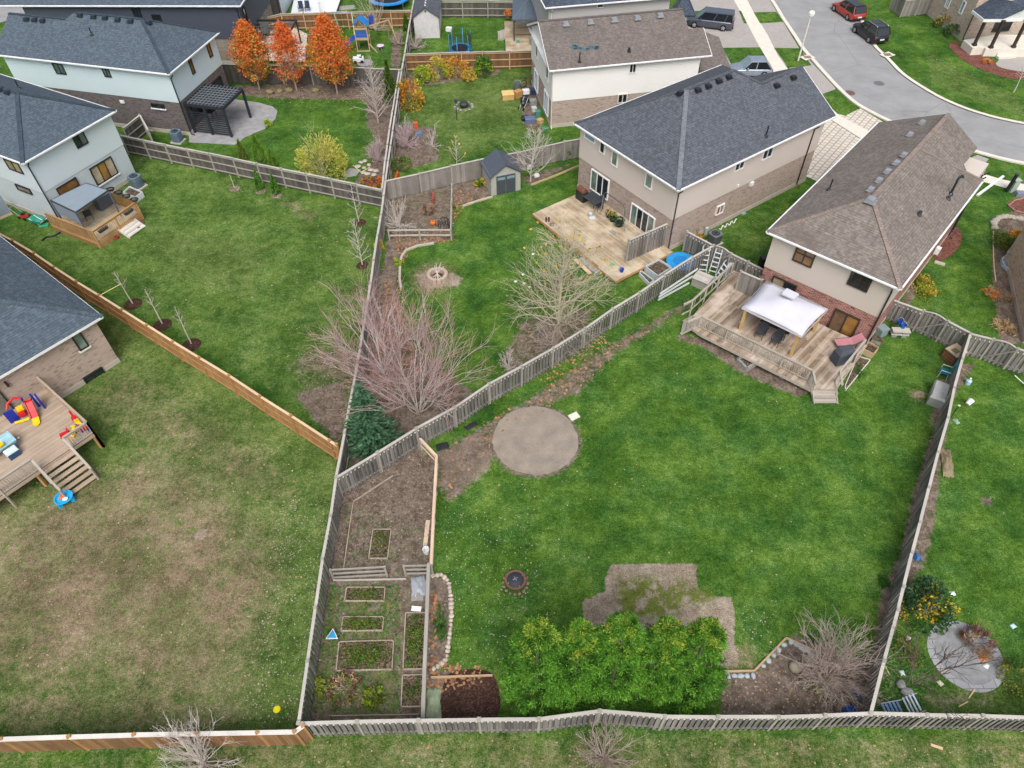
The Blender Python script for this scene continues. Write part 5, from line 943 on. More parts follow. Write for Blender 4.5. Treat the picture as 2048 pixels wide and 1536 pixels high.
def shrub_bare(label, base, h, rad, seed, m, n=40, tw=6, name='leafless_shrub', cat='shrub', grp=None):
    g = G(*base); root = T(name, label, cat, g, grp); B = Br(seed); R = B.r
    for i in range(n):
        ph = i*2.39996; el = math.asin(min(.98, .12+.86*((i*.618) % 1))); d = np.array([math.cos(ph)*math.cos(el)*rad, math.sin(ph)*math.cos(el)*rad, math.sin(el)*h]); L = np.linalg.norm(d)*R.uniform(.8, 1.08)
        q, rr, _ = B.grow(g+np.array([R.uniform(-.1, .1), R.uniform(-.1, .1), .02]), d, L, .024, 6, .03, .15, .006); B.add(0, q, rr)
        for _ in range(tw):
            p2, d2 = B.at(q, R.uniform(.25, .95)); q2, r2_, _ = B.grow(p2, B.side(d2, R.uniform(.4, .8)), L*R.uniform(.15, .36), .012, 4, .04, .16, .005); B.add(1, q2, r2_)
            p3, d3 = B.at(q2, R.uniform(.3, .9)); q3, r3_, _ = B.grow(p3, B.side(d3, .6), L*.12, .008, 3, .05, .16, .004); B.add(1, q3, r3_)
    B.build(root, m, m, ('stems', 'branches'), (4, 3)); return root
shrub_bare('wide leafless tangle of twigs in the bed by the right lawn fence', (1655, 1352), 3.4, 2.2, 56, BARK_D, 90, 10)
shrub_bare('pale leafless shrub spilling over the brown fence at lower left', (408, 1528), 3.2, 1.7, 57, BARK, 60, 7)
shrub_bare('small leafless shrub at the bottom edge below the fence bend', (1207, 1515), 2.6, 1.3, 58, BARK_D, 42, 6)
shrub_bare('grey leafless tangle inside the plot with the pumpkin', (797, 452), 2.2, 1.6, 59, BARK, 42, 6); shrub_bare('low brown leafless shrub under the pale leafless tree', (1112, 690), 1.3, 2.2, 60, BARK_D, 46, 7)
shrub_bare('small grey shrub beside the diagonal fence and its left rosy tree', (1018, 738), 1.5, .8, 61, BARK, 24, 5); shrub_bare('round reddish twig bush beside stepping stones near the double fence', (756, 318), 1.8, 1.1, 62, BARK_R, 60, 8); shrub_bare('dark reddish twig bush on the right of the double fence', (812, 290), 2.2, 1.3, 63, BARK_R, 70, 8)
shrub_bare('pale brown twig bush in the strip behind the play garden fence', (832, 96), 1.5, 1.2, 64, BARK_R, 40, 6); shrub_bare('brown leafless bush along the edge of the play garden', (797, 88), 1.4, 1.0, 65, BARK_D, 40, 6)
shrub_bare('thin leafless shrub with white tag beside the double fence', (865, 292), 2.0, .9, 66, BARK, 16, 4); shrub_bare('tan leafless shrub rising behind the blue play tower', (752, 62), 4.2, 1.9, 67, BARK_L, 36, 6)
r_ = vase_tree('leafless_tree', 'small dark leafless tree beside the round paved patio', (1810, 1380), HT((1810, 1380), (1915, 1296)), 5, 38, 68, BARK_K, BARK_K, None, None, 9, r0=.035, th=1.0)[0]
r_, B_, tp = cone_tree('young_tree', 'thin pale young tree with few yellow leaves behind weathered fence', (914, 330), HT((914, 330), (915, 272)), 69, BARK, BARK, 1.0, 16, sub=3, r0=.04); tp = np.array(tp); leaves('leaves', tp[::2], .16, L_YEL, r_, .8)
RING = [(266, 608), (325, 650), (383, 690), (469, 377), (521, 381), (553, 390), (721, 445), (725, 531)]
for i, q in enumerate(RING): p = G(*q); m = M(); m.lathe((p[0], p[1], 0), [(.62 if i < 3 else .45, .0), (.5 if i < 3 else .36, .05), (.2, .07), (.01, .05)], 18); o = m.build('mulch_ring', MULCH_D if i not in (3, 4, 5) else MULCH_B); tag(o, ['dark mulch ring round the first staked sapling from the left', 'dark mulch ring round the middle sapling by the tan fence', 'dark mulch ring round the sapling nearest the rosy trees', 'brown mulch ring round a stick sapling below the dark fence', 'brown mulch ring round the left small column cedar', 'brown mulch ring round the right small column cedar', 'dark mulch ring below the end of the dark fence', 'dark mulch ring beside the grey shrub near the light fence'][i], 'mulch ring')
for q, t_, h_, l_ in (((266, 608), (222, 548), 72, 'first sapling from left, tied to the tan fence by a yellow strap'), ((325, 648), (292, 578), 73, 'middle sapling of the three beside the tan fence'), ((383, 688), (348, 615), 74, 'sapling nearest the rosy trees, with a white trunk guard')):
    cone_tree('sapling', l_, q, HT(q, t_), h_, BARK, BARK_R, .75, 12, 'saplings by the tan fence', sub=2, r0=.045, t0=.45, upang=1.1)
cone_tree('sapling', 'tiny stick sapling below the dark board fence', (469, 376), 1.3, 75, BARK, BARK_R, .3, 6, sub=1, r0=.03, t0=.4); cone_tree('sapling', 'white barked young tree growing from the light fence lawn', (725, 530), HT((725, 530), (714, 440)), 76, BARK, BARK, 1.1, 26, sub=4, r0=.05); cone_tree('sapling', 'young bare street tree in the corner lawn at top right', (2027, 185), HT((2027, 185), (2048, 130)), 77, BARK, BARK, 1.2, 14, sub=3, r0=.06, t0=.5); cone_tree('sapling', 'young reddish tree in front of the dark fence end', (718, 444), HT((718, 444), (706, 365)), 78, BARK, BARK_R, .8, 16, sub=3, r0=.04)
p, q = G(199, 591, FH), G(243, 567, 1.9); m = M(); m.beam(p, q, .05, .02); tag(m.build('yellow_strap', plain('strap_yellow', 'd9cf8a', .7)), 'yellow strap stretched from the tan fence to a sapling', 'strap')
# --- columnar cedars
def column(base, top, rad, label, mats, seed, n=1500, ls=.16):
    h = HT(base, top); g = G(*base); root = T('column_cedar', label, 'shrub', g, 'slim column cedars'); R = np.random.default_rng(seed); z = R.uniform(0, 1, n); ph = R.uniform(0, 6.283, n); rr = rad*np.clip(1.15-z**1.4*1.1, .08, 1)*R.uniform(.6, 1, n)**.5*(1+.15*np.sin(ph*2+z*14)); p = np.stack([np.cos(ph)*rr, np.sin(ph)*rr, z*h+.03], 1); d = np.stack([np.cos(ph)*.5, np.sin(ph)*.5, np.ones(n)], 1)
    leaves('foliage', p+g, ls, mats, root, .4, R, d, (R.uniform(0, 1, n) > .7).astype(int) if isinstance(mats, list) else None, .35); m = M(g); m.tube([(0, 0, 0), (0, 0, h*.6)], [.05, .02], 5); m.build('trunk', BARK_D, root)
column((488, 320), (476, 280), .38, 'leftmost brownish column cedar above the dark board fence', [L_OLV, L_CED], 81); column((523, 328), (509, 270), .55, 'tall column cedar of three above the dark board fence', [L_CED, L_OLV], 82, 2200); column((547, 333), (535, 298), .38, 'shortest column cedar of three above the dark board fence', [L_CED, L_OLV], 83)
column((521, 379), (509, 339), .3, 'left of two small column cedars below the dark fence', [L_CED, L_CEDD], 84); column((553, 388), (540, 350), .32, 'right of two small column cedars below the dark fence', [L_CED, L_CEDD], 85); column((783, 206), (770, 121), .65, 'tall dark column cedar behind the grey brown leafless tree', [L_CEDD, L_OLV], 86, 3000, .2); column((814, 62), (813, 27), .4, 'dark column cedar at the corner of the play garden', [L_CEDD, L_CED], 87)
# --- leafy shrubs
bush('willow_shrub', 'yellow green arching willow shrub leaning over the dark fence', (648, 352), 2.0, 3.9, [L_WIL, L_WIL, L_YG], 4200, .26, 91, aspect=.22, twig=BARK_L, ntw=30, clumps=90, low=.08, up=.5)
bush('shrub', 'golden orange shrub at the double fence beside the open lawn', (822, 212), 1.25, 2.6, [L_GOLD, L_GOLD, L_OLV, L_OR], 2400, .18, 92, twig=BARK_D, ntw=12, clumps=60); bush('shrub', 'bright lime shrub at the left end of the rusty fence', (842, 165), .8, 1.7, [L_YG], 1200, .17, 93, clumps=30); bush('shrub', 'yellow green shrub standing before the rusty fence', (878, 155), 1.2, 1.9, [L_YG, L_GOLD], 1400, .18, 94, twig=BARK, ntw=14, clumps=36); bush('shrub', 'rust and yellow thin shrub right of the yellow green one', (916, 148), 1.3, 1.8, [L_OR, L_GOLD, L_YG], 1100, .18, 95, twig=BARK, ntw=16, clumps=40)
bush('shrub', 'round green shrub before the newer orange fence boards', (968, 150), 1.0, 1.9, [L_GRN, L_GRN, L_YG], 1700, .17, 96, clumps=45); bush('shrub', 'low yellow shrub left of the round green one', (938, 160), .7, 1.1, [L_GOLD, L_YEL], 700, .16, 97, clumps=24)
bush('shrub', 'leafy green and yellow shrub hanging over the right lawn fence', (1838, 1225), 1.15, 2.2, [L_DKG, L_DKG, L_GRN, L_YEL], 4200, .14, 98, ry=1.3, clumps=80, twig=BARK_D, ntw=10); bush('shrub', 'green shrub at the right edge beside the round patio', (2040, 1362), .9, 1.1, [L_OLV, L_GRN], 1300, .12, 99, clumps=40)
bush('ornamental_grass', 'brown dry grass clump on the round patio', (1952, 1288), .75, .8, [L_DRY, L_PUR], 900, .28, 100, aspect=.12, clumps=40, up=.6); bush('shrub', 'low red orange shrub in the fence corner by stepping stones', (742, 372), 1.0, .7, [L_OR, L_PUR, L_OLV], 1100, .14, 101, clumps=40); bush('shrub', 'low green shrub below the dark red twig bush', (800, 335), 1.1, .8, [L_GRN, L_OLV], 1200, .15, 102, clumps=40); bush('shrub', 'small lime plant in mulch at the patio edge', (535, 250), .5, .4, [L_YG], 350, .18, 103, clumps=16)
bush('shrub', 'green shrub against the weathered fence near the beige house', (1128, 312), .8, 1.5, [L_GRN, L_OLV], 1100, .15, 104, clumps=36); bush('shrub', 'orange and green low plant beside the grey roofed shed', (962, 372), .6, .6, [L_GOLD, L_GRN], 500, .15, 105, clumps=20); bush('shrub', 'small yellow plant in the leaf bed by the light fence', (760, 500), .35, .9, [L_YEL], 350, .14, 106, clumps=16); bush('shrub', 'small lime plant below the yellow one in the leaf bed', (794, 530), .4, .5, [L_YG], 300, .15, 107, clumps=14)
bush('shrub', 'sprawling yellow green ground cover along the red brick house side', (1846, 578), .9, .45, [L_OLV, L_GOLD, L_YG], 2600, .11, 108, ry=1.7, clumps=90, hull=.2); bush('shrub', 'leafy green bed plants beside the curved stone border at right', (2010, 490), 1.2, .7, [L_GRN, L_OLV], 2200, .13, 109, ry=1.6, clumps=80, hull=.2); bush('shrub', 'orange flowering plants among the bed at right edge', (2030, 470), .6, .6, [L_OR, L_YEL], 500, .12, 110, clumps=26, hull=.2)
bush('dry_stalks', 'rust coloured collapsed plant clump against the brick house base', (1986, 590), .75, .4, [L_OR, L_DRY], 900, .2, 111, aspect=.25, clumps=50, hull=.2); bush('dry_stalks', 'straw coloured collapsed stalk clump near the right edge gate', (2008, 655), .8, .4, [L_DRY], 900, .26, 112, aspect=.16, clumps=50, hull=.2); bush('dry_stalks', 'pale bleached stalk clump at the brick house corner', (2014, 598), .5, .35, [L_DRY], 450, .24, 113, aspect=.16, clumps=30, hull=.2)
bush('shrub', 'grey green shrub at the porch house wall', (1902, 72), .9, 1.2, [L_DKG, L_OLV], 1100, .14, 114, clumps=36); bush('shrub', 'pale silver shrub with yellow blooms at the porch house', (1886, 55), 1.0, 1.2, [L_DKG, L_YEL, L_DRY], 900, .16, 115, clumps=30); bush('shrub', 'rusty little shrub in the red mulch by the porch', (1972, 126), .5, .5, [L_OR, L_GOLD], 400, .12, 116, clumps=18)
bush('shrub', 'yellow leaved vegetable plant near the bottom of the plot', (748, 1398), .5, .75, [L_YG, L_OLV], 700, .13, 117, clumps=26); bush('shrub', 'straggly lime plant by the left fence of the raised beds', (645, 1378), .45, .6, [L_OLV, L_YG], 450, .12, 118, clumps=22, twig=BARK_D, ntw=8); bush('shrub', 'brownish straggle of plants between the lowest raised beds', (690, 1378), .8, .45, [L_OLV, L_PUR, L_DRY], 700, .12, 119, clumps=40, twig=BARK_D, ntw=14); bush('shrub', 'green plant patch inside the rock edged bed', (882, 1250), .35, .22, [L_GRN], 1300, .08, 120, ry=1.1, clumps=50, hull=.1)
bush('shrub', 'lime weeds between the cedars and the tangle of twigs', (1640, 1365), .7, .5, [L_OLV, L_YG], 600, .1, 121, clumps=40, hull=.3); bush('shrub', 'climber greenery against the fence near the arched deck gate', (1385, 478), .9, .7, [L_OLV, L_OR], 700, .13, 122, clumps=30, hull=.3); bush('shrub', 'potted herb greenery in the bed along the worn deck', (1717, 745), .4, .3, [L_GRN], 400, .1, 123, ry=.7, clumps=26, hull=.2); bush('ornamental_grass', 'tan ornamental grass tuft inside the pumpkin plot', (858, 425), .55, .8, [L_DRY, L_PUR], 600, .26, 124, aspect=.12, clumps=26, up=.8)
bush('shrub', 'mossy green strip weeds along the right fence bed', (1765, 1160), .35, .3, [L_GRN], 500, .09, 125, ry=.6, clumps=30, hull=.2); bush('shrub', 'leafy patch under the round patio shrub at right', (1810, 1300), .8, .3, [L_GRN, L_OLV], 1100, .1, 126, clumps=60, hull=.2)
# --- fallen leaves: nobody could count them
def scatter(name, zones, size, m, label):
    P_ = []
    for px, n in zones:
        poly = np.array(GL(px)); lo, hi = poly.min(0), poly.max(0); q = RNG.uniform(lo, hi, (n*6, 2)); q = q[sdist(q, poly) < 0][:n]; P_.append(q)
    q = np.concatenate(P_); n = len(q); p = np.stack([q[:, 0], q[:, 1], RNG.uniform(.015, .05, n)], 1); a = RNG.uniform(0, 6.283, n); d = np.stack([np.cos(a), np.sin(a), RNG.normal(0, .25, n)], 1); L = size*RNG.uniform(.5, 1.3, (n, 1)); s_ = np.stack([-np.sin(a), np.cos(a), RNG.normal(0, .25, n)], 1)
    v = np.stack([p-d*L*.5, p+s_*L*.45, p+d*L*.5, p-s_*L*.45], 1).reshape(-1, 3); v[:, 2] = np.maximum(v[:, 2], .008); o = fast_mesh(name, v, np.arange(4*n).reshape(n, 4), m); o['label'] = label; struct(o, 'stuff')
scatter('fallen_leaves', [([(860, 915), (1050, 800), (1200, 705), (1380, 610), (1250, 700), (1150, 790), (1010, 860), (900, 1020)], 240), ([(1060, 740), (1200, 670), (1230, 700), (1100, 780)], 160), ([(785, 470), (905, 462), (905, 485), (830, 490), (800, 540)], 220), ([(770, 560), (800, 560), (830, 720), (760, 800), (760, 640)], 420), ([(905, 380), (990, 395), (930, 415), (905, 450)], 160), ([(862, 1185), (878, 1190), (870, 1330), (858, 1330)], 70), ([(855, 1320), (975, 1335), (960, 1370), (855, 1390)], 130), ([(980, 770), (1060, 720), (1000, 780), (900, 830)], 120), ([(1000, 560), (1230, 540), (1230, 650), (1040, 720)], 130)], .17, leafm('fallen_orange', ['6a4a38', '8e6850', 'b08660', 'a87854', '9a7c60'], .1), 'orange and rust fallen leaves along the fences and beds')
scatter('fallen_leaves', [([(0, 850), (600, 900), (640, 1440), (0, 1440)], 260), ([(880, 980), (1800, 850), (1720, 1300), (900, 1340)], 110), ([(1440, 1350), (1740, 1330), (1740, 1430), (1440, 1430)], 260), ([(600, 1480), (2048, 1480), (2048, 1536), (600, 1536)], 120), ([(470, 172), (800, 165), (760, 210), (560, 205)], 500), ([(1780, 100), (2040, 230), (2000, 140)], 60), ([(240, 440), (750, 440), (690, 800), (300, 560)], 160), ([(1200, 640), (1380, 620), (1650, 820), (1150, 790)], 60)], .1, leafm('fallen_brown', ['6e5040', '95745c', 'b8a488', 'a87850'], .1), 'small brown and buff fallen leaves strewn over lawns and beds')
scatter('leaf_litter', [([(590, 730), (700, 700), (760, 640), (820, 700), (880, 790), (800, 870), (690, 900), (600, 800)], 2600), ([(672, 985), (840, 895), (868, 925), (862, 1130), (650, 1130)], 2400), ([(1862, 870), (1885, 820), (1840, 1120), (1775, 1300), (1800, 1110)], 900), ([(735, 190), (795, 190), (775, 360), (720, 340)], 700), ([(650, 1150), (860, 1130), (845, 1440), (620, 1440)], 900)], .1, leafm('litter_grey', ['463b33', '64574c', '857668', 'a39688'], .05), 'grey brown leaf litter under trees and in the plots')
scatter('clover_flecks', [([(880, 1000), (1060, 1020), (1110, 1290), (900, 1330)], 330), ([(560, 1000), (660, 1000), (600, 1440), (480, 1440)], 520), ([(1480, 1200), (1560, 1200), (1540, 1300), (1470, 1260)], 50)], .06, leafm('fleck_pale', ['8f8880', 'a8a098', 'bcb4ac', '8a7c78'], .05), 'pale flecks of clover and leaf bits in the grass')
scatter('garden_weeds', [([(655, 1170), (800, 1170), (800, 1425), (620, 1425)], 1500), ([(690, 1010), (850, 1060), (850, 1125), (690, 1130)], 260), ([(1770, 1270), (1840, 1320), (1850, 1420), (1770, 1420)], 700)], .11, [L_GRN][0], 'low green weeds sprouting between the beds')
# ------------------------------------------------------------------ things
def A2(p, q, z=0.0): a, b_ = G2(*p, z), G2(*q, z); return math.atan2(b_[1]-a[1], b_[0]-a[0])
PAL = {}
def P(h, r=.5, s=.4):
    k = h+str(r)
    if k not in PAL: PAL[k] = paint('paint_'+['soft', 'gloss'][r < .4], h, r, s)
    return PAL[k]
RUB = plain('rubber', '1e1f21', .8, .1); CARGL = paint('car_glass', '1c2329', .08, .9); CARGL2 = paint('windscreen_glass', '7d95a0', .12, .8); CHR = paint('wheel_alloy', 'b9bcc0', .3, .6, .6)
# --- cars
def car(label, c, ang, L, Wd, Hh, body, kind, roof=None, rail=False, grp='parked cars'):
    root = T('parked_car', label, 'car', c, grp); o = (*c[:2], 0); w = Wd/2; g = .22; bl = Hh*.56
    def loft(secs, mt, nm, mats=None, smooth=True):
        m = M(o, ang); k = len(secs[0]); vs = [p for s_ in secs for p in s_]; fs = [(i*k+j, i*k+(j+1) % k, (i+1)*k+(j+1) % k, (i+1)*k+j) for i in range(len(secs)-1) for j in range(k)]+[tuple(range(k-1, -1, -1)), tuple(range((len(secs)-1)*k, len(secs)*k))]
        m.add(vs, fs); return m.build(nm, mt, root, smooth)
    def sec(x, hw, zb, zt, r=.12): return [(x, -hw+.06, zb), (x, hw-.06, zb), (x, hw, zb+.14), (x, hw, zt-r*1.3), (x, hw-.03, zt-r*.5), (x, hw-r*1.2, zt), (x, -hw+r*1.2, zt), (x, -hw+.03, zt-r*.5), (x, -hw, zt-r*1.3), (x, -hw, zb+.14)]
    hl = L/2; hz = bl*.93; nose = .7 if kind == 'van' else .78
    # +x is the front
    b = loft([sec(-hl, w*.78, .42, bl*.86), sec(-hl+.12, w*.93, .3, bl*.98), sec(-hl+.5, w, g, bl), sec(-.2*L, w, g, bl), sec(.1*L, w, g, bl), sec(.26*L, w, g, bl*.97), sec(hl-.45, w*.96, g+.03, bl*.86), sec(hl-.12, w*.85, .3, bl*.74), sec(hl, w*.66, .36, bl*.62)], body, 'body')
    b.modifiers.new('b', 'EDGE_SPLIT').split_angle = math.radians(50)
    if kind == 'van': xs = (-hl+.14, -hl+.3, .13*L, .27*L)
    elif kind == 'suv': xs = (-hl+.12, -hl+.42, .06*L, .22*L)
    else: xs = (-hl+.18, -hl+.75, .05*L, .2*L)
    iw = w*.77; zt = Hh; m = M(o, ang); b0, b1, t0, t1 = xs[0], xs[3], xs[1], xs[2]; z0 = bl-.02
    lo = [(b0, -w*.93, z0), (b1, -w*.9, z0), (b1, w*.9, z0), (b0, w*.93, z0)]; hi = [(t0, -iw, zt-.06), (t1, -iw, zt-.06), (t1, iw, zt-.06), (t0, iw, zt-.06)]
    m.add(lo+hi, [(0, 1, 5, 4), (2, 3, 7, 6), (3, 0, 4, 7), (1, 2, 6, 5)]); m.m[-1] = 1; m.build('windows', [CARGL, CARGL2], root)
    m = M(o, ang); e = .05; m.add([(t0-e, -iw-.03, zt-.07), (t1+e, -iw-.03, zt-.07), (t1+e, iw+.03, zt-.07), (t0-e, iw+.03, zt-.07), (t0+.1, -iw+.12, zt), (t1-.12, -iw+.12, zt), (t1-.12, iw-.12, zt), (t0+.1, iw-.12, zt)], [(4, 5, 6, 7), (0, 1, 5, 4), (1, 2, 6, 5), (2, 3, 7, 6), (3, 0, 4, 7), (3, 2, 1, 0)]); m.build('roof', roof or body, root)
    m = M(o, ang)
    for sy in (-1, 1):
        for (xa, xb) in ((b0, t0), (b1, t1), ((b0+b1)/2+.15, (t0+t1)/2+.1)): m.beam((xa, sy*w*.915, z0), (xb, sy*(iw+.015), zt-.05), .05, .09)
        if kind == 'van': m.beam(((b0+b1)/2-1.0, sy*w*.92, z0), ((t0+t1)/2-1.0, sy*(iw+.015), zt-.05), .05, .08)
    m.build('pillars', body, root)
    for sx in (-1, 1):
        for sy in (-1, 1):
            m = M(o, ang); x = sx*L*.3; R_ = .34; n = 14; vs = []; 
            for yy, rr in ((sy*(w-.2), R_), (sy*(w+.02), R_), (sy*(w+.02), R_*.62)):
                for j in range(n): t = 6.283*j/n; vs.append((x+rr*math.cos(t), yy, R_+rr*math.sin(t)))
            m.add(vs, [(i*n+j, i*n+(j+1) % n, (i+1)*n+(j+1) % n, (i+1)*n+j) for i in range(2) for j in range(n)]+[tuple(range(n))]); wh = m.build('wheel', RUB, root); m = M(o, ang)
            for j in range(5): t = 6.283*j/5+.3; m.beam((x, sy*(w+.025), R_), (x+R_*.6*math.cos(t), sy*(w+.025), R_+R_*.6*math.sin(t)), .03, .11)
            m.build('rim', CHR, wh)
    for sy in (-1, 1):
        m = M(o, ang); m.box((-hl+.12, sy*w*.74, bl*.8), (.16, w*.34, .2)); m.build('taillight', P('b01f22', .3), root); m = M(o, ang); m.box((hl-.24, sy*w*.68, bl*.66), (.3, w*.3, .13), sy*-.35); m.build('headlight', P('d5dade', .2), root)
        m = M(o, ang); m.box((t1+.35*(b1-t1)*1.2, sy*(w+.1), bl+.08), (.14, .2, .13)); m.build('wing_mirror', body, root)
    m = M(o, ang); m.box((-hl-.01, 0, bl*.62), (.03, .5, .13)); m.build('number_plate', P('dfe3ea'), root); m = M(o, ang); m.box((-hl+.05, 0, .4), (.14, Wd*.86, .16)); m.build('bumper', BLACK, root); m = M(o, ang); m.box((hl-.06, 0, .36), (.14, Wd*.66, .14)); m.build('bumper', BLACK, root)
    m = M(o, ang); q = [(b0-.03+.08, -w*.75, z0+.1), (b0-.03+.08, w*.75, z0+.1), (t0-.03, iw*.86, zt-.14), (t0-.03, -iw*.86, zt-.14)]; 
    m.poly([(x-.06, y, z) for x, y, z in q]); m.build('rear_window', CARGL, root)
    if rail:
        for sy in (-1, 1): m = M(o, ang); m.tube([(t0+.15, sy*iw*.9, zt+.0), (t0+.2, sy*iw*.9, zt+.07), (t1-.25, sy*iw*.9, zt+.07), (t1-.2, sy*iw*.9, zt)], .025, 5); m.build('roof_rail', CHR, root)
        m = M(o, ang); m.box(((t0+t1)/2+.3, 0, zt+.005), (.75, iw*1.2, .015)); m.build('sunroof', CARGL, root)
    return root
BD = lambda h: paint('car_paint', h, .28, .5, .25, .6)
vx = A2((1472, 62), (1388, 52)); c_ = (G(1385, 58)+G(1470, 62))/2; car('dark grey minivan parked on the paver driveway beyond the brown roof', c_+np.array([-.3, 1.0, 0]), vx, 5.1, 1.95, 1.72, BD('4c5260'), 'van')
c_ = (G(1468, 156)+G(1524, 152))/2; car('silver blue crossover half hidden behind the dark grey roof', c_+np.array([.2, .6, 0]), A2((1524, 152), (1466, 152)), 4.1, 1.8, 1.55, BD('8b98a6'), 'hatch')
c_ = (G(1671, 18)+G(1705, 44))/2; car('red crossover with black roof parked along the kerb', c_+np.array([.35, .1, 0]), A2((1707, 44), (1672, 20)), 4.3, 1.8, 1.58, BD('b04038'), 'suv', BD('15171a'))
c_ = (G(1709, 62)+G(1750, 90))/2; car('black off road wagon with roof rails parked behind the red one', c_+np.array([.45, .2, 0]), A2((1748, 91), (1707, 61)), 4.3, 1.85, 1.68, BD('1d2026'), 'suv', None, True)
car('pale blue car showing its roof behind the top left house', G(112, 34), .9, 4.3, 1.8, 1.5, BD('a9c3d4'), 'hatch')
# --- street furniture
g = G(1596, 122); hL = HT((1596, 122), (1622, 26)); t = T('street_lamp', 'tall pale street lamp leaning over the road bend', 'street lamp', g); m = M(); m.tube([g, g+(0, 0, hL*.6), g+(0, 0, hL-.3)], [.09, .07, .05], 8); m.build('pole', P('d6d4cc'), t); m = M(); m.lathe(g+(0, 0, hL-.3), [(.06, 0), (.26, .1), (.3, .35), (.2, .48), (.02, .55)], 10); m.build('lantern', P('e9e9e2'), t)
for q, mt, l_ in (((1758, 167), '6d6a70', 'grey manhole cover in the middle of the road'), ((1699.5, 186), '6e5552', 'rusty manhole cover near the inner kerb')):
    p = G(*q); t = T('manhole_cover', l_, 'manhole cover', p); m = M(); m.lathe((p[0], p[1], .013), [(.5, 0), (.5, .008), (.42, .012), (.01, .012)], 20); m.build('cover', plain('iron_cover', mt, .8), t)
for q, l_ in (((1614, 117), 'rusty catch basin grate at the inner kerb near the street lamp'), ((1774, 112), 'rusty catch basin grate at the outer kerb behind the black wagon')):
    p = G(*q); t = T('drain_grate', l_, 'drain', p); m = M(); m.box((p[0], p[1], .125), (1.3, .9, .03), .5); m.build('apron', CONC_L, t); m = M()
    for i in range(6): m.box((p[0]-.3+i*.12, p[1], .15), (.07, .6, .02), .0)
    m.build('grate', plain('iron_rust', '75504a', .8), t)
p = G(2022, 382); t = T('utility_pedestal', 'grey green utility pedestal box on the lawn by the pavement', 'utility box', p); m = M(p); m.box((0, 0, .5), (.5, .4, 1.0), .2, 0, .9); m.build('cabinet', P('9cab9f'), t); m = M(p); m.box((0, 0, 1.02), (.54, .44, .06), .2); m.build('lid', P('a9b5ab'), t)
p = G(2031, 388); t = T('utility_pedestal', 'low slate grey utility vault beside the taller pedestal', 'utility box', p); m = M(p); m.box((.25, -.2, .15), (.8, .6, .3), -.2, 0, .85); m.build('vault', P('7d8294'), t); p = G(2012, 383); t = T('marker_post', 'black leaning marker post on the lawn by the pavement', 'post', p); m = M(p); m.tube([(0, 0, 0), (.15, .05, 1.5)], .14, 8); m.build('post', BLACK, t); m = M(p); m.lathe((.15, .05, 1.48), [(.17, 0), (.17, .08), (.01, .12)], 8); m.build('cap', DKGREY, t)
# --- generic small builders
def pot(name, label, px, r, h, mt, plant=None, cat='pot', z=0.0, grp=None, soil=True):
    p = G(*px, z); t = T(name, label, cat, p, grp); m = M(p); m.lathe((0, 0, 0), [(r*.75, 0), (r, h*.85), (r*1.12, h*.86), (r*1.12, h), (r*.95, h), (r*.92, h*.8), (.01, h*.8)], 14); m.build('pot', mt, t)
    if plant: n = 90; v = RNG.normal(0, 1, (n, 3)); v = v/np.linalg.norm(v, axis=1)[:, None]*r*1.3; v[:, 2] = np.abs(v[:, 2])*1.3; leaves('foliage', v+p+(0, 0, h*.85), r*.8, plant, t, .4)
    return t
def bucket(label, px, r, h, col, z=0.0, tip=None, name='bucket', handle=True):
    p = G(*px, z); t = T(name, label, 'bucket', p); m = M(p); m.lathe((0, 0, 0), [(r*.82, 0), (r, h), (r*1.06, h), (r*1.06, h-.03), (r*.93, h-.02), (r*.78, .03), (.01, .03)], 16); o = m.build('pail', P(col), t)
    if handle: m = M(p); m.tube([(r*math.cos(a), .1*math.sin(a*1)+r*.3*math.sin(a), h+r*.7*math.sin(a)) for a in np.linspace(0, math.pi, 9)], .012, 5); m.build('handle', GREYM, t)
    if tip: t.rotation_euler = tip; t.location.z += r
    return t
def chair(name, label, p, ang, fab, fr, grp=None, arms=True, z=None):
    t = T(name, label, 'chair', p, grp); o = p; m = M(o, ang); m.box((0, 0, .42), (.5, .5, .05)); m.build('seat', fab, t); m = M(o, ang); m.beam((-.24, 0, .44), (-.38, 0, .98), .5, .04); m.build('backrest', fab, t)
    for x in (-.22, .22):
        for y in (-.24, .24): m = M(o, ang); m.tube([(x*1.15, y, 0), (x, y, .42)], .02, 5); m.build('leg', fr, t)
    if arms:
        for y in (-.28, .28): m = M(o, ang); m.tube([(-.3, y, .66), (.24, y, .66), (.24, y, .42)], .022, 5); m.build('armrest', fr, t)
    return t
def ac(label, px, ang, s=.8, h=.85, body='56626e', top='3a424b', z=.1):
    p = G(*px); t = T('air_conditioner', label, 'air conditioner', p); m = M(p, ang); m.box((0, 0, .05), (s*1.25, s*1.25, .1)); m.build('pad', CONC, t); m = M(p, ang)
    n = 20; prof = lambda k: [(k*s/2*(abs(math.cos(a))**.45)*(1 if math.cos(a) >= 0 else -1), k*s/2*(abs(math.sin(a))**.45)*(1 if math.sin(a) >= 0 else -1)) for a in np.linspace(0, 6.283, n, False)]
    m.prism(prof(1), .1, h); m.prism(prof(1.05), h+.0, h+.09); m.build('casing', P(body), t); m = M(p, ang)
    for i in range(9): m.prism(prof(1.02), .16+i*.075, .185+i*.075)
    m.build('louvres', P(top), t); m = M(p, ang); m.lathe((0, 0, h+.09), [(s*.4, .0), (s*.4, .03), (s*.1, .05), (.01, .05)], 16); g = m.build('fan_grille', P('20262b'), t); m = M(p, ang)
    for i in range(4): m.box((0, 0, h+.13), (s*.8, .03, .015), i*math.pi/4)
    m.build('grille_bar', P(body), g); return t
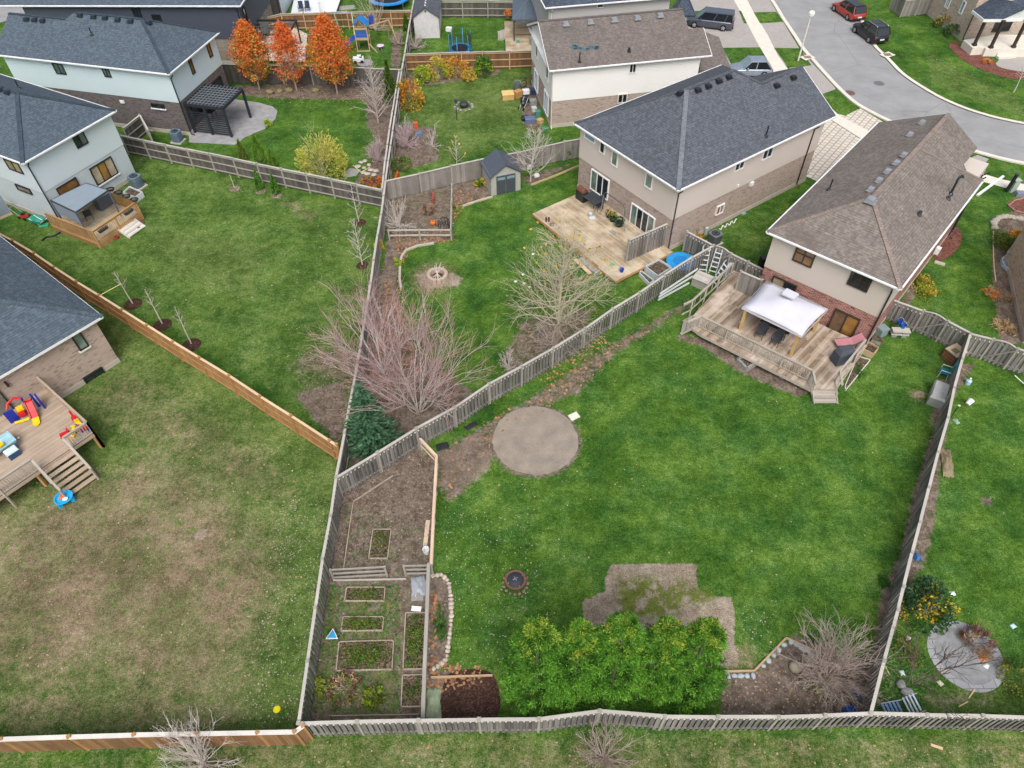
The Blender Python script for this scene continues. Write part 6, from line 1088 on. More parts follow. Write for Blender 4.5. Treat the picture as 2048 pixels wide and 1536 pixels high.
def frame_bed(name, label, px, h, mt, z=0.0, soil=None, th=.045, grp='raised garden beds'):
    q = GL(px, h); t = T(name, label, 'garden bed', (*q[0], 0), grp); m = M()
    for i in range(4): a, b_ = q[i], q[(i+1) % 4]; d = unit(b_-a); m.beam((*(a-d*.02), h/2), (*(b_+d*.02), h/2), th, h)
    m.build('frame', mt, t); m = M(); c0 = sum(q)/4; m.poly([(*(c0+(p-c0)*.985), h*.72) for p in (q if np.cross(q[1]-q[0], q[2]-q[1]) > 0 else q[::-1])]); m.build('soil', soil or SOIL, t); return t, q
def stones(name, label, pts, r, mt, grp, seed=3, flat=.6, z=0.0):
    R = random.Random(seed)
    for i, p in enumerate(pts):
        m = M((p[0], p[1], z)); random.seed(seed*100+i); m.blob((0, 0, r*flat*.6), (r*R.uniform(.7, 1.2), r*R.uniform(.7, 1.2), r*flat*R.uniform(.8, 1.2)), 0, 8, 5, .16); o = m.build(name, mt, None, True); tag(o, label, 'stone', grp)
def along(px, n, z=0.0):
    q = [np.array(p) for p in GL(px, z)]; d = [0]; 
    for i in range(len(q)-1): d.append(d[-1]+np.linalg.norm(q[i+1]-q[i]))
    out = []
    for s_ in np.linspace(0, d[-1], n):
        i = max(k for k in range(len(d)) if d[k] <= s_+1e-9); i = min(i, len(q)-2); f = (s_-d[i])/(d[i+1]-d[i]); out.append(q[i]*(1-f)+q[i+1]*f)
    return out
def edging(name, label, px, w, h, mt, cat='edging'):
    q = GL(px, h); t = M()
    for i in range(len(q)-1): t.beam((*q[i], h/2), (*q[i+1], h/2), w, h)
    return tag(t.build(name, mt), label, cat)
def slab(name, label, cat, px, dims, mt, ang=0.0, z=0.0, lid=None, lidm=None, tilt=None):
    p = G(*px, z); t = T(name, label, cat, p); m = M(p, ang); m.box((0, 0, dims[2]/2), dims, 0, 0, .96); m.build('body', mt, t)
    if lid: m = M(p, ang); m.box((0, 0, dims[2]+lid/2), (dims[0]+.06, dims[1]+.06, lid), 0, 0, .9); m.build('lid', lidm or mt, t)
    return t
# --- vegetable plot
BEDW = wood('bed_lumber', '9c9082', 'b5a997')
GB = [([(746, 1058), (782, 1058), (775, 1116), (737, 1116)], 'lone raised bed in the mulched upper plot'), ([(693, 1174), (770, 1174), (768, 1201), (689, 1201)], 'small raised bed nearest the three rail fence'), ([(686, 1233), (767, 1233), (765, 1260), (682, 1261)], 'leafy raised bed second below the three rail fence'), ([(678, 1283), (787, 1280), (784, 1338), (672, 1341)], 'largest wide raised bed, weedy, beside the blue triangle'), ([(811, 1225), (852, 1225), (847, 1337), (806, 1338)], 'long raised bed along the right rail fence'), ([(805, 1350), (847, 1349), (842, 1412), (802, 1413)], 'dark soil raised bed at the lower right of the plot')]
for i, (q, l_) in enumerate(GB):
    t, w = frame_bed('raised_bed', l_, q, .12, BEDW); c0 = sum(w)/4; n = (60, 110, 210, 330, 260, 50)[i]; f = RNG.uniform(0, 1, (n, 2)); pos = (w[0]*(1-f[:, :1])+w[1]*f[:, :1])*(1-f[:, 1:])+(w[3]*(1-f[:, :1])+w[2]*f[:, :1])*f[:, 1:]
    ctr = RNG.integers(0, n, n); pos = pos*.6+pos[ctr]*.4; k = 6; pp = np.repeat(np.concatenate([pos, np.full((n, 1), .15)], 1), k, 0)+RNG.normal(0, .05, (n*k, 3)); pp[:, 2] = np.abs(pp[:, 2]); leaves('weeds', pp, .085, [L_GRN, L_OLV], t, .6, None, None, RNG.integers(0, 2, n*k))
edging('timber_edging', 'thin timber edging on the left side of the mulched plot', [(786, 950), (707, 1002), (703, 1024), (687, 1137)], .04, .1, BEDW); edging('timber_edging', 'thin timber edging along the lowest raised beds', [(662, 1431), (837, 1428)], .04, .1, BEDW); edging('timber_edging', 'timber edging between lawn and dark mulch left of cedars', [(862, 1354), (985, 1350)], .08, .12, FR_TAN); edging('timber_edging', 'timber border angled round the bed right of the cedars', [(1448, 1342), (1509, 1341), (1573, 1275), (1640, 1306)], .08, .12, FR_TAN); edging('timber_edging', 'lumber strip crossing below the three rail fence opening', [(666, 1160), (812, 1157)], .05, .1, FC_GREY)
edging('plank', 'pinkish plank lying beside the new lumber rail fence', [(856, 1040), (850, 1092)], .22, .05, NEWWOOD, 'plank'); bucket('white bucket beside the new lumber rail fence', (853, 1105), .17, .36, 'e3e6e8')
p = G(668, 1278); t = T('triangle_stool', 'blue triangular stool with white edge beside the left fence', 'stool', p); m = M(p); tri = lambda k: [(k*math.cos(a), k*math.sin(a)) for a in (1.6, 3.69, 5.78)]; m.prism(tri(.33), .4, .44); m.build('rim', WHITE, t); m = M(p); m.prism(tri(.27), .44, .455); m.build('top', P('2f8fc4'), t)
for a in (1.6, 3.69, 5.78): m = M(p); m.tube([(.24*math.cos(a), .24*math.sin(a), .4), (.28*math.cos(a), .28*math.sin(a), 0)], .02, 5); m.build('leg', GREYM, t)
def tarp(name, label, cat, px, rx, ry, h, mt, ang=0, seed=1, z=0.0, n=12):
    R = np.random.default_rng(seed); p = G(*px, z); xs = np.linspace(-1, 1, n); v = np.array([(x*rx*(1+R.normal(0, .05)), y*ry*(1+R.normal(0, .05)), max(.012, h*(1-max(abs(x), abs(y))**2)+R.normal(0, h*.28))) for y in xs for x in xs]); ca, sa = math.cos(ang), math.sin(ang); v = np.stack([p[0]+v[:, 0]*ca-v[:, 1]*sa, p[1]+v[:, 0]*sa+v[:, 1]*ca, p[2]+v[:, 2]], 1)
    f = np.array([(i*n+j, i*n+j+1, (i+1)*n+j+1, (i+1)*n+j) for i in range(n-1) for j in range(n-1)]); o = fast_mesh(name, v, f, mt, None, True); tag(o, label, cat); s_ = o.modifiers.new('t', 'SOLIDIFY'); s_.thickness = .02; return o
tarp('plastic_sheet', 'crumpled grey plastic sheet right of the plot opening', 'plastic sheet', (837, 1172), .36, .55, .1, paint('plastic_film', '9aa0a8', .3), .1, 4); tarp('tarp', 'sage green tarp bundle beside the rail fence bottom end', 'tarp', (868, 1412), .32, .75, .22, plain('canvas_sage', '98a688', .8, .25, 4), .05, 5); slab('white_box', 'white broken tray on the long raised bed corner', 'tray', (833, 1219), (.42, .2, .1), WHITE, -.1, 0, .02); slab('door_mat', 'grey weathered board lying at the plot opening', 'board', (835, 1192), (.6, .5, .03), STONE_G, .05)
bs = along([(866, 1152), (884, 1150), (897, 1163), (902, 1195), (903, 1225), (901, 1260), (897, 1290), (893, 1318), (880, 1330), (868, 1338)], 27); stones('border_stone', 'pale fist sized stone in the curved border of the rock bed', bs, .13, plain('stone_pale', 'b5a99c', .9, .35, 2.5), 'stones edging the rock bed', 5)
# --- fire pit
p = G(1031, 1166); t = T('fire_pit', 'round rusty fire pit with mesh lid and stone ring on lawn', 'fire pit', p); m = M(p); m.lathe((0, 0, 0), [(.3, .0), (.42, .3), (.52, .32), (.52, .36), (.42, .36), (.36, .2), (.01, .15)], 28); m.build('bowl', plain('rust_metal', '7a5248', .75, .25, 8), t); m = M(p); m.lathe((0, 0, .36), [(.42, 0), (.36, .06), (.2, .11), (.01, .12)], 24); m.build('mesh_lid', P('33373d', .6), t); m = M(p)
for a in (.5, 2.07): m.tube([(.42*math.cos(a), .42*math.sin(a), .38), (0, 0, .5), (-.42*math.cos(a), -.42*math.sin(a), .38)], .018, 5)
m.build('lid_strap', GREYM, t); stones('ring_stone', 'small brown stone ringing the rusty fire pit', [p[:2]+np.array([math.cos(a), math.sin(a)])*.6 for a in np.linspace(0, 6.2, 17)], .09, plain('stone_brown', '8a7568', .9, .3, 6), 'stones round the rusty fire pit', 7)
p = G(875, 555); t = T('fire_ring', 'stone block fire ring with long sticks on the mid lawn', 'fire pit', p); m = M(p)
for i in range(14): a = i*6.283/14; m.box((.62*math.cos(a), .62*math.sin(a), .17), (.24, .27, .34), a)
m.build('block_ring', plain('block_tan', 'b5a494', .9, .2, 5), t); m = M(p); m.lathe((0, 0, .03), [(.52, 0), (.01, .05)], 18); m.build('ash_bed', SOIL, t)
for i, (a, l) in enumerate(((.4, 1.1), (1.1, 1.3), (2.0, .9), (1.7, 1.2), (2.6, .8))): m = M(p); m.tube([(-.3*math.cos(a), -.3*math.sin(a), .12), (.5*l*math.cos(a), .5*l*math.sin(a), .55+.25*l)], [.03, .015], 5); m.build('stick', BARK, t)
# --- bed right of the cedars
stones('edging_block', 'pale cut block along the timber border right of the cedars', along([(1456, 1352), (1506, 1352)], 5)+along([(1526, 1332), (1568, 1290)], 5)+along([(1582, 1284), (1632, 1312)], 6), .145, plain('block_blue', 'aab3bb', .9, .2, 5), 'cut blocks lining the angled bed', 8, .45)
stones('boulder', 'buff boulder lying in the bed under the twig tangle', [G2(1590, 1337)], .34, plain('rock_buff', 'a39a86', .9, .3, 5), 'boulder', 9, .7)
tarp('foil_bag', 'crumpled bright blue bag against the right lawn fence', 'bag', (1712, 1388), .2, .28, .3, paint('foil_blue', '2f6fb0', .3), .2, 11); tarp('foil_bag', 'crumpled blue and pink bag in the bottom fence corner', 'bag', (1700, 1425), .28, .3, .4, paint('foil_blue_b', '2b66c0', .3), 1.2, 12)
# --- worn deck furniture: canopy
def canopy_gazebo():
    zt = 2.55; q = [G(1484, 614, zt), G(1533, 560, zt+.0), G(1657, 618, zt), G(1604, 672, zt)]; q = [p*1.0 for p in q]; c0 = sum(q)/4; t = T('canopy_gazebo', 'white canopy on yellow wooden posts over the dining table', 'gazebo', (*c0[:2], DZ)); n = 9; V = []; 
    for j in range(n):
        for i in range(n):
            u, v = i/(n-1), j/(n-1); p = (q[0]*(1-u)+q[3]*u)*(1-v)+(q[1]*(1-u)+q[2]*u)*v; e = 1-max(abs(u-.5), abs(v-.5))*2; p = p.copy(); k = (abs(u-.5)*2)**2+(abs(v-.5)*2)**2
            p[:2] = c0[:2]+(p[:2]-c0[:2])*(1-.05*(1-(min(abs(u-.5), abs(v-.5))*2)**2)*(1-e)); p[2] = zt+.62*min(1, e*1.05)-.06*math.sin(e*3.14); V.append(p)
    F = np.array([(j*n+i, j*n+i+1, (j+1)*n+i+1, (j+1)*n+i) for j in range(n-1) for i in range(n-1)]); cv = plain('canvas_white', 'c8c9d4', .75, .06, 1.5); o = fast_mesh('canopy', np.array(V), F, cv, t, True); o.modifiers.new('t', 'SOLIDIFY').thickness = .02
    m = M()
    for i in range(4): a, b_ = q[i], q[(i+1) % 4]; m.poly([a, b_, b_-(0, 0, .16), a-(0, 0, .16)])
    m.build('valance', cv, t); w = [c0+(p-c0)*.2+(0, 0, .72) for p in q]; ax = G(1579, 588, zt+.7); w = [p-np.array([*c0[:2], 0])+np.array([ax[0], ax[1]-.1, 0]) for p in w]; m = M(); m.poly(w); m.poly([p+(0, 0, .1)*1 for p in w]); 
    for i in range(4): m.poly([w[i], w[(i+1) % 4], w[(i+1) % 4]+(0, 0, .1), w[i]+(0, 0, .1)])
    m.build('vent_flap', cv, t)
    for p in q:
        pp = c0+(p-c0)*.88; m = M(); m.box((pp[0], pp[1], (DZ+zt)/2-.05), (.16, .16, zt-DZ-.1), math.atan2(H1.v[1], H1.v[0])); m.build('post', WOODY, t)
    m = M(); pp = [c0+(p-c0)*.88 for p in q]
    for i in range(4): m.beam(pp[i]-(0, 0, .12), pp[(i+1) % 4]-(0, 0, .12), .06, .14)
    m.build('beam', WOODY, t); return q, c0
GQ, GC = canopy_gazebo(); ga = math.atan2(H1.u[1], H1.u[0]); FABD = plain('sling_charcoal', '3c4046', .8, .2, 5); tc = G(1552, 650, DZ+.7)*.55+np.array([*GC[:2], 0])*.45; tc = np.array([tc[0], tc[1], DZ])
t = T('dining_table', 'dark glass dining table under the white canopy', 'table', tc); m = M(tc, ga); m.box((0, 0, .73), (1.9, 1.0, .04)); m.build('tabletop', GL_DARK, t)
for x in (-.8, .8):
    for y in (-.38, .38): m = M(tc, ga); m.tube([(x, y, 0), (x, y, .71)], .03, 6); m.build('leg', BLACK, t)
ud, vd = np.array([*H1.u, 0]), np.array([*H1.v, 0])
for k, (a, b_, r_, l_) in enumerate(((-.55, -1.0, 1, 'left front dining chair facing the house under the canopy'), (.5, -1.0, 1, 'right front dining chair facing the house under the canopy'), (-.5, .95, -1, 'rear dining chair against the canopy shade, right one'), (.5, .95, -1, 'rear dining chair against the canopy shade, left one'))): chair('patio_chair', l_.replace('left', 'tmp').replace('right', 'left').replace('tmp', 'right') if a < 0 and b_ < 0 or a > 0 and b_ < 0 else l_, tc+ud*a+vd*b_, ga+r_*math.pi/2, FABD, BLACK, 'dining chairs under the canopy')
p = G(1694, 690, DZ); la_ = A2((1664, 692), (1722, 686)); t = T('sun_lounger', 'pink sun lounger on the worn deck beside the patio door', 'lounger', p); PK = plain('sling_pink', 'b77f87', .75, .12, 3); m = M(p, la_); m.beam((-.85, 0, .32), (.25, 0, .3), .6, .04); m.beam((.25, 0, .3), (.85, 0, .68), .6, .04); m.build('sling', PK, t); m = M(p, la_)
for y in (-.32, .32): m.tube([(-.88, y, .33), (.25, y, .31), (.87, y, .7)], .022, 5)
m.build('frame', DKGREY, t)
for x in (-.6, .4):
    for y in (-.3, .3): m = M(p, la_); m.tube([(x, y, 0), (x, y, .32)], .02, 5); m.build('leg', DKGREY, t)
p = G(1682, 722, DZ); t = T('covered_grill', 'barbecue under a dark blue grey cover on the worn deck', 'grill', p); m = M(p, la_+.15); CVR = plain('cover_slate', '474d56', .8, .15, 3)
m.add([(-.62, -.36, .05), (.62, -.36, .05), (.62, .36, .05), (-.62, .36, .05), (-.58, -.33, .85), (.58, -.33, .85), (.58, .33, .85), (-.58, .33, .85), (-.4, -.16, 1.1), (.4, -.16, 1.1), (.4, .26, 1.1), (-.4, .26, 1.1)], [(0, 1, 5, 4), (1, 2, 6, 5), (2, 3, 7, 6), (3, 0, 4, 7), (4, 5, 9, 8), (5, 6, 10, 9), (6, 7, 11, 10), (7, 4, 8, 11), (8, 9, 10, 11), (3, 2, 1, 0)]); m.build('cover', CVR, t); m = M(p, la_+.15)
for y in (-.2, .2): m.lathe((.5, y, -.0), [(.05, .0), (.05, .06)], 8)
m.build('castors', BLACK, t)
for k, q in enumerate(((1686, 706), (1697, 707))): p = G(*q, DZ); t = T('side_stool', ['low red stool tucked behind the covered grill', 'low dark stool tucked behind the covered grill'][k], 'stool', p); m = M(p); m.lathe((0, 0, .3), [(.18, 0), (.18, .04), (.01, .05)], 10); m.build('seat', [P('a8433c'), FABD][k], t); m = M(p); [m.tube([(.13*math.cos(a), .13*math.sin(a), .3), (.17*math.cos(a), .17*math.sin(a), 0)], .015, 4) for a in (.5, 2.6, 4.7)]; m.build('legs', BLACK, t)
# ladders and bench box in the corner
def ladder(label, p0, p1, w, n, mt, steps_=True):
    p0, p1 = np.array(p0, float), np.array(p1, float); t = T('ladder', label, 'ladder', (*p0[:2], 0)); d = nrm(p1-p0); s_ = nrm(np.cross(d, (0, 0, 1.0)) if abs(d[2]) < .97 else np.array([1.0, 0, 0]))*w/2
    for sg in (-1, 1): m = M(); m.tube([p0+s_*sg, p1+s_*sg*.85]+([p1+s_*sg*.85+d*.18+s_*-sg*.1] if 1 else []), .035, 6); m.build('rail', mt, t)
    for i in range(n): f = (i+.6)/n; c0 = p0*(1-f)+p1*f; m = M(); m.beam(c0-s_*.95, c0+s_*.95, .1, .035); m.build('rung', mt, t)
    return t
LAD = P('c9ced3', .4); a = G(1404, 545); b_ = G(1423, 512, 1.75); ladder('white pool ladder leaning by the arched gate, left one', a, (a[0]+.1, a[1]+.55, 1.7), .55, 5, LAD); a = G(1424, 548); ladder('white pool ladder leaning by the arched gate, right one', a, (a[0]+.25, a[1]+.5, 1.6), .5, 5, LAD); a = G(1426, 570); ladder('white ladder propped against the worn deck side railing', a, (a[0]+.6, a[1]+.2, 1.7), .5, 5, LAD)
p = G(1401, 572); t = T('storage_bench', 'weathered slatted deck box beside the diagonal fence corner', 'deck box', p); ang = A2((1379, 575), (1402, 585)); m = M(p, ang); m.box((0, .1, .34), (1.15, .85, .68)); m.build('body', FP_GREY, t); m = M(p, ang)
for i in range(7): m.box((0, -.33+i*.143, .71), (1.22, .13, .04))
m.build('lid', FC_GREY, t)
for k, (q0, q1, l_) in enumerate((((1320, 588), (1395, 538), 'topmost white board strip hung along the diagonal fence'), ((1318, 594), (1385, 553), 'middle white board strip along the diagonal fence'), ((1316, 600), (1378, 566), 'lowest white board strip lying along the diagonal fence'))):
    z = (.9, .55, .12)[k]; m = M(); m.beam(G(*q0, z), G(*q1, z), .06, .13); tag(m.build('white_board', paint('pvc_white', 'cfd4d6', .5)), l_, 'board', 'white boards along the diagonal fence')
p = G(1452, 560); slab('leaning_board', 'pale folded plastic panel wedged behind the worn deck railing', 'panel', (1452, 556), (.12, 1.0, 1.1), P('b9c0c8'), A2((1440, 575), (1465, 530))-1.57)
slab('plastic_tub', 'pale blue tub behind the grey board screen', 'tub', (1524, 566), (.5, .4, .55), P('a9bcc6'), .3, DZ, .05); slab('storage_bin', 'dark bin between the gate fence and the brick wall', 'bin', (1524, 531), (.45, .45, .7), BLACK, .3, 0, .06)
t, _ = frame_bed('planter_box', 'concrete block planter in the bare strip below the balustrade', [(1476, 717), (1497, 708), (1514, 724), (1494, 735)], .3, STONE_G, th=.14, grp='planters by the worn deck'); slab('paving_block', 'single grey paving block below the balustrade', 'block', (1566, 755), (.4, .25, .1), STONE_G, .5); pot('clay_pot', 'small clay pot by the deck stair corner', (1603, 776), .13, .2, P('8a5a44', .8), L_GRN)
t, q = frame_bed('planter_box', 'dark square planter beside the worn deck right railing', [(1727, 697), (1738, 683), (1758, 694), (1747, 707)], .45, FR_TAN, grp='planters by the worn deck'); frame_bed('planter_box', 'narrow herb bed between worn deck railing and lawn', [(1690, 772), (1716, 712), (1741, 719), (1692, 779)], .12, FC_WHITE, grp='planters by the worn deck', soil=SOIL); slab('lidded_bin', 'grey green bin at the brick house corner', 'bin', (1760, 668), (.6, .55, .5), P('7f9094'), .4, 0, .1); slab('planter_tray', 'small grey planter behind the dark square planter', 'planter', (1752, 684), (.6, .4, .3), STONE_G, -.6, 0, .03, SOIL)
p = G(1796, 672); t = T('block_bench', 'stack of concrete blocks holding blue tubs by the gate fence', 'bench', p); ang = A2((1779, 670), (1815, 672)); m = M(p, ang)
for z in (.1, .38): m.box((-.3, 0, z), (.3, .3, .2)); m.box((.3, 0, z), (.3, .3, .2))
m.build('blocks', STONE_G, t); m = M(p, ang); m.box((0, 0, .25), (1.1, .4, .06)); m.box((0, .0, .52), (1.1, .45, .08)); m.build('boards', FC_GREY, t); bucket('blue bucket on the concrete block bench', (1805, 655), .17, .28, '2c62b0', .56); p = G(1797, 650, .56); bucket('darker blue tub behind the bucket on the block bench', (1798, 648), .2, .3, '24509a', .56)
p = G(1896, 722); t = T('compost_bin', 'weathered brown slatted compost box against the gate fence', 'compost bin', p); ang = A2((1885, 712), (1900, 724)); m = M(p, ang)
for s_ in (-.42, .42):
    for z in (.12, .32, .52, .72): m.box((s_, .25, z), (.04, .95, .15)); m.box((0, .25+s_*1.1, z), (.85, .04, .15))
m.build('slats', FB_RUST, t); m = M(p, ang); m.box((0, .25, .83), (.9, 1.0, .05)); m.build('lid', DK_GREY, t); m = M(p, ang); m.box((0, .12, .865), (.4, .4, .03)); m.build('hatch', plain('hatch_olive', '6a6a42', .9), t)
chair('garden_chair', 'teal plastic garden chair tipped by the right lawn fence', G(1884, 752), 2.6, P('1f6f84', .5), P('d4dde0'), None); p = G(1906, 742, .1); t = T('hammock_net', 'bright teal folded hammock leaning on the right lawn fence', 'hammock', p); m = M(p, A2((1895, 752), (1915, 728))); m.blob((0, 0, .75), (.75, .12, .28), 0, 10, 6); m.build('net', plain('net_teal', '1c8fa8', .7, .2, 6), t); m = M(p, A2((1895, 752), (1915, 728))); m.tube([(-.75, 0, .6), (-.8, -.1, .2), (-.6, -.15, .0)], .03, 5); m.build('rope', P('39a38c'), t)
p = G(1868, 805); t = T('storage_box', 'grey rounded lid storage box beside the right lawn fence', 'storage box', p); ang = A2((1855, 800), (1866, 764)); m = M(p, ang); m.box((.35, -.0, .33), (1.45, .8, .66)); m.build('body', P('8e918f', .7), t); m = M(p, ang); m.add([(-.42, -.43, .66), (1.12, -.43, .66), (1.12, .43, .66), (-.42, .43, .66), (-.3, -.36, .8), (1.05, -.36, .8), (1.05, .36, .8), (-.3, .36, .8)], [(0, 1, 5, 4), (1, 2, 6, 5), (2, 3, 7, 6), (3, 0, 4, 7), (4, 5, 6, 7), (3, 2, 1, 0)]); m.build('lid', P('a1a3a2', .7), t)
bucket('white pail tipped on grass right of the lawn fence', (1932, 812), .17, .36, 'e6eaec', tip=(0, 1.1, .6), handle=False); p = G(1934, 768); t = T('water_jug', 'pale blue water jug on grass right of the lawn fence', 'jug', p); m = M(p); m.lathe((0, 0, 0), [(.15, 0), (.17, .1), (.17, .32), (.05, .42), (.05, .48), (.01, .49)], 12); m.build('bottle', P('a3c4d4', .25), t); m = M(p); m.lathe((0, 0, .47), [(.06, 0), (.06, .05), (.01, .06)], 10); m.build('cap', WHITE, t)
p = G(1902, 834); t = T('garden_light', 'black stake light standing behind the right lawn fence', 'garden light', p); m = M(p); m.tube([(0, 0, 0), (0, 0, 1.0)], .025, 6); m.build('stake', BLACK, t); m = M(p); m.lathe((0, 0, 1.0), [(.04, 0), (.08, .06), (.01, .1)], 10); m.build('lamp_head', P('c9c9c4'), t)
tarp('folded_net', 'pale green net lump at the foot of the lawn fence', 'net', (1912, 843), .14, .2, .1, plain('net_green', '8aa890', .8), .3, 14); tarp('blue_bag', 'blue plastic bag by the right edge arched gate', 'bag', (2028, 738), .18, .22, .25, P('9fc0dc'), .2, 15)
tarp('netting', 'sagging tan net hung behind the right lawn fence', 'net', (1893, 925), .3, 1.0, .25, plain('net_tan', '8b7f66', .9, .3, 9), -.3, 16); tarp('blue_bag', 'blue bag snagged behind the fence above the leafy shrub', 'bag', (1832, 1115), .14, .2, .25, P('3a6fb0'), .2, 17)
p = G(2040, 770); t = T('shovel', 'white handled shovel leaning near the right edge', 'shovel', p); m = M(p); m.tube([(.2, .0, .1), (-.5, .25, .6)], .022, 5); m.build('handle', WHITE, t); m = M(p); m.box((.3, -.05, .08), (.3, .22, .03), .3); m.build('blade', DKGREY, t)
for k, (q, l_) in enumerate((((1905, 1187), 'crumpled white paper on the right side grass'), ((2026, 1252), 'pale blue paper scrap at the right edge grass'), ((1972, 1332), 'white plastic scrap on the round patio'), ((1817, 1277), 'white scrap in the greenery below the leafy shrub'), ((1804, 1346), 'white bottle scrap beside the dark leafless tree'), ((1880, 1366), 'pale folded scrap at the round patio lower edge'))): tarp('paper_scrap', l_, 'litter', q, .13, .11, .07, [WHITE, P('bcd8dc'), WHITE, P('cfc9d0'), P('cdd6da'), P('c4bda8')][k], .4*k, 20+k, n=6)
tarp('orange_leaf_pile', 'orange fallen leaf clump on the round patio', 'leaf pile', (1965, 1315), .18, .18, .1, plain('leaf_pile_orange', 'c07838', .9, .3, 9), 0, 30, n=8)
p = G(1790, 1424); t = T('lawn_chair', 'folding chair with blue and white stripes by the bottom fence', 'chair', p); m = M(p, .15); [m.box((-.55+i*.17, 0, .3), (.1, .7, .03)) for i in range(5)]; m.build('seat_webbing', P('6f8fb8'), t); m = M(p, .15); [m.box((.38+i*.1, .05, .45+.12*i), (.07, .7, .03)) for i in range(4)]; m.build('back_webbing', P('b9c6d8'), t); m = M(p, .15); [m.tube([(-.65, y, .0), (-.6, y, .3), (.35, y, .3), (.8, y, .95)], .02, 5) for y in (-.36, .36)]; m.build('frame', P('c9d0d8'), t)
stones('flagstone', 'pale stone block at the foot of the dark leafless tree', [G2(1800, 1370), G2(1812, 1386)], .3, STONE_G, 'stone blocks by the small tree', 31, .6); edging('stick', 'pale broken stick near the bottom fence, longer one', [(1938, 1396), (1950, 1378)], .05, .05, FC_TAN, 'stick'); edging('stick', 'pale broken stick near the bottom fence, shorter one', [(1918, 1413), (1936, 1403)], .05, .05, FC_TAN, 'stick'); edging('stick', 'pale plank scrap in the grass strip below the bottom fence', [(1862, 1489), (1886, 1497)], .1, .05, FC_TAN, 'stick'); edging('stick', 'pale stake leaning by the right lawn fence base', [(1768, 1327), (1780, 1350)], .04, .05, FC_TAN, 'stick')
slab('stone_slab', 'pale flat stone beside the bare circle', 'stone', (1148, 833), (.6, .45, .06), CONC_L, .5); tarp('black_plastic', 'torn black plastic strip near the bare circle', 'plastic sheet', (885, 893), .35, .25, .05, plain('film_black', '2b2c30', .6), .3, 33); tarp('black_plastic', 'torn black plastic strip closer to the diagonal fence', 'plastic sheet', (942, 852), .4, .18, .05, plain('film_black', '2b2c30', .6), .6, 34)
p = G(554, 1419); t = M(p); t.lathe((0, 0, 0), [(.15, 0), (.16, .03), (.13, .05), (.01, .055)], 18); tag(t.build('flying_disc', P('f0e000'), None), 'bright yellow flying disc on the straw coloured lawn', 'toy')
# --- beige house deck furniture
D = D2Z; vb = math.atan2(H2.u[1], H2.u[0]); p = G(1186, 412, D); t = T('patio_table', 'dark slatted patio table on the bare pale deck', 'table', p); m = M(p, vb); [m.box((-.72+i*.16, 0, .73), (.13, 1.0, .03)) for i in range(10)]; m.box((0, -.5, .72), (1.6, .05, .06)); m.box((0, .5, .72), (1.6, .05, .06)); m.build('tabletop', plain('slat_dark', '3d4146', .6, .15), t)
for x in (-.72, .72):
    for y in (-.42, .42): m = M(p, vb); m.tube([(x, y, 0), (x, y, .72)], .025, 5); m.build('leg', GREYM, t)
chair('patio_chair', 'dark chair pushed under the slatted patio table', G(1196, 418, D), vb+1.57, FABD, BLACK, None)
p = G(1163, 400, D); t = T('grill', 'dark rusty lidded barbecue by the slatted patio table', 'grill', p); m = M(p, vb); m.box((0, 0, .45), (.9, .5, .8)); m.build('cart', BLACK, t); m = M(p, vb); m.tube([(-.42, 0, .88), (.42, 0, .88)], .26, 10); m.build('hood', plain('hood_rust', '6e4a38', .6, .2, 5), t)
p = G(1183, 436, D); t = T('fan_heater', 'small silver object on a pale stand on the deck', 'stool', p); m = M(p, .3); m.box((0, -.1, .06), (.5, .34, .1)); m.build('base', P('c3c6c6'), t); m = M(p, .3); m.lathe((0, .25, .1), [(.14, 0), (.16, .2), (.01, .26)], 10); m.build('head', P('b5bcc2', .3), t)
for k, q in enumerate(((1217, 434), (1225, 442), (1238, 452))): pot('flower_pot', ['black flower pot with brown stems by the brick wall, leftmost', 'black flower pot with green shoots by the brick wall', 'large black flower pot nearest the leaning pole'][k], q, .22+.03*k, .38, BLACK, [L_DRY, L_OLV, L_DKG][k], 'flower pot', D, 'black pots along the brick wall')
p0 = G(1202, 424, D); t = T('metal_arch', 'thin dark arched metal frame standing on the pale deck', 'metal frame', p0); u2 = np.array([*(-H2.u), 0]); m = M(); L_ = 2.5; m.tube([p0, p0+u2*.15+(0, 0, 1.75), p0+u2*.3+(0, 0, 1.9), p0+u2*(L_-.3)+(0, 0, 1.9), p0+u2*L_+(0, 0, 1.6), p0+u2*(L_-.1)+(0, 0, 0)], .03, 6); m.build('arch', P('4f4f52'), t); m = M(); m.tube([p0+u2*L_+(.1, -.4, 0), p0+u2*(L_-.2)+(0, 0, 1.5)], .03, 5); m.tube([p0+(-.1, -.4, 0), p0+u2*.1+(0, 0, 1.6)], .03, 5); m.build('brace', GREYM, t); slab('base_plate', 'weighted grey base plate beside the arched metal frame', 'base plate', (1226, 465, ), (.5, .3, .06), STONE_G, vb, D)
bucket('blue bucket at the low end of the pale deck', (1243, 543), .16, .26, '2347a8', D); slab('green_toy', 'small green toy left on the pale deck', 'toy', (1225, 529), (.22, .2, .04), P('3fae5c'), .4, D, .02); 
for k, (q, c2) in enumerate((((1095, 441), '5d3430'), ((1104, 449), '6b6b72'))): p = G(*q, D); t = T('boot_pair', ['dark red boots at the outer edge of the pale deck', 'grey shoes at the outer edge of the pale deck'][k], 'boots', p); m = M(p); [m.lathe((x, 0, 0), [(.07, 0), (.08, .1), (.07, .28-.14*k), (.05, .28-.14*k)], 8) for x in (-.1, .1)]; m.build('shafts', P(c2, .7), t); m = M(p); [m.box((x, -.1, .05), (.12, .2, .1), 0, 0, .8) for x in (-.1, .1)]; m.build('toes', P(c2, .7), t)
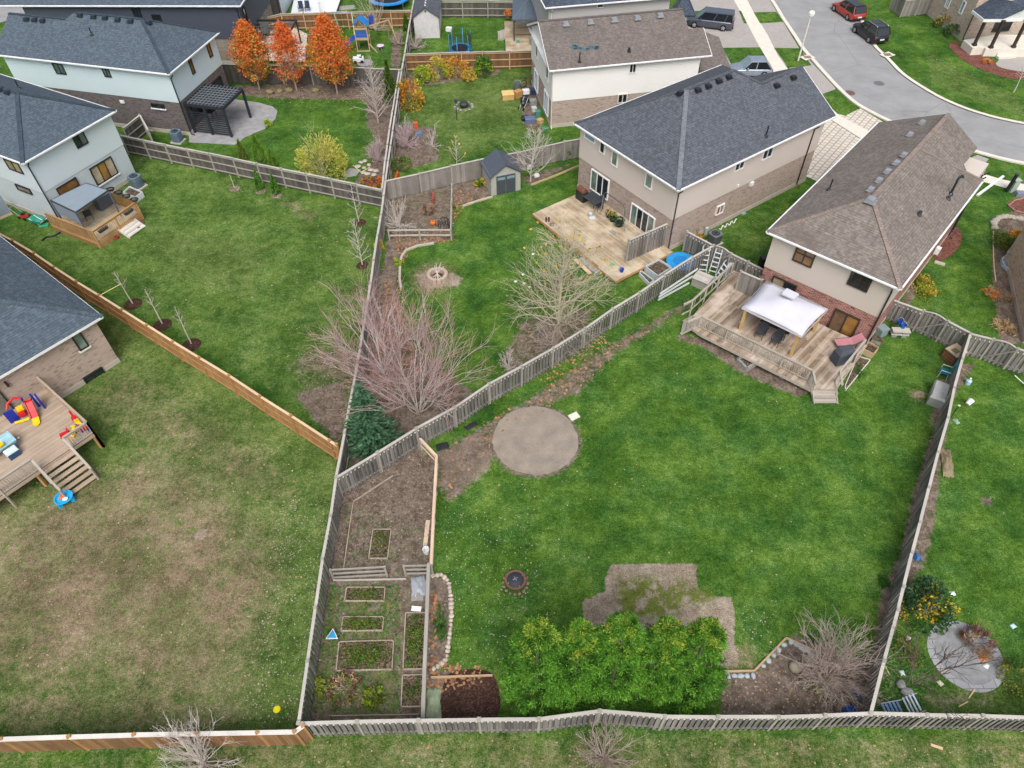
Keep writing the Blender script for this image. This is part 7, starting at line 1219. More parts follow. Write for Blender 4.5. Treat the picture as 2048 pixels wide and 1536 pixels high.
for q, h, l_ in (([(1283, 541), (1308, 560), (1299, 566), (1279, 545)], .3, 'low white planter box with dark soil below the privacy screen'), ([(1291, 532), (1318, 518), (1343, 534), (1316, 551)], .5, 'taller white planter box beside the blue round cover')): frame_bed('planter_box', l_, q, h, P('c4ccd2', .6), th=.06, grp='white planter boxes')
p = G(1361, 528); t = T('pool_cover', 'round bright blue wading pool against the diagonal fence', 'wading pool', p); m = M(p); m.lathe((0, 0, 0), [(.95, 0), (1.0, .22), (.95, .26), (.9, .2), (.5, .3), (.01, .34)], 28); m.build('pool', paint('pool_blue', '1c84cc', .45), t); m = M(p); m.lathe((0, 0, .23), [(1.02, 0), (1.05, .03), (.96, .05)], 28); m.build('rim', P('2a93d8'), t); slab('white_slat_crate', 'white slatted crate between the planter and blue pool', 'crate', (1337, 540), (.5, .9, .2), P('d0d5d8', .6), .75, 0, .03)
ac('round dark air conditioner beside the beige house wall', (1427, 486), va2, .8, .8, '6c7276', '2a2e34'); p = G(1413, 470); slab('electric_meter', 'small pale meter post near the dark air conditioner', 'meter', (1411, 470), (.15, .15, .6), P('b9c4c8'), va2, 0, .06)
for k, q in enumerate(((1066, 508), (1046, 549), (1031, 563), (1048, 567), (1059, 574))): tarp('paper_scrap', ['white ring scrap on grass left of the pale leafless tree', 'white bag caught in the pale leafless tree, upper one', 'white bag on grass at far left of the pale tree', 'white scrap beside the pale leafless tree branches', 'pale pink scrap among the pale tree branches'][k], 'litter', q, .1, .1, .06, WHITE if k < 4 else P('d8c4bc'), .5*k, 40+k, n=6)
# --- small shed and pumpkin plot
zs = 1.75; q = [G(983, 392), G(1041, 380)]; sa_ = math.atan2(q[1][1]-q[0][1], q[1][0]-q[0][0]); sw = np.linalg.norm(q[1][:2]-q[0][:2]); t = T('garden_shed', 'small beige shed with grey gable roof and dark doors', 'shed', q[0]); dp = 2.3; BEI = P('a5a49e', .6); m = M(q[0], sa_); m.prism([(0, 0), (sw, 0), (sw, dp), (0, dp)], 0, zs); m.add([(0, 0, zs), (sw, 0, zs), (sw/2, 0, zs+.75), (0, dp, zs), (sw, dp, zs), (sw/2, dp, zs+.75)], [(0, 1, 2), (4, 3, 5)]); m.build('wall', BEI, t); m = M(q[0], sa_); e = .14; 
for sg in (0, 1):
    x0, x1 = (-e, sw/2) if sg == 0 else (sw+e, sw/2); v = [(x0, -e, zs-.1), (x1, -e, zs+.82), (x1, dp+e, zs+.82), (x0, dp+e, zs-.1)]; m.poly(v if sg else v[::-1]); m.poly([(x, y, z-.06) for x, y, z in (v[::-1] if sg else v)])
m.build('roof', P('4c545f', .6), t)
for x0, x1 in ((.18*sw, .5*sw-.02), (.5*sw+.02, .82*sw)):
    m = M(q[0], sa_); m.box(((x0+x1)/2, -.03, .85), (x1-x0, .06, 1.6)); d_ = m.build('door', P('454a52', .6), t); m = M(q[0], sa_); m.box(((x0+x1)/2, -.07, 1.42), (x1-x0-.14, .03, .22)); m.build('pane', CARGL2, d_)
p = G(866, 449); t = T('pumpkin', 'orange pumpkin inside the pale two rail plot', 'pumpkin', p); m = M(p); [m.blob((.1*math.cos(a), .1*math.sin(a), .17), (.15, .15, .17), 0, 8, 6) for a in np.linspace(0, 5.5, 8)]; m.build('fruit', paint('pumpkin_orange', 'cf6a1e', .5), t, True); m = M(p); m.tube([(0, 0, .3), (.03, .02, .42)], .025, 5); m.build('stalk', L_OLV, t)
p = G(888, 455); t = T('wire_cage', 'black wire cage heap in the corner of the two rail plot', 'cage', p); m = M(p); [m.tube([(.4*math.cos(a), .35*math.sin(a), 0), (.45*math.cos(a+.3), .4*math.sin(a+.3), .6), (.3*math.cos(a+1.2), .3*math.sin(a+1.2), .75)], .02, 4) for a in np.linspace(0, 5.8, 11)]; m.build('wires', BLACK, t); edging('stone_edging', 'curved pale stone edging between mid lawn and leaf bed', [(868, 485), (835, 490), (812, 499), (803, 512), (800, 530), (799, 555), (802, 575)], .16, .12, CONC); edging('stone_edging', 'pale edging from the small shed toward the fence corner', [(985, 392), (950, 402), (925, 411)], .14, .12, CONC); edging('timber_edging', 'weathered lumber edge below the fence right of shed', [(1062, 368), (1110, 350), (1158, 330)], .1, .14, FR_TAN)
edging('red_stake', 'red painted stake standing in the pumpkin plot', [(866, 398), (866, 384)], .12, .5, P('a8443a'), 'stake'); edging('orange_flag', 'orange object beside the fence corner shrubs', [(790, 357), (796, 342)], .14, .5, P('c4552a'), 'flag'); slab('white_bag', 'white bag on the ground right of the small shed', 'bag', (1073, 353), (.4, .3, .15), WHITE, .3, 0, .05); slab('white_bag', 'white sheet of paper beside the small shed', 'bag', (1057, 337), (.3, .3, .3), WHITE, .3, 0, .04)
# --- pergola of the long pale house
za = 2.75; q = [G(366, 206, za), G(413, 169, za), G(482, 178, za), G(442, 218, za)]; i3 = [H3.inv(p) for p in q]; va, vb_ = H3.inv(q[0])[1], H3.inv(q[1])[1]; ua = H3.inv(q[3])[0]
PB = P('2c3138', .5); t = T('pergola', 'black metal pergola with lattice roof at the pale blue house end', 'pergola', H3.L(0, 2)); cp = [H3.L(.4, va), H3.L(.4, vb_), H3.L(ua, vb_), H3.L(ua, va)]; cp = [np.array([p[0], p[1], za]) for p in cp]; m = M()
for i in range(4): m.beam(cp[i]-(0, 0, .1), cp[(i+1) % 4]-(0, 0, .1), .14, .24)
m.build('roof_frame', PB, t); m = M()
for f in np.linspace(0, 1, 10)[1:-1]: m.beam(cp[0]*(1-f)+cp[1]*f, cp[3]*(1-f)+cp[2]*f, .035, .03)
for f in np.linspace(0, 1, 12)[1:-1]: m.beam(cp[0]*(1-f)+cp[3]*f+(0, 0, .03), cp[1]*(1-f)+cp[2]*f+(0, 0, .03), .035, .03)
m.build('lattice', P('848c93', .5), t); m = M(); m.poly([p-(0, 0, .1) for p in cp]); m.poly([p-(0, 0, .12) for p in cp[::-1]]); m.build('roof_panel', PB, t)
for k, f in enumerate((cp[2], cp[3], cp[0]*.5+cp[3]*.5, cp[0]*.97+cp[3]*.03)): m = M(); m.box((f[0], f[1], za/2-.1), (.18, .18, za-.2), math.atan2(H3.u[1], H3.u[0])); m.build('post', PB, t)
m = M()
for z in np.linspace(.2, 2.0, 10): m.beam((*cp[0][:2], z), (*cp[3][:2], z), .03, .1)
m.build('slat_screen', PB, t)
ac('blue grey air conditioner against the dark brick wall', (357, 283), a3, .8, .9, '6a7f92', '50606e')
p = G(420, 236); t = T('patio_table', 'dark patio table in the shade of the lattice pergola', 'table', p); m = M(p, a3); m.box((0, 0, .7), (1.3, .8, .04)); m.build('tabletop', P('3d434a'), t); m = M(p, a3); [m.tube([(x, y, 0), (x, y, .7)], .03, 5) for x in (-.55, .55) for y in (-.32, .32)]; m.build('legs', BLACK, t)
stones('stepping_stone', 'pale stepping stone in the bed near the yellow willow', [G2(*q) for q in ((722, 325), (730, 322), (738, 330), (728, 336), (742, 340), (735, 348), (748, 350), (716, 333), (752, 342), (742, 358), (727, 346), (755, 360))], .25, CONC, 'stepping stones near the willow', 50, .22); p = G(700, 352); tag(sheet('stone_pad', [tuple(x) for x in GL([(682, 348), (700, 336), (722, 340), (712, 352), (690, 356)])], .02, STONE_G), 'grey stone pad beside the yellow willow', 'paving'); edging('timber_stake', 'pale stake lying across the stepping stones', [(706, 330), (722, 344), (740, 333)], .05, .06, FC_TAN, 'stake')
stones('low_boulder', 'low rounded clump in mulch below the charcoal fence', [G2(*q) for q in ((560, 184), (578, 182), (632, 183), (540, 186))], .4, plain('rock_olive', '7d7658', .9, .3, 5), 'clumps below the charcoal fence', 51, .5)
# --- pale grey house: deck canopy and things
zc = 2.6; q = [G(101, 400, zc), G(172, 366, zc+.35), G(216, 380, zc+.35), G(151, 424, zc)]; t = T('deck_canopy', 'grey fabric canopy over the small cedar deck', 'canopy', (*((q[0]+q[2])/2)[:2], 0)); CG = plain('canvas_grey', '7f8c98', .75, .06, 2); m = M(); m.poly(q[::-1]); m.poly([p-(0, 0, .05) for p in q]); m.build('roof_sheet', CG, t); m = M()
for i in range(4): m.beam(q[i]-(0, 0, .04), q[(i+1) % 4]-(0, 0, .04), .07, .1)
m.build('frame', DKGREY, t)
for p in (q[0], q[3], q[2]): m = M(); m.box((p[0], p[1], (zc+D3Z)/2+.1*(p is q[2])), (.09, .09, zc-D3Z), .3); m.build('post', P('4f5a72'), t)
m = M(); m.poly([q[0], q[3], q[3]-(0, 0, 1.1), q[0]-(0, 0, 1.1)]); m.build('side_curtain', CG, t)
p = G(183, 417, D3Z); t = T('dining_table', 'dark dining table under the grey fabric canopy', 'table', p); m = M(p, .6); m.box((0, 0, .72), (1.1, .8, .04)); m.build('tabletop', P('33383c'), t); m = M(p, .6); [m.tube([(x, y, 0), (x, y, .72)], .03, 5) for x in (-.48, .48) for y in (-.34, .34)]; m.build('legs', BLACK, t); chair('patio_chair', 'dark high backed chair at the table under grey canopy', G(192, 406, D3Z), .6, FABD, BLACK); chair('patio_chair', 'dark low chair at the corner of the cedar deck', G(180, 438, D3Z), 2.2, FABD, BLACK); slab('storage_cabinet', 'slate grey covered cabinet at the back of the cedar deck', 'cabinet', (212, 412, ), (1.3, .6, .95), P('5f6872', .7), math.atan2(H4.v[1], H4.v[0]), D3Z, .05)
for k, q in enumerate(((206, 459), (257, 424))): z = 1.45; p = G(*q, z); t = T('rail_planter', ['black trough hung on the cedar balustrade, left of stairs', 'black trough hung on the cedar balustrade, right of stairs'][k], 'planter', p); m = M(p, math.atan2(H4.v[1], H4.v[0])); m.box((0, .0, 0), (.7, .2, .2), 0, 0, 1.15); m.build('trough', P('3a4048'), t); m = M(p, math.atan2(H4.v[1], H4.v[0])); m.box((0, 0, .105), (.66, .17, .03)); m.build('soil', SOIL, t)
for k in range(4): q = (222+k*16, 381+k*7); p = G(*q, 1.9); t = T('rail_basket', ['black oval basket on the deck screen, nearest the house', 'second black oval basket along the deck screen', 'third black oval basket along the deck screen', 'black oval basket at the outer end of deck screen'][k], 'basket', p, 'black baskets along the deck screen'); m = M(p); m.lathe((0, 0, 0), [(.16, 0), (.26, .18), (.22, .2), (.15, .04), (.01, .04)], 14, 0, 1.3, .9); m.build('rim', BLACK, t); m = M(p); m.lathe((0, 0, .12), [(.2, 0), (.01, .02)], 12); m.build('soil', SOIL, t)
ac('grey square air conditioner beside the pale grey house corner', (277, 374), math.atan2(H4.v[1], H4.v[0]), .85, .95, '6b7b88', '4a5660'); frame_bed('planter_box', 'white raised planter beside the grey square air conditioner', [(258, 372), (284, 383), (270, 393), (246, 384)], .5, P('d0d6da', .6), grp='white planter boxes')
pp = [G(*q, .06) for q in ((127, 461), (118, 466), (110, 471), (100, 473), (92, 474), (84, 481))]; m = M(); m.tube(pp, .07, 6); tag(m.build('drain_hose', BLACK), 'black corrugated drain hose lying on grass', 'hose'); p = G(80, 447); t = T('wheelbarrow', 'teal wheelbarrow with white handle against the pale wall', 'wheelbarrow', p); m = M(p, -.4); m.add([(-.5, -.32, .15), (.4, -.25, .15), (.4, .25, .15), (-.5, .32, .15), (-.65, -.4, .5), (.55, -.32, .45), (.55, .32, .45), (-.65, .4, .5)], [(3, 2, 1, 0), (0, 1, 5, 4), (1, 2, 6, 5), (2, 3, 7, 6), (3, 0, 4, 7)]); m.build('tray', P('3f9a86'), t); m = M(p, -.4); [m.tube([(-.6, y, .45), (.2, y, .12), (.9, y*.7, .6)], .025, 5) for y in (-.25, .25)]; m.build('handles', WHITE, t)
p = G(50, 436); t = T('lawn_mower', 'small red lawn mower against the pale wall', 'lawn mower', p); m = M(p, -.4); m.box((0, 0, .22), (.6, .45, .2), 0, 0, .8); m.build('deck', P('a83a30'), t); m = M(p, -.4); m.lathe((0, 0, .3), [(.16, 0), (.16, .16), (.01, .2)], 10); m.build('engine', BLACK, t); m = M(p, -.4); [m.tube([(-.2, y, .25), (-.9, y, .8)], .018, 5) for y in (-.2, .2)]; m.tube([(-.9, -.2, .8), (-.9, .2, .8)], .018, 5); m.build('handle', GREYM, t); m = M(p, -.4); [m.tube([(x, y-.03, .12), (x, y+.03, .12)], .12, 10) for x in (-.28, .28) for y in (-.26, .26)]; m.build('wheels', RUB, t)
slab('green_mat', 'green plastic sled lying by the teal wheelbarrow', 'sled', (88, 451), (.6, .4, .06), P('3aa07a'), .2, 0, .02); slab('dark_bag', 'dark bag beside the white deck stairs', 'bag', (222, 475), (.6, .35, .25), P('33373c', .8), .3, 0, .06); bucket('red watering pail beside the white deck stairs', (235, 478), .14, .25, 'a8382e'); stones('brown_rock', 'rusty rock heap beside the cedar deck corner', [G2(*q) for q in ((272, 452), (280, 450), (276, 458), (285, 446))], .2, plain('rock_rust', '6d5248', .9, .3, 6), 'rocks at the deck corner', 52, .6)
p0, p1 = G(-6, 441), G(25, 428); t = T('board_fence', 'slate vertical board wall at the left edge beside pale house', 'fence', p0); m = M(); d_ = p1-p0; m.beam(p0+(0, 0, .95), p1+(0, 0, .95), .06, 1.6); m.build('panel', SID_SLATE, t); m = M(); m.beam(p0+(0, 0, .08), p1+(0, 0, .08), .12, .16); m.build('sill', FC_TAN, t)
# --- toys on the high deck
Z5 = D5Z; RD, YL, BLU = P('c4202a', .45), P('e8c414', .45), P('1f2f96', .45)
p = G(72, 832, Z5); an = A2((72, 805), (80, 850), Z5); t = T('toy_slide', 'red and yellow toddler slide set with blue posts on deck', 'toy slide', p); m = M(p, an); pr = [(-.65, .75), (-.45, .75), (-.05, .4), (.3, .16)]
for i in range(3): m.beam((pr[i][0], 0, pr[i][1]), (pr[i+1][0], 0, pr[i+1][1]), .34, .03)
for y in (-.18, .18):
    for i in range(3): m.beam((pr[i][0], y, pr[i][1]+.05), (pr[i+1][0], y, pr[i+1][1]+.05), .04, .13)
m.build('chute', RD, t); m = M(p, an); m.beam((.3, 0, .16), (.72, 0, .1), .36, .04); m.lathe((.7, 0, .07), [(.18, 0), (.18, .04), (.01, .05)], 14); m.build('chute_end', YL, t); m = M(p, an); 
for y in (-.35, .35): m.box((-.72, y*.7, .5), (.2, .12, 1.0), .3)
m.box((-.55, .48, .45), (.5, .1, .9), .25); m.box((-.2, -1.05, .4), (.14, .5, .85), .2); m.build('side_wall', BLU, t); m = M(p, an); m.tube([(-.75, -.25, .95), (-.8, -.6, 1.1), (-.65, -.95, 1.0), (-.4, -1.1, .8)], .07, 8); m.box((-.3, -.55, .32), (.35, .35, .3)); m.build('arch', RD, t); m = M(p, an); m.box((-.45, -.55, .5), (.3, .34, .25), .2); m.tube([(.05, -1.05, .1), (.12, -.65, .1), (.1, -.3, .1)], .08, 8); m.build('swing_seat', YL, t)
p = G(153, 838, Z5); t = T('toy_chair', 'small red toy chair at the deck railing corner', 'toy chair', p); m = M(p, .4); m.box((0, 0, .25), (.34, .34, .05)); m.build('seat', RD, t); m = M(p, .4); m.box((0, .16, .42), (.34, .05, .34)); m.build('backrest', RD, t); m = M(p, .4); [m.box((x, y, .12), (.05, .05, .24)) for x in (-.14, .14) for y in (-.14, .14)]; m.build('legs', RD, t)
for k, (q, c2, c3) in enumerate((((133, 872), RD, RD), ((150, 868), YL, YL), ((163, 853), YL, BLU), ((172, 860), RD, BLU))): p = G(*q, Z5); t = T('ride_toy', ['red plastic ride toy behind the balusters', 'yellow plastic ride toy behind the balusters', 'yellow and blue toy behind the front balusters', 'red and blue toy at the railing corner'][k], 'toy', p); m = M(p, .5+k); m.box((0, 0, .22), (.5, .2, .12)); m.box((.2, 0, .36), (.08, .24, .2)); m.build('body', c2, t); m = M(p, .5+k); [m.tube([(x, -.14, .1), (x, .14, .1)], .1, 8) for x in (-.18, .18)]; m.build('wheels', c3, t)
p = G(8, 902, Z5); t = T('sand_table', 'pale blue play table with yellow toy at left edge', 'play table', p); an = math.atan2(H5.v[1], H5.v[0]); m = M(p, an); m.add([(-.7, -.42, .42), (.7, -.42, .42), (.7, .42, .42), (-.7, .42, .42), (-.78, -.5, .62), (.78, -.5, .62), (.78, .5, .62), (-.78, .5, .62)], [(0, 1, 5, 4), (1, 2, 6, 5), (2, 3, 7, 6), (3, 0, 4, 7), (0, 1, 2, 3)]); m.build('basin', P('9cc0cc', .4), t); m = M(p, an); [m.box((x, y, .2), (.12, .12, .42)) for x in (-.6, .6) for y in (-.35, .35)]; m.build('legs', P('46708c'), t); m = M(p, an); m.blob((0, .1, .55), (.25, .12, .12)); m.box((-.15, .1, .62), (.1, .3, .08)); m.build('toy_boat', YL, t)
p = G(30, 911, Z5); slab('cool_box', 'navy cooler with pale lid beside the blue play table', 'cooler', (30, 911), (.6, .42, .42), P('2c4a6c'), an, Z5, .08, P('c9d6dc'))
for k, q in enumerate(((20, 882), (38, 877))): p = G(*q, Z5); t = T('solar_lamp', ['small round lamp on the high deck, left one', 'small round lamp on the high deck, right one'][k], 'lamp', p); m = M(p); m.lathe((0, 0, 0), [(.09, 0), (.09, .05), (.05, .06)], 12); m.build('base', P('8a9094'), t); m = M(p); m.lathe((0, 0, .06), [(.07, 0), (.05, .05), (.01, .06)], 12); m.build('dome', P('d4dadd'), t)
p = G(134, 1003); t = T('water_table', 'round bright blue water play table on the straw lawn', 'play table', p); m = M(p); m.lathe((0, 0, .28), [(.36, 0), (.46, .12), (.48, .15), (.42, .15), (.38, .06), (.01, .05)], 24); m.build('basin', P('2aa7dc', .4), t); m = M(p); [m.box((.38*math.cos(a), .38*math.sin(a), .16), (.2, .14, .32), a) for a in (.1, 2.2, 4.3)]; m.build('legs', P('2aa7dc', .4), t); m = M(p); m.blob((-.1, .05, .42), (.16, .2, .08), 0, 8, 5, .2); m.build('toys', P('d8622c'), t); m = M(p); m.blob((.14, -.08, .42), (.14, .14, .07), 0, 8, 5, .2); m.build('toy_shells', P('bfe0ea'), t)
# --- play garden behind the orange trees
def bm(t, nm, mt, segs, w=.09, h=None):
    for a, b_ in segs: m = M(); m.beam(a, b_, w, h or w); m.build(nm, mt, t)
p = G(728, 104); t = T('play_tower', 'wooden play tower with blue roof and wavy slide', 'play tower', p); o = np.array([p[0], p[1], 0]); FX = lambda x, y, z: o+np.array([x, y, z]); s_ = .62
bm(t, 'post', FR_TAN, [(FX(x, y, 0), FX(x, y, 2.5)) for x in (-s_, s_) for y in (0, 1.2)]); m = M(); m.box(FX(0, .6, 1.25), (1.4, 1.3, .08)); m.build('platform', FR_TAN, t); m = M(); [m.box(FX(0, -.03, z), (1.3, .05, .2)) for z in (2.35, 1.35)]; m.box(FX(0, -.02, .1), (1.3, .06, .1)); m.build('panel', FR_TAN, t); m = M(); m.box(FX(0, 0, 1.95), (1.15, .05, .4)); m.box(FX(0, 0, 1.58), (1.15, .05, .25)); m.build('side_tarp', P('2f5fae'), t)
BLR = P('2379c4', .5); m = M(); ap = [FX(0, -.1, 3.25), FX(0, 1.3, 3.25)]; m.poly([FX(-.8, -.1, 2.55), ap[0], ap[1], FX(-.8, 1.3, 2.55)][::-1]); m.poly([FX(.8, -.1, 2.55), ap[0], ap[1], FX(.8, 1.3, 2.55)]); m.build('roof', BLR, t); m = M(); pts = [FX(-.6, .4, 1.35), FX(-1.0, .35, 1.2), FX(-1.5, .25, .75), FX(-2.0, .1, .55), FX(-2.4, 0, .2), FX(-2.8, -.1, .15)]
for i in range(5): m.beam(pts[i], pts[i+1], .5, .05); [m.beam(pts[i]+(0, y, .1), pts[i+1]+(0, y, .1), .06, .2) for y in (-.25, .25)]
m.build('slide', P('1f52c4', .4), t); bm(t, 'swing_beam', FR_TAN, [(FX(.6, .6, 2.3), FX(2.6, 2.4, 2.2)), (FX(2.6, 2.4, 2.2), FX(2.2, 3.2, 0)), (FX(2.6, 2.4, 2.2), FX(3.4, 1.8, 0)), (FX(.6, 0, .9), FX(1.4, -.2, 0))]); m = M(); m.box(FX(1.0, 1.4, 2.6), (.4, .4, .9), .5); m.build('tube_top', P('3b4aa0'), t)
p0 = G(681, 66); t = T('swing_set', 'small pastel green swing frame before the rusty fence', 'swing set', p0); p1 = G(710, 79); hh = 2.0; a, b_ = (p0+p1)/2+np.array([-1.2, .8, hh]), (p0+p1)/2+np.array([.6, 1.2, hh]); GRP = P('9cc9a0'); bm(t, 'leg', GRP, [(p0, a), (a+(.1, 1.2, -hh), a), (p1, b_), (b_+(.9, .9, -hh), b_)], .06); bm(t, 'top_bar', P('a9a4c8'), [(a, b_)], .07); m = M(); m.tube([a*.6+b_*.4, a*.6+b_*.4-(0, 0, 1.3)], .015, 4); m.blob(a*.6+b_*.4-(0, 0, 1.4), .13); m.build('swing_ball', P('4fb86a'), t)
p = G(718, 125); t = T('toy_car', 'white ride on toy truck on the play lawn', 'toy car', p); m = M(p, .1); m.box((0, 0, .35), (1.1, .62, .35), 0, 0, .95); m.box((.1, 0, .58), (.5, .55, .25), 0, 0, .8); m.build('body', P('e3e3e6', .4), t); m = M(p, .1); m.box((.25, 0, .62), (.24, .5, .14)); m.build('windscreen', CARGL, t); m = M(p, .1); [m.tube([(x, y-.06, .17), (x, y+.06, .17)], .17, 10) for x in (-.35, .35) for y in (-.3, .3)]; m.build('wheels', RUB, t)
p = G(729, 124); t = M(p); t.lathe((.1, -.4, 0), [(.75, 0), (.8, .12), (.7, .14), (.62, .05), (.01, .05)], 20); tag(t.build('sand_tray', P('8d8a92', .6)), 'grey round tray beneath the white toy truck', 'tray')
p = G(762, 99); t = T('toy_table', 'small pink toy table on the play lawn', 'toy table', p); m = M(p); m.lathe((0, 0, .38), [(.36, 0), (.38, .04), (.01, .05)], 16); m.build('top', P('dcc4dc'), t); m = M(p); [m.tube([(.25*math.cos(a), .25*math.sin(a), .38), (.28*math.cos(a), .28*math.sin(a), 0)], .03, 5) for a in (.4, 2.0, 3.5, 5.1)]; m.build('legs', P('b07fb8'), t)
for k, q in enumerate(((608, 118), (627, 77))): p = G(*q); t = T('toy_trike', ['purple toy tricycle beside the middle orange tree', 'blue toy box left of the tallest orange tree'][k], 'toy', p); m = M(p, .3); m.box((0, 0, .3), (.6, .25, .3), 0, 0, .7); m.build('body', [P('6a6cb8'), P('2f5cb8')][k], t); m = M(p, .3); [m.tube([(x, -.18, .14), (x, .18, .14)], .14, 8) for x in (-.25, .25)]; m.build('wheels', BLACK, t)
def tramp(label, px, R_, h, net=False):
    p = G(*px); t = T('trampoline', label, 'trampoline', p); m = M(p); m.lathe((0, 0, h), [(R_*.8, .0), (R_, 0), (R_*1.01, -.14), (R_*.82, -.06)], 28, cap=False); m.build('pad', P('2a86cc', .5), t); m = M(p); m.lathe((0, 0, h-.03), [(R_*.82, 0), (.01, -.02)], 24, cap=False); m.build('mat', plain('mat_black', '23262b', .8), t)
    for i in range(6): a = i*1.047+.3; m = M(p); m.tube([(R_*math.cos(a), R_*math.sin(a), 0), (R_*math.cos(a), R_*math.sin(a), h if not net else h+1.5)], .04, 6); m.build('leg' if not net else 'net_pole', P('4fa8dc') if net else GREYM, t)
    if net:
        m = M(p)
        for i in range(24): a = i*6.283/24; m.tube([(R_*math.cos(a), R_*math.sin(a), h), (R_*math.cos(a), R_*math.sin(a), h+1.4)], .014, 3)
        for z in np.linspace(.1, 1.4, 9): m.tube([(R_*math.cos(a), R_*math.sin(a), h+z) for a in np.linspace(0, 6.283, 25)], .014, 3)
        m.build('net', BLACK, t)
tramp('large blue ringed trampoline cut by the top edge', (780, 10), 2.3, .9); tramp('small blue trampoline with black net enclosure', (921, 103), 1.15, .4, True)
p = G(563, 74); q = [G(527, 76), G(600, 70)]; t = T('arbor_frame', 'open dark metal arbor frame above the pale patio', 'arbor', p); an = math.atan2(H8.v[1], H8.v[0]); hh = 2.6; c_ = [H8.L(.4, 1.2), H8.L(-3.6, 1.2), H8.L(-3.6, 4.6), H8.L(.4, 4.6)]; c_ = [np.array([p[0], p[1], 0]) for p in c_]; bm(t, 'post', PB, [(x, x+(0, 0, hh)) for x in c_], .14); bm(t, 'beam', PB, [(c_[i]+(0, 0, hh), c_[(i+1) % 4]+(0, 0, hh)) for i in range(4)], .12, .18); bm(t, 'rafter', P('5b6470'), [(c_[0]*(1-f)+c_[3]*f+(0, 0, hh+.1), c_[1]*(1-f)+c_[2]*f+(0, 0, hh+.1)) for f in (.25, .5, .75)], .06)
p = G(527, 105, .3); t = T('grill', 'dark barbecue with pale lid on the patio by stone wall', 'grill', p); m = M(p, .8); m.box((0, 0, .4), (.9, .5, .8)); m.build('cart', BLACK, t); m = M(p, .8); m.tube([(-.4, 0, .85), (.4, 0, .85)], .25, 8); m.build('hood', P('a9b8c4', .3), t); chair('patio_chair', 'black patio chair under the open arbor frame', G(534, 66, .3), .4, FABD, BLACK)
tag(sheet('white_deck', [tuple(x) for x in GL([(582, 26), (672, 23), (684, -12), (590, -12)], .5)], .5, plain('deck_white', 'd9dde0', .7, .08), 0, .12), 'white deck floor at the top edge beyond the rusty fence', 'deck'); t = T('deck_railing', 'white deck railing post at the top edge', 'railing', G(640, 24, .5)); bm(t, 'post', WHITE, [(G(641, 24, .5), G(641, 24, .5)+(0, 0, 1.1)), (G(636, 0, .5), G(636, 0, .5)+(0, 0, 1.1))], .12); bm(t, 'handrail', WHITE, [(G(641, 24, .5)+(0, 0, 1.1), G(636, 0, .5)+(0, 0, 1.1))], .1)
for k, q in enumerate(((603, 23), (616, 22))): chair('patio_chair', ['navy chair on the white deck, left one', 'navy chair on the white deck, right one'][k], G(*q, .5), -1.5, P('2c3850'), BLACK)
tarp('paper_cover', 'grey pad lying on grass beyond the rusty fence', 'mat', (694, 15), .9, .6, .06, STONE_G, .2, 60)
# larger shed at the top
q0, q1 = G(831, 77), G(880, 76); zs = 2.2; sw = np.linalg.norm(q1-q0); an = math.atan2(q1[1]-q0[1], q1[0]-q0[0]); dp = 5.2; t = T('garden_shed', 'long white shed with grey roof beside the double fence top', 'shed', q0); m = M(q0, an); m.prism([(0, 0), (sw, 0), (sw, dp), (0, dp)], 0, zs); m.add([(0, 0, zs), (sw, 0, zs), (sw/2, 0, zs+.85), (0, dp, zs), (sw, dp, zs), (sw/2, dp, zs+.85)], [(0, 1, 2), (4, 3, 5)]); m.build('wall', P('c6c4c6', .7), t); m = M(q0, an)
for sg in (0, 1): x0, x1 = (-.15, sw/2) if sg == 0 else (sw+.15, sw/2); v = [(x0, -.15, zs-.08), (x1, -.15, zs+.93), (x1, dp, zs+.93), (x0, dp, zs-.08)]; m.poly(v if sg else v[::-1]); m.poly([(x, y, z-.06) for x, y, z in (v[::-1] if sg else v)])
m.build('roof', ROOF_GREY, t); m = M(q0, an); [m.blob((sw/2, .4+.7*i, zs+.97), .09) for i in range(7)]; m.build('ridge_vents', WHITE, t); m = M(q0, an); m.box((sw/2, -.02, zs+.55), (.14, .04, .2)); m.build('gable_vent', DKGREY, t)
# gazebo with hard top
DKT = G2(1008, 88); dz = .35; px4 = [(1009, 42), (1072, 40), (1073, 101), (1012, 102)]; deck('wooden_deck', 'pale wooden deck under the grey hard top gazebo', GL(px4, dz), dz, .0, DK_PALE); zg = 2.6; q = [G(1025, 39, zg), G(1088, 39, zg), G(1080, -4, zg), G(1026, -2, zg)]; c0 = sum(q)/4; ap = c0+(0, 0, .9); t = T('gazebo', 'hard top gazebo with slate grey metal roof', 'gazebo', (*c0[:2], dz)); HT_ = P('56626f', .45); m = M(); 
for i in range(4):
    a, b_ = q[i], q[(i+1) % 4]; m.poly([a, b_, ap]); m.poly([a-(0, 0, .08), ap-(0, 0, .08), b_-(0, 0, .08)]); m.beam(a-(0, 0, .06), b_-(0, 0, .06), .08, .14)
m.build('roof', HT_, t); m = M(); [m.beam(p+(0, 0, .03), ap+(0, 0, .04), .07, .04) for p in q]; [m.beam((q[0]*(1-f)+q[1]*f)+(0, 0, .02), ap+(0, 0, .03), .03, .03) for f in (.33, .66)]; m.build('seams', P('6d7a86', .5), t)
for p in q: pp = c0+(p-c0)*.9; m = M(); m.box((pp[0], pp[1], (zg+dz)/2), (.13, .13, zg-dz)); m.build('post', P('4a4038', .6), t)
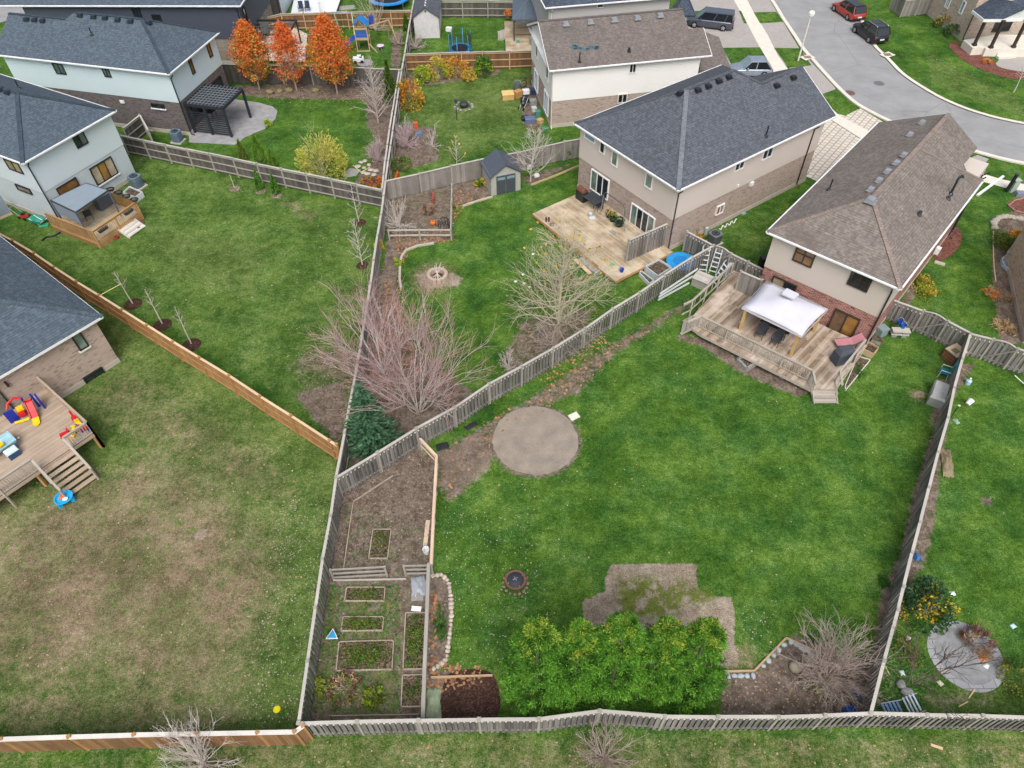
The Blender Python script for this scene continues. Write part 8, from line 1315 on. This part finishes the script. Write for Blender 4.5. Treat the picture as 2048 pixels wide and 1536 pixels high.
p = G(1045, 67, dz); t = T('outdoor_sofa', 'tan outdoor sofa under the hard top gazebo', 'sofa', p); m = M(p); m.box((0, 0, .25), (2.0, .8, .35)); m.build('seat', P('8d8378', .8), t); m = M(p); m.box((0, -.4, .45), (2.1, .15, .7)); m.build('backrest', P('9a8a78', .8), t); chair('garden_chair', 'blue plastic chair on the gazebo deck', G(1066, 88, dz), 2.5, P('5f7f9c'), P('5f7f9c')); pot('flower_pot', 'terracotta pot with orange flowers at gazebo deck corner', (1016, 36), .3, .45, P('8a6a50', .8), L_OR, 'flower pot', dz); bucket('teal pail on the gazebo deck', (1036, 85), .15, .25, '4fa3a8', dz); a, b_ = G(1010, 58, dz), G(1011, 74, dz); t = T('deck_stairs', 'small wooden stairs at the left of gazebo deck', 'stairs', a); steps(t, a, b_, dz, 2, .4, unit((-1, 0)), RAIL_GREY)
slab('white_step', 'white stool beside the netted trampoline', 'stool', (898, 62), (.6, .4, .35), WHITE, -.3, 0, .04)
# --- clutter by the white gable house
def crate(name, label, cat, px, d, mt, ang=.3, z=0.0, lid=.04, lm=None): return slab(name, label, cat, px, d, mt, ang, z, lid, lm)
crate('pallet_stack', 'stack of pale yellow pallets beside the white house clutter', 'pallets', (1016, 196), (1.1, .9, .5), WOODY, .1, 0, .06, plain('ply_yellow', 'd8b87a', .8, .15)); crate('cardboard_box', 'orange brown cardboard box beside the pallets', 'box', (1036, 194), (.7, .5, .6), P('b98a54', .9), .7); p = G(1035, 180); bucket('grey rubbish tub behind the pallets', (1035, 180), .33, .65, '6a6e78'); crate('white_cooler', 'white cooler in the clutter heap', 'cooler', (1052, 187), (.6, .4, .35), WHITE, .2, .3); crate('plastic_tote', 'dark tote in the clutter heap near the wall', 'tote', (1068, 188), (.6, .45, .5), P('2c3a5c'), .1); crate('plastic_tote', 'black tote at the middle of the clutter heap', 'tote', (1050, 204), (.7, .5, .4), BLACK, .5); crate('grey_crate', 'grey crate low in the clutter heap', 'crate', (1066, 210), (.6, .5, .5), STONE_G, .2); crate('white_tub', 'white tub at the lower clutter heap', 'tub', (1068, 222), (.4, .4, .35), P('c4c8c8'), .3); crate('blue_bin', 'blue grey bin at the lower clutter heap', 'bin', (1060, 244), (.9, .6, .4), P('5b6b8c'), .1); crate('green_bin', 'teal bin against the wall at the clutter end', 'bin', (1076, 232), (.4, .4, .5), P('3f8a78'), .1); crate('black_bin', 'black bin nearest the pale tree in the clutter', 'bin', (1050, 240), (.6, .5, .3), BLACK, .2); crate('wood_frame', 'yellow wood frame leaning in the clutter end', 'frame', (1080, 245), (.5, .4, .3), WOODY, .6); crate('green_tub', 'green tub by the brick corner downspout', 'tub', (1090, 262), (.5, .4, .3), P('2f8050'), .4)
p = G(1056, 172); t = T('bicycle', 'red and black bicycle leaning by the clutter heap', 'bicycle', p); m = M(p, .5); FRB = P('8a2c34'); m.tube([(-.5, 0, .34), (-.15, 0, .34), (.35, 0, .8), (-.25, 0, .78), (-.15, 0, .34)], .025, 5); m.tube([(-.25, 0, .78), (-.5, 0, .34)], .02, 5); m.tube([(.55, 0, .34), (.35, 0, .8), (.32, 0, 1.0)], .022, 5); m.build('frame', FRB, t)
for x in (-.5, .55): m = M(p, .5); m.tube([(x+.33*math.cos(a), 0, .34+.33*math.sin(a)) for a in np.linspace(0, 6.283, 17)], .025, 5); m.build('wheel', RUB, t)
m = M(p, .5); m.tube([(.32, -.28, 1.02), (.32, .28, 1.02)], .02, 5); m.build('handlebar', BLACK, t); m = M(p, .5); m.box((-.28, 0, .86), (.26, .14, .06)); m.build('saddle', BLACK, t)
p = G(1048, 216); t = T('stroller', 'black and white folded stroller in the clutter heap', 'stroller', p); m = M(p, 1.0); m.blob((0, 0, .5), (.4, .25, .25)); m.build('seat', BLACK, t); m = M(p, 1.0); [m.tube([(-.5, y, 0), (.4, y, .9)], .025, 5) for y in (-.22, .22)]; m.build('frame', P('c6c8cc'), t); m = M(p, 1.0); [m.tube([(-.5, y-.03, .14), (-.5, y+.03, .14)], .14, 10) for y in (-.25, .25)]; m.build('wheels', RUB, t)
p = G(928, 214); t = T('fire_pit', 'small dark fire bowl ringed by stones on the far lawn', 'fire pit', p); m = M(p); m.lathe((0, 0, .0), [(.3, 0), (.45, .35), (.4, .4), (.3, .5), (.01, .52)], 16); m.build('bowl', P('33373c', .6), t); m = M(p); [m.tube([(.4*math.cos(a), .4*math.sin(a), .3), (.5*math.cos(a), .5*math.sin(a), 0)], .03, 4) for a in (0, 2.1, 4.2)]; m.build('legs', BLACK, t); stones('ring_stone', 'grey stone round the dark fire bowl', [p[:2]+np.array([math.cos(a), math.sin(a)])*.8 for a in np.linspace(0, 6, 12)], .17, STONE_G, 'stones round the dark fire bowl', 61)
p = G(914, 240); t = T('bird_feeder', 'thin black bird feeder pole near the dark fire bowl', 'bird feeder', p); m = M(p); m.tube([(0, 0, 0), (0, 0, 1.7)], .03, 5); m.build('pole', BLACK, t); m = M(p); m.lathe((0, 0, 1.7), [(.14, 0), (.14, .2), (.2, .22), (.01, .32)], 8); m.build('feeder', DKGREY, t)
p = G(828, 276); slab('blue_toy', 'blue grey tub beside the dark red twig bush', 'tub', (838, 272), (.5, .4, .3), P('5f7690'), .3, 0, .05); slab('orange_toy', 'orange toy behind the dark red twig bush', 'toy', (832, 256), (.35, .3, .5), P('c8583a'), .3, 0, .05)
ac('pale grey heat pump beside the fence at top right', (1857, 22), .4, .9, .95, 'a3aab2', '8a929a'); p = G(1927, 62); t = T('white_pipe', 'white standpipe against the pinkish brick wall', 'pipe', p); m = M(p); m.tube([(0, 0, 0), (0, 0, 1.6)], .05, 6); m.build('pipe', WHITE, t); m = M(p); m.blob((0, 0, 1.7), (.2, .14, .26)); m.build('meter_head', WHITE, t)
bs = along([(1988, 458), (1986, 446), (1995, 438), (2010, 434), (2028, 437), (2046, 440)], 16); stones('border_stone', 'pale boulder in the border round the right edge bed', bs, .26, plain('rock_pale', 'aaa396', .9, .25, 5), 'boulders round the right edge bed', 62, .6); edging('timber_edging', 'pale timber strip along the right edge bed', [(1987, 462), (1987, 500), (1988, 530), (1992, 562)], .06, .1, FC_TAN); edging('stone_edging', 'brick rimmed edge of the red mulch bed at far right', [(2060, 392), (2030, 400), (2018, 410), (2030, 420), (2060, 428)], .12, .12, BR_RED)
p = G(1861, 542); slab('stepping_block', 'grey splash block between ground cover and red mulch', 'block', (1879, 527), (.7, .3, .08), CONC, -.5); m = M(); pa, pb = G(1962, 388, 1.0), G(1990, 336, 3.4)
p0, p1 = H1.L(-.25, E1-1.5, 5.2), H1.L(-.9, E1+1.2, 5.6); m = M(); m.beam(p0, p1, .14, .12); m.build('eave_pipe', WHITE, H1.root)
for o in bpy.data.objects:
    if '_o' in o.keys(): del o['_o']
